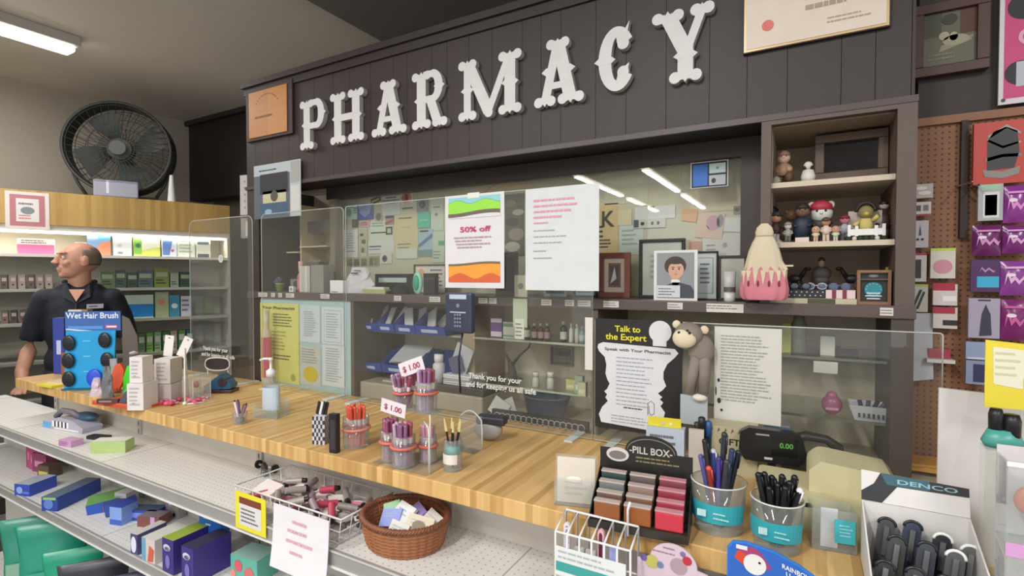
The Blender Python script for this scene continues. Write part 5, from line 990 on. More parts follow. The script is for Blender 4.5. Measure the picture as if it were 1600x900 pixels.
b = B(); b.tube([(0, 0, -.03), (0, 0, -.038)], .008, P('#2a4fd0', .35)); b.build('handle', o)
# --- orange tray with scrapers etc
p_ = cp(200, 632); s = k(p_)
b = B(); b.box(-.115, .115, -.04, .05, 0, .008, P('#c8492c', .5)); b.box(-.115, .115, -.04, -.036, .008, .014, P('#d85a38', .5)); tag(b.build('orange_tray', None, p_, .18), 'low orange tray under the coloured ice scrapers', 'tray')
def scraper(lab, px0, py0, px1, py1, wpx, col, col2):
    a = cp(px0, py0); s = k(a); L = (py0-py1)*s; lean = (px1-px0)*s
    t = thing('ice_scraper', lab, 'ice scraper', (a.x, a.y, CT+.0085), YAW, 'ice scrapers on the orange tray')
    b = B(); b.prism([(-wpx*s*.32, 0), (wpx*s*.32, 0), (wpx*s*.55+lean*.5, L*.35), (wpx*s*.5+lean*.9, L*.75), (lean+wpx*s*.1, L), (lean-wpx*s*.3, L*.93), (lean*.5-wpx*s*.5, L*.5)], -.006, .006, P(col, .35)); b.build('blade', t)
    b = B(); b.prism([(-wpx*s*.34, .001), (wpx*s*.34, .001), (wpx*s*.3, L*.12), (-wpx*s*.3, L*.12)], -.009, .009, P(col2, .5)); b.build('grip', t)
scraper('red orange leaf shaped ice scraper standing on the tray', 180, 615, 188, 570, 18, '#dd5a33', '#b8422a')
scraper('bright green leaf shaped ice scraper beside the white cartons', 200, 618, 206, 572, 17, '#4fd83c', '#8fc48a')
t = thing('putty_knife', 'dark grey plastic spatula lying at the front of the orange tray', 'spatula', (cp(190, 635).x, cp(190, 635).y-.006, CT+.013), YAW, rot=(0, 0, YAW))
b = B(); b.prism([(-.0, .0), (.05, -.004), (.034, .05), (.016, .03)], -.004, 0, P('#4c5058', .5)); b.build('blade', t)
b = B(); b.box(-.07, .0, -.008, .004, -.001, .014, P('#54302c', .5)); b.box(-.062, -.02, -.009, -.008, .004, .009, P('#9a8078')); b.build('handle', t)
# card-backed toys behind
p_ = cp(214, 600); s = k(p_)
for i, (px, py, pt, col, lab) in enumerate(((178, 612, 560, '#9da0a4', 'grey clear wrapped pack on the counter right of the blue display'), (152, 618, 590, '#c9b9c4', 'pale pinkish plastic wrapped pack before the blue display'), (168, 622, 572, '#6e7072', 'dark grey wrapped figure pack before the blue display'))):
    q_ = cp(px, py); s = k(q_); b = B(); rnd = random.Random(i+3); vs = []; n = 10; h_ = (py-pt)*s
    for a_ in range(6):
        for j in range(n): an = 2*PI*j/n; r_ = .026*(1-.5*(a_/5))*(1+rnd.uniform(-.3, .3)); vs.append((math.cos(an)*r_, math.sin(an)*r_*.6, h_*a_/5))
    b.add(vs, [(a_*n+j, a_*n+(j+1) % n, (a_+1)*n+(j+1) % n, (a_+1)*n+j) for a_ in range(5) for j in range(n)]+[tuple(range(n-1, -1, -1)), tuple(5*n+j for j in range(n))], P(col, .3)); tag(b.build('plastic_pack', None, q_, .2), lab, 'pack')
p_ = cp(211, 588); s = k(p_)
t = thing('toy_pack', 'red and grey carded toy behind the green ice scraper', 'toy', (p_.x, p_.y, CT), YAW)
b = B(); b.box(-.022, .022, 0, .003, 0, .10, P('#7d8084')); b.box(-.02, .02, -.001, 0, .045, .075, P('#8f3440')); b.box(-.018, .018, -.002, 0, .03, .04, P('#c4c4c6')); b.build('backing_card', t)
b = B(); b.lathe([(.018, 0), (.016, .008), (.001, .013)], P('#d9d6d0', .4), c=(0, -.004, .098)); b.build('white_dome', t)
# --- white cartons with tags
GW = 'stack of white cartons on the counter'
def wc(lab, px0, px1, pyb, pyt, dep=.05, z=CT, rz=.75, fy=None):
    m_ = cp((px0+px1)/2, fy or pyb); s = k(m_); return carton('white_carton', lab, 'carton', (m_.x, m_.y, z), ((px1-px0)*s, dep, (pyb-pyt)*s), P('#d9d3cf', .5), [('l', .15, .15, .85, .9, 5, P('#b9b2ae')), ('r', .3, .2, .5, .28, P('#8a8f94'))], rz, GW)
c1 = wc('lower white carton at the front of the stack', 211, 236, 637, 596, .07, CT, YAW)
h1 = 41*k(c1.location)
c2 = wc('upper white carton at the front left of the stack', 212, 232, 637, 597, .05, CT+h1+.001, YAW)
m2_ = cp(247, 628); carton('white_carton', 'wide white carton at the right of the stack, pushed forward', 'carton', (m2_.x+.01, m2_.y+.03, CT+h1+.001-.022), (.055, .065, .085), P('#d9d3cf', .5), [('l', .15, .1, .85, .9, 5, P('#b9b2ae'))], YAW, GW, side=P('#bdb4a8'))
carton('white_carton', 'short white carton supporting the wide carton of the stack', 'carton', (m2_.x+.01, m2_.y+.03, CT), (.055, .06, h1-.023), P('#c9c4c0', .5), [], YAW, GW)
for i, (px, lean) in enumerate(((243, .12), (258, .45))):
    q_ = cp(px-5, 625); s = k(q_)
    b = B(); b.box(-.016, .016, 0, .002, 0, .075, P('#e3dfda', .5)); b.disc(0, .066, .004, -.0004, P('#55504c'), 10, rz=.002)
    tag(b.build('hang_tag', None, (q_.x+.004+.022*i, q_.y+.05, CT+h1+.062), rot=(0, lean, YAW)), 'white hang tag sticking up from the cartons, %s' % ['upright left one', 'tilted right one'][i], 'tag')
# wire easel beside
a1, a2 = cp(272, 600), cp(289, 633)
t = thing('wire_easel', 'white wire display stand leaning right of the white cartons', 'stand', a2)
b = B(); hh = 85*k(a2); b.tube([(0, 0, .003), (-.035, .02, hh), (-.07, .04, hh), (-.06, .045, .003)], .003, P('#dcdad8', .4), 7); b.tube([(0, 0, .003), (.03, .05, .003)], .003, P('#dcdad8', .4), 6); b.build('wire', t)
b = B(); b.ell((.0, 0, .006), (.007, .007, .006), P('#e4e2e0', .4)); b.build('foot', t)
# pink wrapped sweets
rnd = random.Random(21)
for i in range(12):
    if i < 7: q_ = cp(250+i*4.5+rnd.uniform(-3, 3), 634-rnd.uniform(0, 10))
    else: q_ = cp(292+(i-7)*6, 632-rnd.uniform(0, 10))
    b = B(); b.ell((0, 0, .008), (.013, .009, .008), P(['#d6557a', '#cf4a66', '#d98aa0'][i % 3], .3), 10, 8); b.add([(-.012, 0, .008), (-.022, -.006, .011), (-.022, .006, .005)], [(0, 1, 2)], P('#dd9ab0', .3)); b.add([(.012, 0, .008), (.022, -.006, .005), (.022, .006, .011)], [(0, 2, 1)], P('#dd9ab0', .3))
    tag(b.build('wrapped_sweet', None, (q_.x, q_.y, CT+.0005*0), rnd.uniform(0, 3)), 'pink wrapped sweet in the pile right of the white cartons' if i < 7 else 'pink wrapped sweet on the counter before the blue tape dispenser', 'sweet', 'pink sweets beside the cartons' if i < 7 else 'pink sweets before the dispenser')
p_ = cp(299, 625); h_ = 70*k(p_)
p1_ = cp(313, 622)
t = thing('acrylic_box', 'clear acrylic box on the counter between the sweets and the blue dispenser', 'box', ((p_.x+p1_.x)/2, p_.y+.02, CT)); 
b = B(); w = (p1_-p_).length+.03
for (a_, c_, d_, e_) in ((-w/2, w/2, -.03, -.028), (-w/2, w/2, .028, .03), (-w/2, -w/2+.002, -.03, .03), (w/2-.002, w/2, -.03, .03)): b.box(a_, c_, d_, e_, 0, .075, CLEAR)
for sx in (-1, 1):
    for sy in (-1, 1): b.box(sx*w/2-.001, sx*w/2+.001, sy*.03-.001, sy*.03+.001, 0, .075, EDGE)
b.build('box_walls', t)
b = B(); b.ell((-.005, 0, .05), (.012, .01, .012), P('#a8434c', .4)); b.ell((.012, 0, .012), (.016, .012, .01), P('#8f8a88', .5)); tag(b.build('red_trinket', None, ((p_.x+p1_.x)/2, p_.y+.02, CT+.0)), 'red and grey trinket inside the clear acrylic box', 'trinket')
# blue tape/receipt dispenser
p_ = cp(345, 612); s = k(p_)
t = thing('tape_dispenser', 'dark teal angled dispenser with black mirror behind on the counter', 'dispenser', p_, YAW)
b = B(); b.prism([(-.045, .012), (.05, .016), (.052, .03), (.03, .055), (.012, .07), (-.03, .04), (-.05, .026)], -.025, .025, P('#2b5a7c', .35)); b.box(-.05, .055, -.03, .03, 0, .012, P('#4a2f3c', .4)); b.build('body', t, bevel=.003)
b = B(); b.cyl((.02, -.027, .04), (.02, .027, .04), .018, P('#3d2f3c', .4)); b.build('roll', t)
p_ = cp(349, 595); s = k(p_)
t = thing('desk_mirror', 'small dark rounded mirror in white wire frame on the counter', 'mirror', (p_.x+.01, p_.y-.03, CT), YAW)
pts = [(.05*math.copysign(abs(math.cos(a))**.7, math.cos(a))-0, 0, .075+.026*math.copysign(abs(math.sin(a))**.7, math.sin(a))) for a in [2*PI*i/24 for i in range(24)]]
b = B(); b.prism([(x_*.95, z_) for x_, y_, z_ in pts], 0, .003, P('#2f2a28', .3)); b.build('mirror_plate', t)
b = B(); b.tube(pts, .003, P('#cfcdc8', .4), 6, True); b.tube([(.04, 0, .06), (.045, .01, .002), (-.045, .01, .002), (-.04, 0, .06)], .0025, P('#cfcdc8', .4), 6); b.build('wire_frame', t)
# purple pens in a shell (375,660)
p_ = cp(375, 662); s = k(p_)
t = thing('pen_cup', 'small clear cup on the counter left of the hand sanitizer', 'cup', p_, 0)
b = B(); b.lathe([(.017, 0), (.021, .035), (.020, .035), (.016, .003)], CLEAR, n=16, close=True); b.lathe([(.001, 0), (.017, .001)], CLEAR, n=16); b.build('cup_body', t)
b = B(); b.ell((0, 0, .012), (.014, .014, .01), P('#6e5a58', .5), 10, 8); b.build('pebbles', t)
for i, (dx, dz, col, lab) in enumerate(((-.016, .06, '#d9d0d6', 'white pen'), (-.006, .062, '#6a5076', 'purple pen'), (.03, .055, '#8a6a7c', 'mauve pen with dark tip'), (.012, .05, '#5d4a66', 'dark violet pen'))):
    b = B(); b.cyl((0, 0, 0), (dx, .004*i-.006, dz), .0042, P(col, .4), n=8); b.cyl((dx, .004*i-.006, dz), (dx*1.12, (.004*i-.006)*1.1, dz*1.1), .003, BLACK, .001, 8); tag(b.build('pen', None, (p_.x-dx*.1, p_.y, CT+.004)), '%s standing in the small clear cup left of the sanitizer' % lab, 'pen', 'pens in the small clear cup')
# hand sanitizer
p_ = cp(424, 650); s = k(p_)
h_ = 92*s
t = thing('hand_sanitizer', 'clear pump bottle of hand sanitizer in a clear acrylic tray', 'sanitizer bottle', p_, YAW*.5)
b = B(); b.lathe([(.026, 0), (.029, .008), (.029, h_*.52), (.024, h_*.62), (.012, h_*.67), (.011, h_*.72)], glassy('gel', (.93, .95, .96), .08), sy=.62, n=24); b.build('bottle_body', t)
b = B(); b.lathe([(.0292, h_*.12), (.0292, h_*.5)], P('#bccad6', .4), sy=.63, n=24, close=True); b.build('bottle_label', t)
b = B(); b.lathe([(.014, h_*.68), (.014, h_*.78), (.008, h_*.80), (.004, h_*.82), (.004, h_*.95), (.007, h_*.96), (.007, h_)], P('#dcdad8', .4), n=16); b.tube([(0, 0, h_*.98), (-.02, -.004, h_*.98), (-.034, -.006, h_*.955)], .0038, P('#dcdad8', .4), 8); b.build('pump', t)
b = B()
for (x0_, x1_, y0_, y1_, z1_) in ((-.045, .045, -.03, -.028, .03), (-.045, .045, .028, .03, .055), (-.045, -.043, -.03, .03, .04), (.043, .045, -.03, .03, .04)): b.box(x0_, x1_, y0_, y1_, 0, z1_, CLEAR)
b.box(-.045, .045, -.03, .03, -.0006, .0, CLEAR); tag(b.build('acrylic_tray', None, (p_.x, p_.y, CT+.0007), YAW*.5), 'low clear acrylic tray around the hand sanitizer', 'tray')
# checked box, black box, orange sticks
p_ = cp(502, 692); s = k(p_)
b = B(); w, d, h = .034, .028, 44*s; b.box(-w/2, w/2, -d/2, d/2, 0, h, P('#c9c6cc', .5)); 
for i in range(6):
    for j in range(7):
        if (i+j) % 2 == 0: b.q(-w/2+i*w/6, -w/2+(i+1)*w/6, j*h/7, (j+1)*h/7, -d/2-.0004, P('#35353c'))
        b.add([(w/2+.0004, -d/2+i*d/6, j*h/7), (w/2+.0004, -d/2+(i+1)*d/6, j*h/7), (w/2+.0004, -d/2+(i+1)*d/6, (j+1)*h/7), (w/2+.0004, -d/2+i*d/6, (j+1)*h/7)], [(0, 1, 2, 3)], P('#35353c' if (i+j) % 2 else '#c9c6cc'))
tag(b.build('checked_box', None, p_, .35), 'small black and white checked box on the counter', 'box')
for i in range(4):
    b = B(); b.cb((0, 0, .03), (.009, .002, .035), P(['#1f1e20', '#e0dedb', '#26252a', '#1f1e20'][i], .4), ry=.3); tag(b.build('emery_board', None, (p_.x-.010+.008*i, p_.y+.002*i, CT+h-.012)), '%s nail file sticking out of the checked box' % ['leftmost black', 'white', 'dark middle', 'rightmost black'][i], 'nail file')
p_ = cp(520, 708); s = k(p_); carton('black_box', 'narrow upright black box standing right of the checked box', 'box', (p_.x, p_.y+.006, CT), (.022, .014, 62*s), P('#211f22', .3), [('r', .15, .1, .85, .85, P('#3a383c', .3))], .15)
RUB = P('#d06a58', .6)
def stick_cup(lab, slab, p_, z, r, h, cols, n, grp, band=RUB, seed=1, tip=None, spread=.2):
    t = thing('stick_jar', lab, 'jar', (p_[0], p_[1], z)); hc = h*.72
    b = B(); b.lathe([(r, 0), (r*1.05, hc), (r*1.02, hc), (r*.97, .002)], CLEAR, n=20, close=True); b.lathe([(.0005, 0), (r, .0006)], CLEAR, n=20); b.build('jar_wall', t)
    b = B(); b.tube([(r*1.07*math.cos(2*PI*i/24), r*1.07*math.sin(2*PI*i/24), hc*.62) for i in range(24)], .0035, band, 6, True); b.build('rubber_band', t)
    rnd = random.Random(seed); first = {}
    for i in range(n):
        a = 2*PI*i*.618*1.0; rr = r*.78*math.sqrt((i+.5)/n); cx, cy = rr*math.cos(a), rr*math.sin(a); c_ = cols[i % len(cols)]
        if c_ not in first:
            b = B(); L = h*.92; b.cyl((0, 0, 0), (0, 0, L), .0042, P(c_, .25), n=8); b.ell((0, 0, L), .0046, P(tip or c_, .3), 8, 6); b.lathe([(.0046, L*.55), (.0046, L*.7)], P('#e6d4d8', .3), n=8, close=True)
            o = tag(b.build('lip_balm_stick', None), slab, 'stick', grp); first[c_] = o
        else: o = first[c_].copy(); C.objects.link(o)
        sx = rnd.uniform(-.05, .05)+math.cos(a)*spread*.35; sy = rnd.uniform(-.05, .05)+math.sin(a)*spread*.35
        o.location = (p_[0]+cx*.8, p_[1]+cy*.8, z+.003); o.rotation_euler = (-sy*.6, sx*.6, 0)
    return t
PKS = ['#a85468', '#8a5f84', '#c08a9c', '#94485a', '#b9a2b4']
p_ = cp(547, 700); s = k(p_)
stick_cup('clear jar of orange sticks right of the narrow black box', 'orange red stick standing in the single jar', (p_.x, p_.y+.02), CT, 20*s, 66*s, ['#d8583e', '#dd6a4e', '#c94e3a'], 14, 'orange sticks in the single jar', P('#d98a74'), 2)
# acrylic two tier stand
p_ = cp(613, 728); s = k(p_)
st = thing('acrylic_stand', 'two tier clear acrylic stand holding jars of pink sticks', 'stand', (p_.x+.012, p_.y+.05, CT))
TZ = .115
b = B(); b.box(-.065, .095, -.06, .05, .0, .003, CLEAR); b.box(-.065, .06, .0, .05, TZ-.003, TZ, CLEAR); b.box(-.065, -.062, .0, .05, 0, TZ, CLEAR); b.box(.057, .06, .0, .05, 0, TZ, CLEAR); b.build('stand_panels', st)
b = B(); b.tube([(.095, -.05, 0), (.095, -.05, .085), (.085, -.04, .1), (.065, -.03, .108)], .0022, EDGE, 6); b.tube([(.058, .0, 0), (.058, .0, TZ)], .002, P('#d6cdb0'), 6); b.tube([(-.063, 0, 0), (-.063, 0, TZ)], .0016, EDGE, 6); b.build('stand_edges', st)
sx, sy = st.location.x, st.location.y
stick_cup('left jar of pink and purple sticks on the upper tier', 'pink or purple stick in the left jar of the upper tier', (sx-.044, sy+.026), CT+TZ+.0005, .022, .080, PKS, 13, 'sticks in the upper left jar', seed=3, spread=1.2)
stick_cup('right jar of pink and purple sticks on the upper tier', 'pink or purple stick in the right jar of the upper tier', (sx+.028, sy+.024), CT+TZ+.0005, .025, .100, PKS, 18, 'sticks in the upper right jar', seed=4)
stick_cup('left jar of purple sticks on the lower tier', 'pink or purple stick in the left jar of the lower tier', (sx-.038, sy-.028), CT+.0035, .022, .098, ['#8a3f60', '#7a4a78', '#a85a7c', '#92506c'], 13, 'sticks in the lower left jar', seed=5)
stick_cup('front jar of pink and purple sticks on the lower tier', 'pink or purple stick in the front jar of the lower tier', (sx+.013, sy-.040), CT+.0035, .026, .098, PKS, 18, 'sticks in the lower front jar', seed=6)
stick_cup('rear right jar of pink sticks on the lower tier', 'pink or purple stick in the rear right jar of the lower tier', (sx+.045, sy+.008), CT+.0035, .020, .085, ['#c08a9c', '#cf9f8c', '#a87a8c'], 11, 'sticks in the lower rear jar', seed=7)
def price_card(lab, px0, pt, px1, pb, y, tilt):
    x0, x1, z0, z1 = rect(y, px0, pt, px1, pb); w = x1-x0; h = z1-z0; b = B(); b.box(-w/2, w/2, -.0012, 0, -h/2, h/2, P('#e2d8dc', .5)); b.text('$ 1.00', -w*.36, -h*.22, -.002, h*.4, P('#a03050'), width=w*.72); tag(b.build('price_card', None, ((x0+x1)/2, y, (z0+z1)/2), rot=(0, tilt, 0)), lab, 'price card')
price_card('tilted pink bordered price card above the upper jars', 624, 562, 663, 584, sy+.02, -.35)
price_card('white price card with dark red figures above the lower jars', 596, 627, 634, 648, sy-.025, .12)
# brush jar with teal label
p_ = cp(699, 738); s = k(p_)
t = thing('pencil_jar', 'clear jar with turquoise band and white label at the right of the stick jars', 'jar', (p_.x, p_.y+.02, CT)); r = .021; h = 62*s
b = B(); b.lathe([(r, 0), (r, h*.75), (r*.9, h*.8), (r*.87, h*.8), (r*.96, h*.73), (r*.96, .003)], CLEAR, n=22, close=True); b.lathe([(.0005, 0), (r, .0006)], CLEAR, n=22); b.build('jar_wall', t)
b = B(); b.lathe([(r*.8, h*.42), (r*.8, h*.62)], P('#3aa59a', .4), n=20); b.build('turquoise_band', t)
b = B()
for i in range(12):
    a0, a1 = -PI*.95+i*PI*.8/12, -PI*.95+(i+1)*PI*.8/12; q0, q1 = Vector((math.cos(a0), math.sin(a0), 0))*r*1.03, Vector((math.cos(a1), math.sin(a1), 0))*r*1.03
    b.add([(q0.x, q0.y, h*.2), (q1.x, q1.y, h*.2), (q1.x, q1.y, h*.45), (q0.x, q0.y, h*.45)], [(0, 1, 2, 3)], P('#dedad6'))
b.build('jar_label', t)
for i in range(6):
    a = i*1.05; b = B(); b.cyl((0, 0, 0), (math.cos(a)*.018, math.sin(a)*.012, h*.98), .0022, BLACK, n=6); q_ = Vector((math.cos(a)*.018, math.sin(a)*.012, h*.98)); b.cyl(q_, q_*1.28, .0038, P('#cfc486', .6), .0015, 8)
    tag(b.build('makeup_brush', None, (p_.x, p_.y+.02, CT+.003)), 'small black brush with yellow bristles in the turquoise banded jar', 'brush', 'brushes in the turquoise banded jar')
p_ = cp(735, 700); s = k(p_)
t = thing('acrylic_holder', 'empty arched clear acrylic holder right of the turquoise banded jar', 'holder', (p_.x, p_.y, CT))
b = B(); pts = [(-.035, 0, 0), (-.035, 0, .05), (-.033, 0, .075)]+[(-.033+.066*i/8, 0, .075+.02*math.sin(PI*i/8)) for i in range(1, 8)]+[(.033, 0, .075), (.035, 0, .05), (.035, 0, 0)]
b.tube(pts, .0022, EDGE, 6); b.build('edge', t)
b = B(); b.box(-.034, .034, -.001, .001, 0, .085, CLEAR); b.box(-.034, .034, -.035, .0, 0, .002, CLEAR); b.build('clear_sheet', t)
p_ = cp(750, 695); t = thing('tape_gun', 'grey and dark stapler like gadget behind the arched acrylic holder', 'gadget', (p_.x-.0, p_.y+.04, CT), .2)
b = B(); b.ell((0, 0, .03), (.04, .022, .028), P('#9b9894', .5)); b.build('case', t)
b = B(); b.box(-.03, .05, -.018, .018, .045, .068, P('#33343c', .4)); b.build('top', t, bevel=.006)
# leaflet stand
p_ = cp(897, 790); s = k(p_)
t = thing('leaflet_holder', 'cream leaflet in a clear stand at the middle of the counter', 'leaflet holder', (p_.x, p_.y+.01, CT), .28)
w, h = 60*s, 78*s
b = B(); b.box(-w/2, w/2, -.002, 0, .002, h*.95, P('#dcd2c4', .5)); b.lines(-w*.3, w*.35, h*.5, h*.15, 3, P('#c9bfae'), -.0026); b.ell((-w*.05, -.0022, h*.5), (w*.2, .0008, h*.06), P('#ece6da')); b.build('leaflet', t)
b = B(); b.box(-w/2-.004, w/2+.004, -.016, -.0145, 0, h*.55, CLEAR); b.box(-w/2-.004, w/2+.004, .001, .0025, 0, h, CLEAR); b.box(-w/2-.004, w/2+.004, -.0145, .001, 0, .0015, CLEAR); b.build('clear_holder', t)
# PILL BOX display
p_ = cp(992, 832); s = k(p_)
pd = thing('pill_box_display', 'black stepped counter display with arched sign reading PILL BOX', 'display', (p_.x, p_.y+.035, CT), .12); PX = .155; K2 = P('#23211f', .4)
PX = 150*s/.97
b = B(); b.box(-PX/2, PX/2, -.045, .05, 0, .014, P('#343029', .4)); b.box(-PX/2, PX/2, .046, .05, .014, .085, K2)
for s_ in (-1, 1): b.prism([(0, 0)], 0, 0, K2) if 0 else b.add([(s_*PX/2, -.045, .014), (s_*PX/2, .05, .014), (s_*PX/2, .05, .08), (s_*PX/2, -.02, .035), (s_*(PX/2-.002), -.045, .014), (s_*(PX/2-.002), .05, .014), (s_*(PX/2-.002), .05, .08), (s_*(PX/2-.002), -.02, .035)], [(0, 1, 2, 3), (7, 6, 5, 4), (0, 4, 5, 1), (1, 5, 6, 2), (2, 6, 7, 3), (3, 7, 4, 0)], K2)
for i in range(3): b.box(-PX/2+.002, PX/2-.002, -.02+.02*i, -.001+.02*i if i < 2 else .046, .014, .022+.012*i, K2)
b.build('tray', pd)
b = B(); pts = [(-PX/2, .08), (PX/2, .08), (PX/2, .112)]+[(PX*.06+PX*.28*math.cos(PI*i/14), .112+.03*math.sin(PI*i/14)) for i in range(15)]+[(-PX/2, .112)]
b.prism(pts, .048, .0505, K2); b.tube([(PX*.06+PX*.255*math.cos(PI*i/14), .0475, .112+.024*math.sin(PI*i/14)) for i in range(15)], .0008, P('#8a857c'), 4)
b.text('-PILL BOX-', -PX*.17, .108, .0474, .0125, P('#bdb9b2'), width=PX*.46); b.lines(-PX*.1, PX*.42, .104, .09, 2, P('#8c8256'), .0474)
b.prism(circ(-PX*.3, .102, .021, 20, .62), .045, .0478, P('#c9c6c0')); b.prism(circ(-PX*.3, .101, .016, 18, .5), .0446, .0452, P('#75706a')); b.build('sign_card', pd)
Mp = Matrix.Translation(pd.location) @ Matrix.Rotation(.12, 4, 'Z')
cn = ['left', 'middle', 'right']; colz = [['#8c5630', '#6f564a', '#6d7470', '#2f4444'], ['#94582c', '#7a5a48', '#8a766c', '#5f5652'], ['#c23848', '#9c3a4a', '#8a3442', '#7c3c48']]
for ci in range(3):
    for ri in range(4):
        y0 = -.032+ri*.0185; z0 = [.0145, .0225, .0345, .0465][ri]; w = PX*.27
        if ri == 3: z0 = .0465
        P0 = Mp @ Vector((-PX*.31+ci*PX*.31, y0 if ri else -.034, z0))
        o = thing('pill_case', '%s pill case in the %s column of the PILL BOX display' % (['front', 'second', 'third', 'rear'][ri], cn[ci]), 'pill case', P0, .12, 'pill cases on the black display')
        b = B(); b.box(-w/2, w/2, -.006, .006, 0, .030, P(colz[ci][ri], .25)); b.build('case', o, bevel=.002)
        b = B(); b.box(-w/2, w/2, -.0065, .0065, .0302, .033, P('#b9aaa4' if ci < 2 else '#c48a92', .3)); b.build('lid', o)
# yellow pad block and white card behind display
p_ = cp(1040, 700)
q_ = onY(1035, 690, 1.16)
carton('yellow_card', 'bright yellow card standing behind the PILL BOX display', 'card', (onY(1038, 690, 1.15).x, 1.15, onY(1038, 693, 1.15).z-.0), (.07, .003, .02), P('#e0cf3a', .5), [('e', .45, .35, .06, .2, P('#c9c4a0')), ('e', .7, .4, .05, .15, P('#e8e4c8'))], .1)
bpy.data.objects[C.objects[-1].name].location.z = 1.17
carton('leaflet_box', 'pale blue and white leaflet box supporting the yellow card', 'box', (onY(1040, 690, 1.15).x, 1.152, CT), (.08, .03, 1.17-CT-.0005), P('#b9c6d6', .5), [('r', 0, .0, 1, .35, P('#9aa6b8')), ('l', .1, .5, .9, .9, 3, INK)], .1)
b = B(); b.tube([(-.007, 0, 0), (-.007, 0, .026), (0, 0, .032), (.007, 0, .026), (.007, 0, .004), (0, 0, 0), (-.004, 0, .006), (-.004, 0, .02)], .0009, P('#8a8a8c', .3, 1), 5); tag(b.build('paper_clip', None, (onY(1017, 665, 1.15).x, 1.15, 1.191)), 'wire paper clip on the yellow card', 'clip')
# pens in clear cups
def pen_cup(lab, px, py, hp, rp, band_t, pens, seed, grp, plab):
    p_ = cp(px, py); s = k(p_); r = rp*s*.93; h = hp*s; c = (p_.x, p_.y+r*.7)
    t = thing('pen_cup', lab, 'pen cup', (c[0], c[1], CT)); n = 28
    b = B(); b.lathe([(r*.86, 0), (r, h), (r*.97, h), (r*.83, .003)], CLEAR, n=n, close=True); b.lathe([(.0005, 0), (r*.86, .0008)], CLEAR, n=n); b.lathe([(r*1.0, h-.001), (r*1.015, h), (r*.97, h+.001)], EDGE, n=n, close=True); b.build('cup_wall', t)
    b = B(); a0 = -PI*.93
    for i in range(14):
        q0, q1 = (Vector((math.cos(a0+j*PI*.8/14), math.sin(a0+j*PI*.8/14), 0))*r*.97 for j in (i, i+1)); b.add([(q0.x, q0.y, h*.28), (q1.x, q1.y, h*.28), (q1.x*1.03, q1.y*1.03, h*.66), (q0.x*1.03, q0.y*1.03, h*.66)], [(0, 1, 2, 3)], P('#35a3ae', .4))
    tb = b.build('teal_band', t)
    T_ = YAW*.4; b = B(); b.lines(-r*.6, -r*.15, h*.58, h*.38, 1, P('#bfe2e4'), -r*1.02, th=.7); b.lines(-r*.05, r*.55, h*.55, h*.36, 2, P('#a5d6da'), -r*1.02); b.build('lettering', tb)
    rnd = random.Random(seed)
    for i, (col, L, cap) in enumerate(pens):
        a = i*2.4; rr = r*.5*math.sqrt((i+.6)/len(pens)); tx = math.cos(a)*rr*1.5; ty = math.sin(a)*rr*1.5; Lm = L*s
        b = B(); b.cyl((0, 0, 0), (tx*.9, ty*.5, Lm), .0048, P(col, .35), n=8); q_ = Vector((tx*.9, ty*.5, Lm)); b.ell(q_, .0052, P(cap, .35), 8, 6); b.tube([q_+Vector((.005, -.003, 0)), q_*.8+Vector((.005, -.003, 0))], .0014, P(cap, .3), 5)
        tag(b.build('pen', None, (c[0]+tx*.2, c[1]+ty*.2, CT+.003)), plab[i] if isinstance(plab, list) else plab, 'pen', grp)
    return t
mc = [('#2d2f38', 150, '#2d2f38'), ('#3b4a8c', 118, '#c9c9d4'), ('#4a3f90', 112, '#3d3570'), ('#b5583c', 100, '#a8442c'), ('#26262a', 135, '#1c1c20'), ('#33415e', 128, '#2a3550'), ('#7a8290', 110, '#c4c8d0'), ('#8a3434', 96, '#d84a3c'), ('#2a2a30', 122, '#2a2a30'), ('#5a5a9a', 105, '#5a5a9a'), ('#3c3c44', 112, '#3c3c44'), ('#c9c9c4', 102, '#dedede')]
pl = ['%s pen standing in the left teal banded cup' % c_ for c_ in ('tallest dark slate', 'royal blue', 'violet', 'orange red', 'tall black', 'dark navy', 'silver grey', 'dark red', 'short black', 'lilac blue', 'charcoal', 'white')]
pen_cup('left clear cup of mixed pens with teal band beside the PILL BOX display', 1118, 836, 78, 46, '', mc, 1, 'mixed pens in the left cup', pl)
pen_cup('right clear cup of black pens with teal band', 1212, 866, 80, 43, '', [('#1c1c1f', 112-(i % 4)*6, '#141416') for i in range(13)]+[('#1c1c1f', 96, '#e8e8e8')], 2, 'black pens in the right cup', ['black pen standing in the right teal banded cup']*13+['black pen with white clip in the right teal banded cup'])
# big marker bundle behind left cup (black/blue caps)
p_ = cp(1092, 745)
for i, (dx, pt, col, lab) in enumerate(((0, 655, '#1f2024', 'tall black marker behind the left pen cup'), (.012, 662, '#2c5a96', 'blue topped marker behind the left pen cup'), (-.012, 668, '#2a2a2e', 'short black marker behind the left pen cup'))):
    h_ = (745-pt)*k(p_); b = B(); b.lathe([(.007, 0), (.007, h_*.7), (.008, h_*.7), (.008, h_*.98), (.005, h_)], P(col, .4), n=10); tag(b.build('marker', None, (p_.x+dx, p_.y+.01*i+.03, CT)), lab, 'marker')
p_ = cp(1074, 760); carton('leaflet', 'white folded leaflet standing left of the mixed pen cup', 'leaflet', (p_.x+.01, p_.y+.04, CT), (.03, .01, .11), P('#c4bcb0', .6), [], .1)
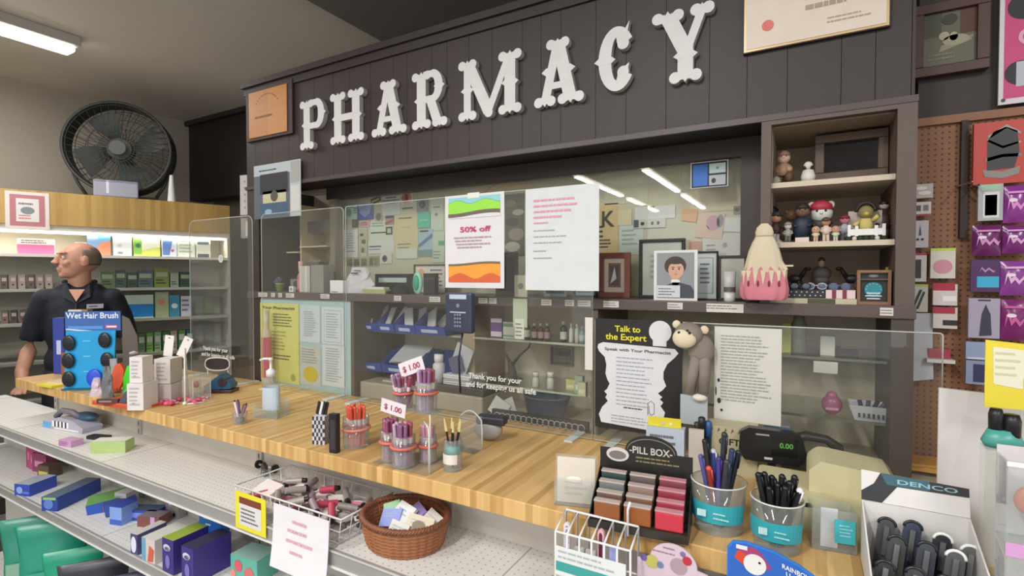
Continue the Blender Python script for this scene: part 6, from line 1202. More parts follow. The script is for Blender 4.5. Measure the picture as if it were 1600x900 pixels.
# green gift tin
p_ = cp(1140, 738); s = k(p_)
t = thing('gift_tin', 'cream tin with black lettering behind the pen cups', 'tin', (p_.x+.0, p_.y+.015, CT), .05)
b = B(); h_ = .105; b.box(-.05, .055, -.03, .03, 0, h_, P('#b5ad8c', .5)); b.text('GIFT', -.022, h_*.62, -.0306, .014, BLACK, width=.042)
for i in range(5): b.add([(-.04+i*.014, -.0306, h_*.86), (-.034+i*.014, -.0306, h_*.92), (-.037+i*.014, -.0306, h_*.97)], [(0, 1, 2)], P('#5a5a44'))
b.build('tin_body', t, bevel=.003)
# tissue box behind right screen
p_ = onY(1213, 668, 1.36)
t = thing('tissue_box', 'blue and red striped tissue box with tissue behind the right screen', 'tissue box', (p_.x, 1.375, CT), .05)
zt = onY(1213, 662, 1.36).z-CT
b = B(); b.box(-.027, .027, -.025, .025, 0, zt, P('#c9c6c8', .5)); b.q(-.027, .027, zt-.016, zt-.004, -.0254, P('#5a86b8')); b.q(-.027, .027, zt-.032, zt-.022, -.0254, P('#c87a68')); b.q(-.027, .027, .012, .03, -.0254, P('#5a86b8')); b.build('box_body', t)
b = B(); b.add([(-.01, -.004, zt), (.008, -.004, zt), (.010, .0, zt+.022), (-.006, .003, zt+.026), (-.012, .006, zt), (.01, .006, zt)], [(0, 1, 2, 3), (4, 3, 2, 5), (0, 3, 4), (1, 5, 2)], P('#dfe0df')); b.build('tissue', t)
# terminal with green display
p_ = cp(1205, 760); s = k(p_)
t = thing('pin_pad_display', 'black customer display with green digits on the counter', 'display', (p_.x, p_.y+.02, CT), .12)
b = B(); zc = 62*s; w = 98*s; h = 52*s; pts = [(-w*.5, -h*.3), (-w*.4, -h*.5), (w*.38, -h*.55), (w*.5, -h*.25), (w*.42, h*.35), (w*.3, h*.46), (-w*.35, h*.5), (-w*.48, h*.35)]
b.prism([(x_, z_+zc) for x_, z_ in pts], -.012, .012, P('#1e1d20', .35)); b.build('case', t, bevel=.003)
b = B(); b.q(-w*.02, w*.36, zc-h*.28, zc+h*.28, -.0124, P('#141716', .2)); GR = P('#4c9a44', .5, 0, 0, .25); b.text('0.00', w*.10, zc-h*.02, -.0128, h*.15, GR); b.q(-w*.25, -w*.05, zc+h*.3, zc+h*.35, -.0128, P('#9a9a98')); b.q(-w*.12, 0, zc-h*.42, zc-h*.35, -.0128, P('#c9c9c9')); b.build('screen', t)
b = B(); b.cyl((0, .008, 0), (0, .008, zc-h*.4), .008, P('#26252a')); b.lathe([(.03, 0), (.028, .006)], P('#26252a')); b.build('pole', t)
# black handle object
p_ = cp(1275, 745)
t = thing('phone_handset', 'black curved handset behind the cream register', 'handset', (p_.x, p_.y+.05, CT), .1)
b = B(); b.tube([(-.05, 0, .03), (-.045, 0, .062), (-.02, 0, .074), (.02, 0, .07), (.042, 0, .055), (.045, 0, .03)], [.016, .016, .011, .01, .012, .013], P('#2a2624', .4), 10); b.build('handle', t)
b = B(); b.box(-.07, .06, -.02, .02, 0, .03, P('#2f2b2a', .4)); b.build('base', t, bevel=.004)
# cream register / monitor back
CRM = P('#c6bf97', .5)
a_ = cp(1250, 800); s = k(a_)
x0 = onY(1262, 740, 1.02).x; x1 = onY(1408, 740, 1.02).x
t = thing('cash_register', 'cream cash register back with raised display hood on the counter', 'cash register', ((x0+x1)/2, 1.10, CT), .04); w = (x1-x0)*1.0
b = B(); b.prism([(-w*1.15, 0), (w*.5, 0), (w*.5, .055), (-w*1.15, .06)], -.085, .05, CRM); b.build('base', t, bevel=.008)
b = B(); b.prism([(-w*.5, .05), (w*.5, .05), (w*.5, .09), (w*.42, .102), (-w*.36, .112), (-w*.5, .095)], -.055, .05, CRM); b.build('hood', t, bevel=.008)
b = B(); b.box(-w*1.1, -w*.95, -.0858, -.085, .040, .048, BLACK); b.box(-w*.85, -w*.5, -.0858, -.085, .040, .047, BLACK); b.build('slots', t)
# clear box with teal label
p_ = cp(1300, 862); s = k(p_)
t = thing('card_holder', 'clear holder with turquoise label card beside the black pen cup', 'card holder', (p_.x, p_.y+.02, CT), .15)
b = B(); w, h = 62*s, 66*s
for (x0_, x1_, y0_, y1_) in ((-w/2, w/2, -.02, -.0185), (-w/2, w/2, .0185, .02), (-w/2, -w/2+.0015, -.02, .02), (w/2-.0015, w/2, -.02, .02)): b.box(x0_, x1_, y0_, y1_, 0, h, CLEAR)
b.box(-w/2, w/2, -.02, .02, 0, .0015, CLEAR); b.build('clear_box', t)
b = B(); b.box(0, w*.45, -.0225, -.0205, h*.25, h*.8, P('#3fb0bc', .4)); b.lines(w*.1, w*.42, h*.72, h*.4, 4, P('#a8e0e4'), -.023); b.build('turquoise_label', t)
b = B(); b.box(-w*.28, w*.1, -.01, -.008, .002, h*.98, P('#d8d8dc')); b.build('white_card', t)
# orange folder pile at right rear
p_ = cp(1440, 742); b = B(); b.cb((0, 0, .006), (.1, .08, .010), P('#d09a3e', .6)); b.cb((.004, -.004, .015), (.095, .07, .006), P('#c98c30', .6), rz=.15); tag(b.build('orange_envelopes', None, (p_.x+.02, p_.y+.06, CT)), 'orange padded envelopes lying behind the white display box', 'envelopes')
# ================================================================ UPPER SHELF OF THE GONDOLA
def sp(px, py, z=S1): return onZ(px, py, z)
p_ = sp(97, 680)
q1 = sp(60, 668); 
t = thing('sports_pack', 'blue and white striped clear pack with grey strap at the left of the top shelf', 'pack', (sp(100, 672).x, .90, S1), .15)
b = B(); b.prism([(-.13, 0), (.12, 0), (.125, .02), (.06, .045), (-.02, .05), (-.11, .028)], -.03, .04, P('#a9a7b8', .25)); b.q(-.12, -.07, .004, .026, -.0304, P('#5fa2cf')); [b.q(-.06+i*.022, -.048+i*.022, .012, .034, -.0304, P('#e8e8ec')) for i in range(5)]; [b.q(-.048+i*.022, -.038+i*.022, .012, .034, -.0305, BLACK) for i in range(4)]; b.q(-.05, .1, .003, .01, -.0304, P('#d9d6dc')); b.build('wrapper', t)
b = B(); b.tube([(-.07, -.01, .045), (-.03, -.012, .072), (.03, -.01, .07), (.06, 0, .05)], .011, P('#6f6d78', .4), 8); b.build('strap', t)
b = B(); b.ell((.06, .02, .05), (.06, .03, .016), P('#33506c', .4)); b.build('blue_part', t)
p_ = sp(100, 698); carton('flat_pack', 'small lilac and white flat pack in front of the striped pack', 'pack', (p_.x, p_.y+.02, S1), (.065, .04, .022), P('#c79ac0', .4), [('l', .1, .1, .9, .9, 3, P('#8a5c90'))], .2)
p_ = sp(160, 708); t_ = carton('lime_carton', 'pale lime green carton lying on the top shelf', 'carton', (p_.x+.005, p_.y+.028, S1), (.11, .05, .04), P('#a8bf7c', .5), [], .62, top=P('#d9d9d0'))
p_ = sp(125, 690); carton('black_card', 'flat black card behind the lime green carton', 'card', (p_.x+.02, p_.y+.05, S1+.0), (.08, .03, .012), P('#26242a', .4), [], .3)
# black wheel toy
# wire tray
TX0 = sp(372, 800).x; a0 = sp(352, 800)
wy0, wy1 = .792, .955; xl = sp(368, 822).x+.0; xr = sp(590, 868).x
xl = onY(352, 770, wy0).x; xr = onY(520, 850, wy0).x
xl, xr = onZ(385, 842, S1).x, onZ(585, 880, S1).x
xl = -.985; xr = -.70
xl = onY(368, 800, wy0).x; xr = onY(533, 830, wy0).x
t = thing('wire_tray', 'white wire tray of small toiletries on the top shelf', 'wire basket', ((xl+xr)/2, (wy0+wy1)/2, S1)); w = xr-xl; d = wy1-wy0; h = .062; WW = P('#dddad8', .4)
def rr_(w, d, z, r=.0022): return [(-w/2, -d/2, z), (w/2, -d/2, z), (w/2, d/2, z), (-w/2, d/2, z)]
b = B()
for z_, g in ((.003, .92), (h*.5, .96), (h, 1)): b.tube(rr_(w*g, d*g, z_), .0024 if z_ == h else .0014, WW, 6, True)
for i in range(12):
    f = -0.5+i/11; b.tube([(f*w, -d/2, h), (f*w*.92, -d*.46, .003), (f*w*.92, d*.46, .003), (f*w, d/2, h)], .0011, WW, 5)
for i in range(6):
    f = -0.5+i/5; b.tube([(-w/2, f*d, h), (-w*.46, f*d*.92, .003), (w*.46, f*d*.92, .003), (w/2, f*d, h)], .0011, WW, 5)
b.build('wire', t); tl = t.location
rnd = random.Random(31); TC = ['#c9a9b4', '#b5455c', '#5a5452', '#cfc6bc', '#8a827c', '#3c3838', '#c97a8c', '#a49a94', '#dcd4cc', '#77615c', '#94808c', '#4a4648']
nmT = ['pink', 'crimson', 'dark brown', 'cream', 'taupe', 'black', 'rose', 'grey', 'white', 'umber', 'mauve', 'charcoal']
for i in range(45):
    u, v = (i % 15)/14-.5, (i//15)/2-.5
    pos = (tl.x+u*w*.78+rnd.uniform(-.006, .006), tl.y+v*d*.62, S1+.016+rnd.uniform(0, .016)+(.02 if i % 3 == 1 else 0))
    c_ = TC[i % 12]
    if i % 3 == 0: b = B(); b.cb((0, 0, 0), (.056, .02, .013), P(c_, .35)); b.cb((0, 0, .007), (.036, .012, .0012), P('#e0d8d4', .4)); n_ = 'small_pack'
    elif i % 3 == 1: b = B(); b.cyl((-.028, 0, 0), (.02, 0, 0), .0085, P(c_, .3), n=10); b.cyl((.02, 0, 0), (.03, 0, 0), .0065, BLACK, n=10); n_ = 'small_tube'
    else: b = B(); b.tube([(-.02, 0, 0), (0, .004, .003), (.02, 0, 0)], [.004, .008, .004], P(c_, .4), 8); b.cb((0, 0, .008), (.018, .01, .001), P('#d9d2cc')); n_ = 'small_sachet'
    tag(b.build(n_, None, pos, rot=(rnd.uniform(-.4, .4), rnd.uniform(-.3, .3), rnd.uniform(-1.2, 1.2))), '%s %s lying in the white wire tray, %s row' % (nmT[i % 12], n_.replace('_', ' '), ['front', 'middle', 'back'][i//15]), 'toiletry', 'toiletries in the wire tray')
carton('white_floral_pack', 'white pack with red dots at the left end of the wire tray', 'pack', (tl.x-w*.33, tl.y-.03, S1+.04), (.075, .045, .014), P('#dcd2d0', .5), [('c', .3, .5, .05, P('#b54a5c')), ('c', .75, .5, .05, P('#b54a5c'))], -.1, rot=(.35, 0, -.1))
# yellow framed label and the white paper sign clipped on tray front
yF = wy0-.005
sheet('yellow_label', 'bright yellow bordered price label on the front of the wire tray', 'label', .7665, 368, 774, 415, 832, P('#e0d632', .5), [('r', .14, .12, .86, .88, P('#d6d3cf')), ('R', .14, .7, .86, .88, P('#7a3a26')), ('l', .2, .62, .8, .2, 4, INK)])
sheet('paper_sign', 'curled white paper sign with faint pink writing hanging from the wire tray', 'sign', .764, 428, 800, 514, 898, P('#dedcdf', .6), [('l', .36, .86, .68, .74, 1, P('#d6a6b2')), ('l', .28, .71, .78, .59, 1, P('#d6a6b2')), ('l', .26, .55, .8, .43, 1, P('#d6a6b2')), ('l', .34, .38, .62, .27, 1, P('#d6a6b2'))], curl=.012)
# black and clear twin wheel item standing in the tray
q_ = onY(400, 745, .94)
t = thing('massage_roller', 'clear and black roller with two black end discs at the wire tray back', 'roller', (q_.x, .975, S1))
zc = onY(400, 724, .975).z-S1
b = B(); b.tube([(-.036, 0, zc), (.036, 0, zc)], .003, P('#c9c8c2', .3), 8); b.build('rod', t)
for s_ in (-1, 1): b = B(); b.cyl((s_*.036, 0, zc), (s_*.041, 0, zc), .0125, BLACK, n=18); b.build('disc', t)
b = B(); b.prism([(-.012, 0), (.008, 0), (.009, zc+.004), (-.004, zc+.014), (-.01, zc+.006)], -.012, -.002, P('#3c3a36', .4)); b.build('black_bar', t)
b = B(); b.lathe([(.024, .0), (.024, zc*.75), (.018, zc*.9)], CLEAR, n=16, close=True); b.build('clear_sleeve', t)
# wicker basket: centre and radius from the photograph
qb = sp(630, 872); s = k(qb); r0 = 77*s*.99; c = Vector((sp(631, 850).x-.004, .897, S1))
t = thing('wicker_basket', 'brown oval wicker basket filled with cards on the top shelf', 'basket', (c.x-.002, c.y-.012, S1)); WK = P('#8a5636', .55, 0, .3); WK2 = P('#a56a42', .55, 0, .25); H_ = .066
b = B(); n = 64
for i in range(15):
    z_ = .004+i*(H_-.012)/14; rr = r0*(.86+.12*(i/14)**.8)
    for ph in (0, 1):
        pts = []
        for j in range(n): a = 2*PI*j/n; o = math.sin(a*16+PI*ph+PI*(i % 2))*.0022; pts.append(((rr+o)*math.cos(a), (rr*.86+o)*math.sin(a), z_))
        b.tube(pts, .0024, WK if (i % 2) else WK2, 5, True)
b.lathe([(.0005, .001), (r0*.84, .001), (r0*.84, .004), (.0005, .004)], WK, sy=.86, n=40); b.build('woven_wall', t)
b = B()
for i in range(32): a = 2*PI*i/32; b.tube([(r0*.85*math.cos(a), r0*.85*.86*math.sin(a), 0), (r0*.97*math.cos(a), r0*.97*.86*math.sin(a), H_-.006)], .0022, WK, 5)
b.build('stakes', t)
b = B()
for ph in range(3): b.tube([((r0*.99+.004*math.cos(30*a+ph*2.1))*math.cos(a), (r0*.99*.86+.004*math.cos(30*a+ph*2.1))*math.sin(a), H_-.003+.004*math.sin(30*a+ph*2.1)) for a in [2*PI*j/150 for j in range(150)]], .0036, P('#7d4c34', .5, 0, .3), 6, True)
b.build('braided_rim', t)
for i, (dx, dy, dz, w_, h_, rz, rx, ry, col, lab) in enumerate(((-.038, -.0, .058, .05, .04, .2, .5, -.15, '#8f9bd8', 'periwinkle blue card at the front of the wicker basket'), (-.02, .012, .062, .055, .06, -.2, .6, .1, '#dce0dc', 'white card with pale stripe in the wicker basket'), (-.05, .02, .060, .04, .05, .5, .5, -.3, '#8fc090', 'green card at the left of the wicker basket'), (.035, .0, .058, .06, .045, .35, .5, .2, '#d8cdb8', 'cream soap box at the right of the wicker basket'), (.0, .040, .064, .05, .04, -.5, .7, .1, '#9a86c4', 'violet card at the back of the wicker basket'), (.045, .03, .056, .05, .05, -.2, .6, .3, '#cfc9c2', 'pale grey card at the back right of the wicker basket'), (.004, -.03, .05, .05, .04, .0, .3, .1, '#d9d5cf', 'white envelope low in the middle of the wicker basket'), (.02, .055, .058, .045, .03, .1, .9, 0, '#3c3048', 'dark plum card at the far side of the wicker basket'))):
    b = B(); b.box(-w_/2, w_/2, -.004, .004, -h_/2, h_/2, P(col, .5)); b.lines(-w_*.35, w_*.35, h_*.3, 0, 2, P('#a9b5c0'), -.0044, seed=i)
    if 'soap' in lab: b.disc(0, 0, w_*.26, -.0046, P('#8a7c68'), rz=h_*.24)
    f = r0/.075
    tag(b.build('gift_card', None, (t.location.x+dx*f*.82, t.location.y+dy*f*.7, S1+dz-.016), rot=(-rx-.3, ry, rz)), lab, 'card', 'cards in the wicker basket')
# wire leaflet rack in front (bottom centre)
WX0 = onY(868, 870, .80).x; WX1 = onY(985, 890, .80).x
t = thing('wire_rack', 'white wire rack with teal label strip holding nail files at the bottom edge', 'wire rack', ((WX0+WX1)/2, .80, S1)); w = WX1-WX0; zt = onY(925, 845, .8).z-S1
b = B()
for y_, z_ in ((-.0, zt), (.045, zt+.02)): b.tube([(-w/2, y_, z_), (w/2, y_, z_)], .002, WHITE, 6); b.tube([(-w/2, y_, .002), (w/2, y_, .002)], .002, WHITE, 6); b.tube([(-w/2, y_, z_*.55), (w/2, y_, z_*.55)], .0015, WHITE, 6)
for i in range(7):
    x_ = -w/2+i*w/6; b.tube([(x_, 0, .002), (x_, 0, zt), (x_, .045, zt+.02), (x_, .045, .002)], .0018, WHITE, 6)
b.tube([(w*.36, .045, zt+.0), (w*.36, .045, zt+.045), (w*.40, .04, zt+.06)], .0022, WHITE, 6); b.build('wire', t)
b = B(); b.box(-w*.5, w*.45, -.0035, -.0025, zt*.55, zt*.86, P('#d9dcdc', .4)); b.q(-w*.48, w*.43, zt*.6, zt*.7, -.004, P('#3f9a94')); b.lines(-w*.45, w*.4, zt*.84, zt*.72, 2, P('#a8b0b0'), -.004); b.build('label_strip', t)
def rackitem(px, pt, wd, col, lab, nm_, tip=None, dots=False, rnd_=.5):
    x_ = onY(px, 850, .82).x; z1 = onY(px, pt, .82).z; h_ = z1-S1-.01
    b = B(); n = 10; pts = [(-wd/2, 0), (wd/2, 0), (wd/2, h_-wd*rnd_)]+[(wd/2*math.cos(PI*i/n), h_-wd*rnd_+wd*rnd_*math.sin(PI*i/n)) for i in range(1, n)]+[(-wd/2, h_-wd*rnd_)]
    b.prism(pts, -.003, .003, P(col, .4))
    if tip: b.prism([(x_2*.5, h_*.35+(z_2)*.62) for x_2, z_2 in pts], -.0042, -.003, P(tip, .4))
    if dots:
        r_ = random.Random(2)
        for i in range(40): b.disc(r_.uniform(-wd*.42, wd*.42), r_.uniform(h_*.4, h_*.97), wd*.09, -.0036, P('#4a4658'), 7)
    tag(b.build(nm_, None, (x_, .815, S1+.003)), lab, 'nail file', 'nail files in the white wire rack')
rackitem(888, 808, .011, '#d9d4dc', 'speckled white and purple nail file, leftmost in the wire rack', 'nail_file', None, True)
rackitem(941, 818, .011, '#d9a9b8', 'tall pink clear nail tool with dark red core in the wire rack', 'nail_tool', '#5c2438', False, .8)
rackitem(961, 845, .014, '#a4ade0', 'lilac blue nail buffer at the right of the wire rack', 'nail_buffer', None, False, .15)
for i, px in enumerate((903, 912, 921, 930)): rackitem(px, 846+i*2, .008, '#c6c4bc', 'grey nail clipper pack, %s between the files' % ['first', 'second', 'third', 'fourth'][i], 'clipper_pack', None, False, .1)
# lilac display card
yy = .84; x0 = onY(996, 870, yy).x; x1 = onY(1106, 880, yy).x; zt = onY(1045, 849, yy).z-S1; w = x1-x0; hh = zt*.80
t = thing('lip_balm_display', 'pale pink domed display card with fruit pictures at the bottom edge', 'display', ((x0+x1)/2, yy, S1))
b = B(); b.prism([(-w/2, 0), (w/2, 0), (w/2, hh*.98)]+[(w*.02+w*.34*math.cos(PI*i/16), hh+ (zt-hh)*math.sin(PI*i/16)) for i in range(17)]+[(-w/2, hh*.98)], 0, .003, P('#cdb9c4', .5)); b.lines(-w*.12, w*.12, zt*.97, zt*.93, 1, P('#8a7484'), -.0006); b.lines(-w*.3, w*.2, zt*.92, zt*.88, 1, P('#9a7484'), -.0006)
b.disc(w*.22, zt*.875, w*.065, -.0008, P('#b5303c')); b.disc(w*.1, zt*.80, w*.12, -.0007, P('#a8909a')); b.disc(-w*.28, zt*.78, w*.1, -.0007, P('#b9b45c')); b.disc(-w*.4, zt*.80, w*.05, -.0009, P('#6a5c9c')); b.disc(w*.16, zt*.93, w*.04, -.0009, P('#7a6a9a')); b.disc(-w*.16, zt*.77, w*.05, -.0009, P('#6a7c9c')); b.build('card', t)
b = B(); b.box(-w/2, w/2, -.05, 0, 0, .04, P('#c4b0bc', .5)); b.build('tray', t)
# blue rounded card with bird
yy = .83; x0 = onY(1136, 870, yy).x; x1 = onY(1290, 895, yy).x; w = x1-x0; zt = onY(1165, 846, yy).z-S1
t = thing('rainbow_display', 'royal blue rounded display card with white bird and white letters at the bottom edge', 'display', ((x0+x1)/2, yy, S1))
pts = [(-w/2, 0), (w/2, 0), (w/2, zt*.80), (w*.42, zt*.86), (w*.25, zt*.92), (0, zt*.975), (-w*.3, zt), (-w*.44, zt*.985), (-w*.5, zt*.93)]
b = B(); b.prism(pts, 0, .003, P('#2f76c9', .4)); b.prism([(x_*.97, z_*.985) for x_, z_ in pts], -.0006, 0, P('#2a62b8', .4)); X = lambda u: u*w
b.prism([(X(-.42), zt*.87), (X(-.36), zt*.96), (X(-.2), zt*.97), (X(-.12), zt*.93), (X(-.02), zt*.84), (X(-.2), zt*.82)], -.001, -.0006, P('#a03a6c')); b.prism([(X(-.42), zt*.87), (X(-.38), zt*.93), (X(-.28), zt*.9), (X(-.3), zt*.82)], -.0012, -.001, P('#c8452c')); b.disc(X(-.2), zt*.85, w*.12, -.0016, P('#dcdad8')); b.disc(X(-.15), zt*.87, w*.014, -.002, BLACK); b.q(X(-.4), X(-.28), zt*.94, zt*.97, -.002, P('#d9d6e0'))
b.text('RAINBOW', X(.08), zt*.875, -.0018, zt*.032, P('#e0e4ee'), width=w*.3, slope=-.25); b.text('U', X(.12), zt*.825, -.0018, zt*.03, P('#e0e4ee'), slope=-.25); b.build('card', t)
b = B(); b.box(-w/2, w/2, -.03, 0, 0, .05, P('#2a5aa8', .4)); b.build('tray', t)
# ================================================================ LOWER SHELF STOCK
GL2 = 'boxes on the lower shelf'
def lowbox(lab, px, py, dim, col, dec=(), rz=.0, top=None, rot=None, dz=0, nm_='carton', side=None, sdec=()):
    p_ = onZ(px, py, S2); return carton(nm_, lab, 'carton', (p_.x, min(max(p_.y, .79)+dim[1]*.35, .995-dim[1]*.55), S2+dz), dim, P(col, .4), dec, rz, GL2, rot, top, side, sdec=sdec)
DBL = '#2f4aa8'
lowbox('small dark blue carton on the lower shelf, leftmost', 38, 772, (.07, .10, .045), DBL, [('e', .35, .5, .2, .3, P('#8fa0e0')), ('r', .5, .2, .95, .4, P('#5a70c8'))], .35, P('#a8aeb8'))
lowbox('long dark blue carton with lime end beside the leftmost carton', 80, 792, (.06, .18, .05), '#2c4494', [('e', .45, .5, .3, .35, P('#5a7ac8')), ('r', .1, .8, .9, .98, P('#8ac06a'))], .45, P('#5b6a80'))
lowbox('tan carton on the lower shelf behind the blue cartons', 70, 745, (.07, .05, .05), '#5a4a40', [('r', .1, .2, .9, .5, P('#c9c04a'))], .2)
lowbox('crumpled blue carton, back one of the blue pile', 150, 800, (.075, .11, .045), '#2f56b4', [('r', .1, .2, .6, .8, P('#a9c0ea'))], -.5, P('#6a9a54'), rot=(.1, .12, -.5))
lowbox('blue and red striped carton in the blue pile', 172, 803, (.08, .09, .04), '#3a52a4', [('e', .5, .5, .25, .3, P('#b5584c')), ('r', .1, .1, .9, .25, P('#c9cfe6'))], -.3, P('#3c4a8c'), rot=(.05, -.1, -.3), dz=.002)
lowbox('white cube carton standing in the blue pile', 190, 795, (.05, .05, .06), '#c6c4c4', [('l', .1, .1, .9, .9, 4, GREY)], .3, P('#d8d6d4'), dz=.0)
lowbox('light blue gradient carton at the front of the blue pile', 183, 818, (.05, .06, .06), '#7f9cd8', [('r', .0, .0, 1, .3, P('#3c5cb4'))], .3, P('#2f4aa8'))
lowbox('long blue carton at the right of the blue pile', 218, 812, (.12, .05, .035), '#3350b0', [('r', .1, .3, .6, .8, P('#7a90d8'))], .45, P('#4a5a7c'))
lowbox('brown and pink carton right of the blue pile', 232, 822, (.08, .05, .035), '#7c4a44', [('r', .6, .0, .8, 1, P('#c9a0c8'))], .4, P('#8a8088'))
lowbox('pink and white striped carton standing behind the multicoloured carton', 268, 806, (.04, .03, .055), '#c08ac0', [('r', .35, 0, .7, 1, P('#e0dce4'))], .2)
lowbox('black and white clear pack behind the purple cartons', 290, 800, (.07, .03, .04), '#a9a6a4', [('c', .3, .3, .1, BLK), ('c', .7, .3, .1, BLK)], .1)
lowbox('navy and white curved logo carton at the front edge', 212, 864, (.03, .09, .062), '#4a4c78', [('e', .5, .5, .4, .4, P('#d9dae6'))], .15, P('#c6c4c0'))
lowbox('teal white and orange carton beside the navy logo carton', 232, 878, (.06, .10, .07), '#cfc6c0', [('r', 0, 0, .3, 1, P('#6aa0c0')), ('p', [(.45, .05), (.85, .1), (.95, .6), (.6, .75)], P('#c8604a'))], .1, P('#cfcdc4'))
lowbox('purple carton with white curved lettering, left of the pair', 268, 893, (.052, .11, .098), '#3c2f7a', [('e', .45, .75, .32, .1, P('#c9c6dc')), ('e', .5, .72, .25, .06, P('#3c2f7a')), ('e', .5, .35, .2, .2, P('#7a70b4'))], .05, P('#93a83c'))
lowbox('purple carton with white curved lettering, right of the pair', 302, 906, (.052, .11, .098), '#3f3080', [('e', .45, .75, .32, .1, P('#c9c6dc')), ('e', .5, .72, .25, .06, P('#3f3080')), ('e', .5, .35, .2, .2, P('#7a70b4'))], .05, P('#35304c'))
lowbox('tall bright blue carton with white drop mark', 330, 872, (.09, .03, .16), '#2668bc', [('l', .22, .82, .78, .7, 1, P('#b9d0ee')), ('l', .32, .68, .68, .6, 1, P('#b9d0ee')), ('c', .5, .4, .06, P('#9ac8f0')), ('r', .3, .25, .7, .27, P('#8fb8e8'))], .12, P('#3a7ac8'))
lowbox('aqua carton with pink flowers on the lower shelf', 385, 905, (.10, .07, .066), '#5fae9c', [('e', .3, .6, .15, .25, P('#cf5a64')), ('e', .7, .35, .18, .3, P('#c96a70')), ('e', .1, .2, .1, .2, P('#d98a7a'))], .12, P('#93b8b0'))
for i in range(5):
    p_ = onZ(400+i*42, 900+i*10, S2); carton('blue_pack', 'deep blue pack in the row under the wire tray, %s from the left' % ['first', 'second', 'third', 'fourth', 'fifth'][i], 'pack', (max(-.95, -.98+i*.09), .86, S2), (.08, .05, .085), P('#2444a0', .35), [('r', .1, .6, .9, .8, P('#5a7ac8')), ('c', .5, .3, .15, P('#8a9ad8'))], .05, GL2)
for i in range(3):
    p_ = onZ(8+i*18, 742, S2); carton('magenta_pack', 'magenta pack at the far left of the lower shelf, %s one' % ['left', 'middle', 'right'][i], 'pack', (p_.x, .93, S2+.0), (.09, .04, .12-.02*i), P(['#a8326c', '#b5447c', '#8a3a5c'][i], .4), [('r', .2, .3, .8, .6, P('#d98ab0'))], .1*i, GL2)
# bottom deck bags
def bag(lab, px, py, w, h, col, col2, z=.12, rz=0, seed=1):
    p_ = onZ(px, py, .35); t = thing('refill_bag', lab, 'bag', (p_.x, min(max(p_.y, .80), .93), z), rz, 'bags on the bottom shelf'); rnd = random.Random(seed)
    b = B(); n = 10; m = 8; vs = []
    for i in range(m+1):
        v = i/m
        for j in range(2*n):
            a = 2*PI*j/(2*n); th = .055*(math.sin(PI*min(v*1.15+.08, 1))**.6)+.002; vs.append((math.cos(a)*w/2*(1-.12*math.sin(PI*v))*(1+rnd.uniform(-.03, .03)), math.sin(a)*th*(1+rnd.uniform(-.15, .15)), v*h))
    b.add(vs, [(i*2*n+j, i*2*n+(j+1) % (2*n), (i+1)*2*n+(j+1) % (2*n), (i+1)*2*n+j) for i in range(m) for j in range(2*n)]+[tuple(range(2*n-1, -1, -1)), tuple(m*2*n+j for j in range(2*n))], P(col, .3), None, True); b.build('bag_body', t)
    b = B(); b.box(-w*.32, w*.32, -.062, -.058, h*.25, h*.6, P(col2, .4)); b.build('bag_label', t)
for i, (px, py, w, h, c1, c2, lab) in enumerate(((8, 880, .16, .40, '#2f8a74', '#8fb8a0', 'big sea green bag at the far left of the bottom shelf'), (50, 880, .17, .42, '#1f8f78', '#4aa890', 'tall dark green bag second from the left'), (85, 890, .14, .36, '#1f9a78', '#3a7ac0', 'bright green bag with blue foot third from the left'), (120, 895, .16, .36, '#35343f', '#6a6874', 'black bag right of the green bags'), (160, 899, .15, .36, '#2a2b48', '#55587c', 'navy bag right of the black bag'), (205, 899, .15, .34, '#3a3a4c', '#8a8a98', 'dark slate bag at the right of the navy bag'))):
    bag(lab, px, py, w*1.35, h, c1, c2, rz=.95, seed=i)
bpy.context.view_layer.update()
for i, o in enumerate([o for o in C.objects if o.name.startswith('refill_bag')]): o.location.x = [-2.74, -2.56, -2.38, -2.22, -2.03, -1.85][i]; o.location.y = .86
# ================================================================ WHITE CLIPPER BOX AND RIGHT FOREGROUND
BXW = .128; bx = thing('clipper_display_box', 'white open box of nail clippers with black and teal header card', 'display box', (.141, .885, CT), 0); WB2 = P('#d8d5d2', .5)
b = B(); x_, y0_, y1_ = BXW/2, -.09, .065
for s_ in (-1, 1): b.add([(s_*x_, y0_, 0), (s_*x_, y1_, 0), (s_*x_, y1_, .092), (s_*x_, y0_, .035), (s_*(x_-.002), y0_, 0), (s_*(x_-.002), y1_, 0), (s_*(x_-.002), y1_, .092), (s_*(x_-.002), y0_, .035)], [(0, 1, 2, 3), (7, 6, 5, 4), (3, 2, 6, 7), (0, 3, 7, 4), (0, 4, 5, 1), (1, 5, 6, 2)], WB2)
b.box(-x_, x_, y0_, y0_+.002, 0, .035, WB2); b.box(-x_, x_, y1_-.002, y1_, 0, .092, WB2); b.box(-x_, x_, y0_, y1_, 0, .002, WB2); b.build('box_walls', bx)
b = B(); Mh = Matrix.Translation((0, y1_, .0925)) @ Euler((-.25, 0, 0)).to_matrix().to_4x4(); hw = x_; hh = .044
b.prism([(-hw, 0), (hw, 0), (hw, hh*.9), (-hw, hh)], 0, .002, WB2, Mh); b.prism([(-hw, 0), (-hw*.6, 0), (-hw*.3, hh*.6), (hw, hh*.62), (hw, hh*.9), (-hw*.62, hh*.98), (-hw*.75, hh*.6), (-hw, hh*.3)], -.0008, 0, P('#23262a', .4), Mh)
b.prism([(-hw*.62, hh*.97), (-hw*.5, hh*.62), (hw*.3, hh*.63), (hw*.3, hh*.93)], -.0012, -.0008, P('#2c5a68', .4), Mh); b.text('DENCO', -hw*.3, hh*.70, -.0018, hh*.14, P('#8fb4bc'), width=hw*1.1, M=Mh); b.lines(-hw*.1, hw*.6, hh*.5, hh*.1, 3, P('#8f8c8c'), -.001, seed=4); b2 = B()
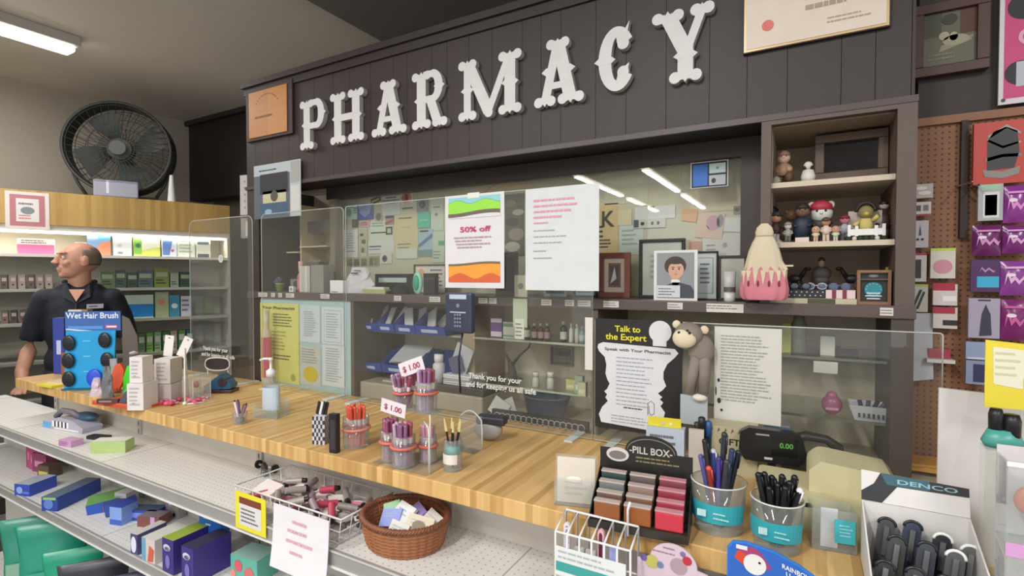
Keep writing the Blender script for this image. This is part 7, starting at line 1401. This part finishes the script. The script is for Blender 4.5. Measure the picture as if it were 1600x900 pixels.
b.build('header_card', bx)
gc = 'nail clippers in the white display box'; pos = bx.location
cl = [(-.042, .04, .075, '#5a5a5c', 'black patterned nail clipper at the back left of the white box'), (-.012, .038, .078, '#44495c', 'navy grey nail clipper at the back of the white box'), (-.034, .0, .068, '#4c504c', 'large dark nail clipper at the front left of the white box'), (.0, .004, .066, '#4c5058', 'silver edged nail clipper in the middle of the white box'), (.03, .0, .064, '#5f6260', 'nail clipper with white arched lever in front of the white box'), (.022, .034, .07, '#3a3c40', 'nail clipper with white rounded top at the back of the white box'), (.05, .022, .066, '#6a6c68', 'grey nail clipper with white writing at the right of the white box'), (-.05, -.045, .05, '#3c3e3c', 'dark nail clipper in the front row of the white box, left'), (-.018, -.045, .05, '#4a4c4e', 'dark nail clipper in the front row of the white box, second'), (.014, -.045, .048, '#565856', 'grey nail clipper in the front row of the white box, third'), (.044, -.045, .048, '#484a48', 'dark nail clipper in the front row of the white box, right')]
for i, (dx, dy, h_, col, lab) in enumerate(cl):
    o = thing('nail_clipper', lab, 'nail clipper', (pos.x+dx, pos.y+dy, CT+.003), 0, gc, rot=(-.12, .12, 0))
    n = 10; wd = .021; pts = [(-wd/2, 0), (wd/2, 0), (wd/2, h_-.009)]+[(wd/2*math.cos(PI*j/n), h_-.009+.009*math.sin(PI*j/n)) for j in range(1, n)]+[(-wd/2, h_-.009)]
    b = B(); b.prism(pts, -.004, .004, P(col, .25, .3)); b.build('body', o, bevel=.002)
    b = B(); b.box(-.003, .003, -.0075, -.0045, h_*.3, h_*.85, P('#8f9294', .2, .6)); b.build('lever', o)
    b = B(); cc = WHITE if ('white' in lab.split(' of the white')[0].replace('in the white', '').replace('white box', '')) else P('#24262a', .3); b.tube([(wd*.5*math.cos(PI*j/10), -.003, h_-.009+.0095*math.sin(PI*j/10)) for j in range(11)], .0022, cc, 6); b.build('rim', o)
# white leaning board
t = thing('white_board', 'plain white display board standing at the right end of the counter', 'board', (.18, 1.02, CT), .0)
b = B(); b.prism([(0, 0), (.36, 0), (.36, .245), (0, .262)], 0, .006, P('#d3cfcc', .5)); b.build('panel', t)
b = B(); b.prism([(0, 0), (.0, .0), (.0, .26)], 0, 0, WHITE) if 0 else b.box(.05, .3, .006, .05, 0, .006, P('#c9c5c2')); b.add([(.06, .006, 0), (.06, .05, 0), (.06, .006, .16), (.064, .006, 0), (.064, .05, 0), (.064, .006, .16)], [(0, 1, 2), (5, 4, 3), (0, 3, 4, 1), (1, 4, 5, 2), (2, 5, 3, 0)], P('#c9c5c2')); b.build('support', t)
# yellow sign on top (clipped to a stem)
x0, x1, z0, z1 = rect(.96, 1539, 533, 1640, 640)
t = thing('yellow_sign', 'yellow cardboard sign with white panel above the white board', 'sign', ((x0+x1)/2, .96, CT)); w = x1-x0; h0 = z0-CT; h1 = z1-CT
b = B(); b.prism([(-w/2, h0), (w/2, h0), (w/2, h1-.006), (-w/2, h1)], 0, .002, P('#dcca3c', .5)); b.prism([(-w*.36, h0+(h1-h0)*.35), (w*.1, h0+(h1-h0)*.3), (w*.1, h0+(h1-h0)*.45), (w*.42, h0+(h1-h0)*.47), (w*.42, h0+(h1-h0)*.85), (-w*.38, h0+(h1-h0)*.9)], -.0006, 0, P('#dedbc4')); b.lines(-w*.34, w*.1, h0+(h1-h0)*.86, h0+(h1-h0)*.45, 4, P('#c9c5a0'), -.001); b.build('sign_card', t)
b = B(); b.box(-.006, .006, .002, .006, 0, h0+.03, PLEXI); b.box(-.03, .03, -.02, .03, 0, .003, PLEXI); b.build('clear_stem', t)
# teal bottle with black caps (card with nail polish)
q_ = onY(1566, 706, .93)
t = thing('nail_polish_display', 'teal tray with two black capped nail polish bottles before the white board', 'display', (q_.x, .93, CT)); z0 = q_.z-CT+.006
b = B(); b.lathe([(.019, z0), (.023, z0+.008), (.016, z0+.024)], P('#4a9a90', .35), sy=.6, n=20); b.build('teal_base', t)
for dx, dz, r_ in ((-.007, .034, .008), (.009, .028, .0095)): b = B(); b.lathe([(r_, z0+dz-.014), (r_*1.05, z0+dz+.01), (r_*.8, z0+dz+.018)], BLACK, c=(dx, 0, 0), n=14); b.build('black_cap', t)
b = B(); b.box(-.022, .022, -.016, .016, 0, .002, PLEXI); b.box(-.02, .02, -.014, -.012, 0, z0, PLEXI); b.box(-.02, .02, .012, .014, 0, z0, PLEXI); b.box(-.02, .02, -.014, .014, z0-.0022, z0-.0002, PLEXI); b.build('clear_riser', t)
q_ = onY(1600, 800, .86)
t = thing('clear_pack_rack', 'clear rack of orange and pink round packs at the lower right edge', 'rack', (q_.x+.03, .865, CT)); zt = onY(1590, 718, .86).z-CT; w = .10
b = B(); b.box(-w/2, w/2, -.018, -.016, 0, zt, CLEAR); b.box(-w/2, -w/2+.002, -.016, .02, 0, zt, CLEAR); b.box(-w/2, w/2, .02, .022, 0, zt+.01, P('#cfcacb', .5)); b.box(-w/2, w/2, -.019, -.016, zt-.006, zt, WHITE); b.box(-w/2, w/2, -.016, .02, zt*.5, zt*.5+.002, CLEAR); b.box(-w/2, w/2, -.0192, -.0182, zt*.44, zt*.52, P('#cf9ac8', .5)); b.build('rack_walls', t)
qx, qy = t.location.x, t.location.y
for dx, dz, r_, col, lab in ((-.02, zt*.76, .02, '#cf6e48', 'orange round pack in the upper tier of the clear rack'), (-.008, zt*.63, .014, '#c98a54', 'amber round pack under the orange one in the clear rack'), (-.034, zt*.2, .011, '#c42850', 'crimson round pack in the lower tier of the clear rack')):
    b = B(); b.ell((0, 0, 0), (r_, .008, r_), P(col, .35)); tag(b.build('round_pack', None, (qx+dx, qy-.004, CT+dz)), lab, 'pack')
# ================================================================ RIGHT WALL
YP = 1.512
def hung(nm_, lab, cat, px0, pt, px1, pb, col, dec=(), d=.012, group='packs hanging on the peg board', rough=.4, pillow=False):
    x0, x1, z0, z1 = rect(YP, px0, pt, px1, pb); w = x1-x0; h = z1-z0
    t = thing(nm_, lab, cat, ((x0+x1)/2, YP, z0), 0, group); m = P(col, rough)
    b = B()
    if pillow:
        n = 8; vs = []
        for s_ in (1, -1):
            for i in range(n+1):
                for j in range(n+1): u, v = i/n, j/n; vs.append((-w/2+u*w, -s_*d*(math.sin(PI*u)*math.sin(PI*v))**.6+.001*-s_, h*v))
        N = (n+1)**2; b.add(vs, [(i*(n+1)+j, (i+1)*(n+1)+j, (i+1)*(n+1)+j+1, i*(n+1)+j+1) for i in range(n) for j in range(n)]+[(N+i*(n+1)+j, N+i*(n+1)+j+1, N+(i+1)*(n+1)+j+1, N+(i+1)*(n+1)+j) for i in range(n) for j in range(n)], m, None, True)
    else: b.box(-w/2, w/2, -d/2, d/2, 0, h, m)
    decor(b, dec, w, h, -d-.0012 if pillow else -d/2); b.build('pack_body', t)
    b = B(); b.tube([(0, d*.3, h*.96), (0, .0228, h*.96)], .0015, CHROME, 6); b.build('hook', t)
    return t
WTc = P('#d9d5d2', .5)
hung('card_pack', 'white card pack with grey scribbled shapes, topmost beside the cabinet', 'pack', 1428, 288, 1457, 310, '#b5ada8', [('e', .4, .7, .3, .12, P('#e0dcd8')), ('e', .55, .35, .35, .15, P('#dedad6'))])
hung('card_pack', 'white card pack with two dark squares under the scribbled pack', 'pack', 1427, 316, 1454, 336, '#c9c4c0', [('r', .1, .3, .42, .75, P('#5a5450')), ('r', .55, .3, .85, .75, P('#7c746e')), ('r', 0, -.08, 1, .06, P('#a03a54'))])
hung('scissors_pack', 'white card pack holding small scissors', 'pack', 1424, 345, 1450, 387, '#bdb8bc', [('p', [(.42, .45), (.5, .85), (.58, .45)], P('#4a4c54')), ('c', .36, .3, .1, P('#6a6c74')), ('c', .64, .3, .1, P('#6a6c74')), ('c', .36, .3, .05, P('#bdb8bc')), ('c', .64, .3, .05, P('#bdb8bc'))])
hung('comb_pack', 'white card pack with a dark rectangle under the scissors pack', 'pack', 1423, 397, 1447, 440, '#c4c0bd', [('r', .1, .12, .65, .8, P('#3a3534')), ('r', 0, .95, 1, 1.03, P('#a03a54'))])
hung('comb_pack', 'white card pack with black diagonal combs, lowest beside the cabinet', 'pack', 1420, 444, 1449, 487, '#bab8ac', [('p', [(.1, .1), (.25, .1), (.7, .8), (.55, .8)], P('#2e2c2a')), ('p', [(.35, .1), (.5, .1), (.85, .7), (.75, .75)], P('#3a3836')), ('r', .0, .93, 1, 1.0, P('#a9b84a'))])
hung('brush_pack', 'white card pack with round pink sponge and lime top', 'pack', 1453, 389, 1492, 435, '#cfc8bc', [('e', .5, .4, .38, .24, P('#c98a98')), ('r', .0, .93, 1, 1.02, P('#b4cf4a'))])
hung('clip_pack', 'red topped white card pack with white cylinder', 'pack', 1457, 444, 1495, 477, '#cfc6c2', [('r', 0, .7, .9, 1.05, P('#a82a40')), ('r', .4, .2, .95, .45, P('#e8e2de'))])
hung('clip_pack', 'red topped white card pack with black bar', 'pack', 1457, 480, 1495, 513, '#cbc3be', [('r', 0, .7, .9, 1.0, P('#a82a40')), ('r', .4, .15, 1, .4, P('#2c2624'))])
x0, x1, z0, z1 = rect(1.49, 1430, 490, 1456, 600)
b = B(); n = 6; 
for i in range(n):
    v0, v1 = i/n, (i+1)/n; f = lambda v: -.02*(1-v)**2
    b.add([(-.03+f(v0)*.4, f(v0), v0*(z1-z0)), (.02, f(v0)+.006, v0*(z1-z0)+.012*(1-v0)), (.02, f(v1)+.006, v1*(z1-z0)+.012*(1-v1)), (-.03+f(v1)*.4, f(v1), v1*(z1-z0))], [(0, 1, 2, 3)], P('#b5b5bd', .6))
o = b.build('curled_paper', None, ((x0+x1)/2, 1.51, z0)); so = o.modifiers.new('thick', 'SOLIDIFY'); so.thickness = .001; tag(o, 'curled grey white paper hanging between cabinet post and peg board', 'paper')
b = B(); b.box(-.025, .025, -.05, 0, 0, .008, P('#cfccca', .5)); b.box(-.02, .02, -.03, 0, .008, .03, P('#a03848', .4)); q_ = onY(1468, 566, 1.5); tag(b.build('small_bracket', None, (q_.x, 1.535, q_.z)), 'short white bracket with red pack low on the peg board', 'bracket')
x0, x1, z0, z1 = rect(1.52, 1501, 188, 1512, 372); b = B(); b.box(x0, x1, 1.518, 1.535, z0, z1, P('#2f211e', .6)); tag(b.build('dark_rail', None), 'narrow dark vertical rail on the peg board', 'rail')
q_ = onY(1512, 288, 1.49); b = B(); b.tube([(-.01, .025, .002), (-.008, -.015, 0), (0, -.06, 0)], .0022, CHROME, 6); b.tube([(.015, .025, -.002), (.015, -.05, -.006)], .0022, CHROME, 6); tag(b.build('peg_hooks', None, (q_.x, 1.51, q_.z)), 'pair of bright metal peg hooks below the dark rail', 'hook')
# red pack with brush picture
YP = 1.50
rd = [('p', [(.24, .22), (.7, .24), (.78, .5), (.74, .82), (.55, .9), (.34, .84), (.24, .7)], P('#3d3d40')), ('p', [(.24, .78), (.56, .94), (.8, .80), (.8, .76), (.56, .88), (.26, .73)], P('#9a9898')), ('p', [(.24, .73), (.5, .6), (.8, .66), (.8, .63), (.5, .56), (.24, .69)], P('#a8a6a4')), ('p', [(.2, .42), (.5, .47), (.82, .46), (.82, .41), (.5, .42), (.2, .36)], P('#7f7a78')), ('p', [(.16, .24), (.5, .19), (.8, .26), (.78, .14), (.5, .08), (.2, .12)], P('#8a8682'))]
hung('red_pack', 'large red pack with a dark grey oval brush picture', 'pack', 1520, 190, 1612, 287, '#b8382e', rd, .012)
hung('clear_pack', 'white and clear boxed pack under the red pack', 'pack', 1527, 288, 1566, 345, '#a8a8a8', [('r', .2, .08, .85, .78, P('#d5d6d6')), ('r', .1, .84, .9, .98, P('#9cc0a0')), ('r', .28, .14, .76, .7, P('#c6c8c8'))])
SQ = [(.1, .3), (.2, .58), (.3, .34), (.42, .46), (.55, .32), (.68, .46), (.84, .32), (.92, .5), (.86, .44), (.7, .58), (.56, .44), (.42, .58), (.31, .5), (.22, .72), (.14, .6)]
pp = [(1567, 290, 1612, 348, '#8a3a8c', 'shiny purple bag with pink script at the right edge, top one', '#d98ad0'), (1519, 352, 1564, 400, '#6a2a60', 'dark purple bag with pink script under the clear boxed pack', '#cf8ac0'), (1566, 352, 1614, 396, '#7a3078', 'purple bag with pale script right of the dark purple bag', '#d9a0d0'), (1562, 408, 1612, 462, '#8a4494', 'violet bag with pink script right of the blue window pack', '#e0b0dc'), (1562, 468, 1614, 530, '#7c2c6c', 'plum bag with pink bottom at the right edge, lowest one', '#c85a9c')]
for a, t0, c, b0, col, lab, sc in pp: hung('purple_bag', lab, 'bag', a, t0, c, b0, col, [('p', SQ, P(sc, .3)), ('r', .1, .78, .9, .84, P(sc, .3)), ('e', .3, .6, .15, .05, P('#e8d8e8', .3))], .011, rough=.2, pillow=True)
hung('purple_bag', 'purple bag with bright sky blue window', 'bag', 1516, 406, 1561, 456, '#4a2458', [('r', .22, .14, .98, .48, P('#35a8cf', .3)), ('p', [(.3, .62), (.38, .72), (.5, .6), (.62, .7), (.78, .6), (.85, .66), (.78, .66), (.62, .76), (.5, .67), (.38, .78)], P('#b58ac0'))], .008, rough=.25)
hung('grey_pack', 'pale grey pack with dark pouch picture below the blue window bag', 'pack', 1512, 466, 1561, 528, '#a49cb0', [('p', [(.35, .05), (.75, .08), (.7, .6), (.55, .85), (.42, .6)], P('#33364a')), ('r', .3, .93, .7, .97, P('#3a3040'))])
hung('blue_pack', 'pale blue carton pack low at the right of the peg board', 'pack', 1508, 534, 1546, 561, '#8f9cb8', [('r', .05, .0, 1, .12, P('#c0c6d6'))])
hung('blue_pack', 'pale blue carton with navy front under the other pale blue carton', 'pack', 1508, 563, 1546, 600, '#8792ac', [('r', .3, .1, .95, .85, P('#2f3458'))])
# pink sign
x0, x1, z0, z1 = rect(1.53, 1562, -60, 1680, 157)
t = thing('pink_sign', 'pink sign with white border and round dark pictures at the top right corner', 'sign', (x0, 1.53, z0)); w = x1-x0; h = z1-z0
b = B(); b.box(0, w, 0, .006, 0, h, P('#d9d2d6', .5)); b.q(.008, w-.008, .012, h-.01, -.0006, P('#c8447c', .5)); b.disc(.035, h*.22, .026, -.0012, P('#2c2a2c')); b.q(.028, .06, h*.12, h*.3, -.0016, P('#b9bfc6')); b.disc(.04, h*.70, .028, -.0012, P('#2c2a2c')); b.text('C', .03, h*.42, -.0014, h*.12, P('#e0a8c0')); b.disc(.008, .009, .004, -.001, P('#4a4448'), 10); b.build('panel', t)
# picture
x0, x1, z0, z1 = rect(1.535, 1424, 2, 1546, 116)
frame('wall_picture', 'brown framed dim landscape picture on the dark wall at the top right', ((x0+x1)/2, 1.525, z0), x1-x0, z1-z0, .022, P('#4a2c20', .45), P('#5c5844', .4), [('r', 0, .55, .35, 1, P('#4a4c38')), ('e', .62, .45, .25, .1, P('#a09a80')), ('p', [(.3, .25), (.9, .4), (.95, .5), (.35, .38)], P('#8f8a74')), ('e', .4, .55, .1, .08, P('#b0a88c')), ('e', .58, .52, .08, .08, P('#b0a88c')), ('r', .7, .55, 1, 1, P('#5c3424')), ('e', .5, .85, .15, .1, P('#3a3a2c')), ('l', .1, .1, .7, .25, 2, P('#84806a'))], lean=0, d=.02)
# ================================================================ FAR LEFT: LOW UNIT, END ITEMS
t = thing('low_display_unit', 'low brown store unit with white top at the far left', 'shelf unit', (-3.80, .78, 0))
b = B(); b.box(-.22, .22, -.5, .19, 0, 1.0, P('#4d3f38', .6)); b.build('body', t)
b = B(); b.box(-.24, .24, -.52, .21, 1.0, 1.03, P('#c6c2bc', .5)); b.build('top_board', t)
b = B(); b.box(-.22, -.2, -.5, .19, 1.03, 1.40, P('#8a837c')); b.box(-.22, .18, -.5, .19, 1.2, 1.212, P('#c6c2bc')); b.build('rack', t)
cb_ = ['#8a9a8c', '#7d8088', '#5d6a60', '#a8a09c', '#6c7c70', '#9a9094', '#54605a', '#88a860', '#5a8a70', '#7a7484']
for z_, tier in ((1.0305, 'lower'), (1.2125, 'upper')):
    for i in range(10):
        b = B(); b.box(-.16, .16, -.028, .028, 0, .135 if z_ < 1.1 else .14, P(cb_[(i*3+(z_ > 1.1)) % 10], .5)); b.q(-.12, .12, .02, .1, -.0285, P('#b5b5ac')); b.add([(.1605, -.026, .015), (.1605, .026, .015), (.1605, .026, .06), (.1605, -.026, .06)], [(0, 1, 2, 3)], P(['#c9c4bc', '#a0a8a0', '#6e9a4c'][i % 3]))
        tag(b.build('accessory_pack', None, (-3.79, .35+i*.066, z_)), 'accessory pack on the %s tier of the low brown unit, %s from its near end' % (tier, ['first', 'second', 'third', 'fourth', 'fifth', 'sixth', 'seventh', 'eighth', 'ninth', 'tenth'][i]), 'pack', 'packs on the low brown unit')
p_ = cp(85, 602)
b = B(); b.cb((0, 0, .004), (.11, .09, .008), P('#d8c82e', .5)); b.cb((.01, .02, .011), (.09, .07, .006), P('#cfc0a0', .6), rz=.2); tag(b.build('yellow_pad', None, (p_.x+.0, p_.y+.01, CT), .1), 'yellow and cream pads at the left tip of the counter', 'pads')
p_ = cp(80, 590); s = k(p_)
t = thing('brown_display', 'brown cardboard counter display with small packs behind the yellow pads', 'display', (p_.x+.01, p_.y+.10, CT), YAW)
b = B(); b.box(-.06, .05, -.03, .04, 0, .1, P('#8f5c38', .6)); b.box(-.06, .05, .036, .04, .1, .26, P('#8a6248', .6)); b.lines(-.02, .045, .09, .05, 3, P('#c9b8a8'), -.0305); b.build('tray', t); Md = Matrix.Translation(t.location) @ Matrix.Rotation(YAW, 4, 'Z')
o = carton('blue_pack', 'royal blue pack standing in the brown counter display', 'pack', (Md @ Vector((.0, .012, .1005))), (.075, .02, .10), P('#3a42b0', .35), [('r', .3, .2, .8, .6, P('#7a80d8')), ('r', .2, .8, .7, .86, P('#a8aee8'))], YAW)
o = carton('gold_pack', 'gold wrapped pack with white flap above the blue pack', 'pack', (Md @ Vector((-.005, .012, .2015))), (.085, .03, .085), P('#a8873c', .3, .3), [('r', 0, .6, .7, 1, P('#dcdad0')), ('r', .1, .35, .7, .42, P('#d9c98a'))], YAW)
carton('blue_pack', 'tall blue carton left of the gold wrapped pack', 'pack', (Md @ Vector((-.095, .02, .0))), (.05, .04, .25), P('#33429c', .35), [('r', .3, .35, .7, .6, P('#b9c4e6'))], YAW)
# dark plaque behind man: standing mirror disc right of him
p_ = cp(205, 575)
b = B(); b.prism([(0, 0), (.07, 0), (.062, .10), (.03, .15), (0, .16)], 0, .004, P('#6a625e', .3)); tag(b.build('smoky_divider', None, (cp(192, 580).x, cp(192, 580).y, CT+.0), YAW), 'smoky grey curved panel standing behind the blue brush display', 'panel')
bpy.data.objects['smoky_divider'].scale = (1.1, 1, 1.6)
# ================================================================ MAN
mp = atD(124, 430, 3.1)
man = thing('person', 'bald man in navy polo shirt with white name tag looking to the left', 'person', (mp.x, mp.y, 0), math.radians(62))
SK = P('#c8937a', .5, 0, .06)
Rh = Matrix.Translation((0, 0.0, 0)) @ Matrix.Rotation(-math.radians(68), 4, 'Z')
Th = Matrix.Translation((0, -.01, .005))
Hm = Th @ Rh
def vox(o, v, sm=6):
    m = o.modifiers.new('merge', 'REMESH'); m.mode = 'VOXEL'; m.voxel_size = v; m.use_smooth_shade = True
    s_ = o.modifiers.new('soften', 'SMOOTH'); s_.factor = .5; s_.iterations = sm; return o
b = B()
for c_, r_ in (((0, .012, 1.605), (.074, .096, .092)), ((0, -.02, 1.56), (.062, .072, .07)), ((0, -.035, 1.528), (.052, .055, .045)), ((0, -.074, 1.505), (.026, .022, .02)), ((0, -.078, 1.632), (.052, .018, .014)), ((0, -.112, 1.578), (.014, .018, .013)), ((0, -.098, 1.595), (.011, .016, .026)), ((0, -.093, 1.544), (.026, .012, .007)), ((0, -.091, 1.531), (.023, .012, .007)), ((0, -.082, 1.518), (.02, .012, .012))): b.ell(c_, r_, SK, 20, 14, Hm)
for s_ in (-1, 1):
    b.ell((s_*.036, -.066, 1.572), (.022, .022, .022), SK, 14, 10, Hm); b.ell((s_*.077, .012, 1.585), (.010, .020, .032), SK, 14, 10, Hm); b.ell((s_*.074, .004, 1.562), (.009, .010, .012), SK, 10, 8, Hm); b.ell((s_*.013, -.108, 1.573), (.008, .010, .007), SK, 8, 6, Hm)
b.tube([(0, .025, 1.36), (0, .015, 1.44), (0, .0, 1.54)], [.07, .056, .056], SK, 18)
b.ell((0, 0, 1.36), (.14, .08, .07), SK); b.ell((0, 0, 1.15), (.15, .1, .25), SK); b.ell((0, .005, .93), (.155, .11, .13), SK)
for s_ in (-1, 1):
    b.ell((s_*.15, 0, 1.365), (.055, .055, .055), SK); b.tube([(s_*.165, 0, 1.36), (s_*.21, .02, 1.22), (s_*.235, .02, 1.07), (s_*.25, -.06, .96), (s_*.235, -.14, .90)], [.052, .045, .038, .034, .026], SK, 12)
    b.ell((s_*.23, -.175, .885), (.036, .044, .016), SK)
    for f in range(4): b.tube([(s_*.23+(f-1.5)*.017, -.205, .886), (s_*.23+(f-1.5)*.019, -.235-(.008 if f in (1, 2) else 0), .880), (s_*.23+(f-1.5)*.019, -.255-(.01 if f in (1, 2) else 0), .866)], [.0085, .008, .0065], SK, 8)
    b.tube([(s_*.205, -.165, .885), (s_*.185, -.195, .884), (s_*.183, -.215, .876)], [.012, .009, .0075], SK, 8)
    b.tube([(s_*.085, 0, .9), (s_*.095, -.01, .5), (s_*.1, .01, .1)], [.09, .058, .042], SK, 12); b.ell((s_*.1, -.05, .045), (.045, .12, .04), SK)
vox(b.build('body', man), .0055)
SH = P('#171c28', .75, 0, .12)
b = B(); b.ell((0, 0, 1.37), (.165, .095, .075), SH); b.ell((0, -.005, 1.20), (.168, .125, .24), SH); b.ell((0, 0, 1.0), (.17, .13, .16), SH); b.ell((0, .0, 1.30), (.17, .115, .14), SH)
for s_ in (-1, 1): b.ell((s_*.15, 0, 1.368), (.068, .066, .064), SH); b.tube([(s_*.155, 0, 1.365), (s_*.2, .015, 1.25), (s_*.225, .02, 1.13)], [.064, .058, .056], SH, 14); b.ell((s_*.06, .005, 1.43), (.06, .058, .034), SH)
shirt = vox(b.build('polo_shirt', man), .008, 8)
b = B()
for s_ in (-1, 1): b.add([(s_*.004, -.128, 1.345), (s_*.062, -.105, 1.38), (s_*.078, -.02, 1.462), (s_*.052, -.05, 1.463), (s_*.03, -.085, 1.41)], [(0, 1, 2, 3, 4)] if s_ > 0 else [(4, 3, 2, 1, 0)], SH)
b.tube([(.07*math.cos(a), .018+.062*math.sin(a), 1.468) for a in [PI*i/12-.1 for i in range(14)]], .014, SH, 8)
b.tube([(0, -.128, 1.345), (0, -.14, 1.27)], .006, P('#10141d', .7), 6); o = b.build('collar', shirt); so = o.modifiers.new('thick', 'SOLIDIFY'); so.thickness = .007
b = B(); b.add([(-.036, -.098, 1.425), (.036, -.098, 1.425), (0.0, -.129, 1.355)], [(0, 2, 1)], SK); o = b.build('open_neck', man); so = o.modifiers.new('thick', 'SOLIDIFY'); so.thickness = .004
b = B(); Mt = Matrix.Translation((.085, -.128, 1.325)) @ Euler((.12, 0, .45)).to_matrix().to_4x4(); b.prism([(-.04, -.012), (.04, -.012), (.04, .014), (-.04, .014)], -.004, 0, P('#d8d2dc', .4), Mt); b.lines(-.032, .032, .008, -.006, 1, P('#4a4a54'), -.0045) if 0 else None
b2 = B(); b2.lines(-.03, .03, .007, -.005, 1, P('#4a4a54'), -.0046, th=.5); b.add(b2.v, b2.f, P('#4a4a54'), Mt); b.build('name_tag', shirt)
b = B(); TR = P('#2a2a30', .8); b.ell((0, .0, .93), (.172, .13, .1), TR)
for s_ in (-1, 1): b.tube([(s_*.085, 0, .92), (s_*.095, -.01, .5), (s_*.1, .01, .06)], [.102, .075, .06], TR, 14)
vox(b.build('trousers', man), .01)
b = B()
for s_ in (-1, 1): b.ell((s_*.1, -.05, .04), (.05, .135, .04), BLACK)
vox(b.build('shoes', man), .008)
for s_ in (-1, 1):
    b = B(); b.ell((s_*.03, -.078, 1.606), .011, P('#ded6d0', .3), 12, 8, Hm); b.ell((s_*.031, -.087, 1.606), .0045, P('#2e2420', .2), 8, 6, Hm); b.build('eye', man)
    b = B(); b.ell((s_*.031, -.088, 1.629), (.019, .006, .004), P('#7a6658', .9), 10, 6, Hm); b.build('eyebrow', man)
# cropped hair on the sides and back
bb = B(); bb.ell((0, .013, 1.603), (.0768, .0985, .0945), P('#6f6156', .9), 40, 28)
b = B(); keep = [f for f in bb.f if all((bb.v[i][1] > -.012 and 1.555 < bb.v[i][2] < 1.672-.0*abs(bb.v[i][0]) and (bb.v[i][2] < 1.655 or bb.v[i][1] > .03)) for i in f)]
b.add(bb.v, keep, P('#77675a', .9, 0, .2), Hm, True); o = b.build('cropped_hair', man); so = o.modifiers.new('thick', 'SOLIDIFY'); so.thickness = .002
b = B(); b.ell((0, -.094, 1.549), (.024, .007, .0045), P('#9c8474', .9), 12, 6, Hm); b.build('moustache', man)
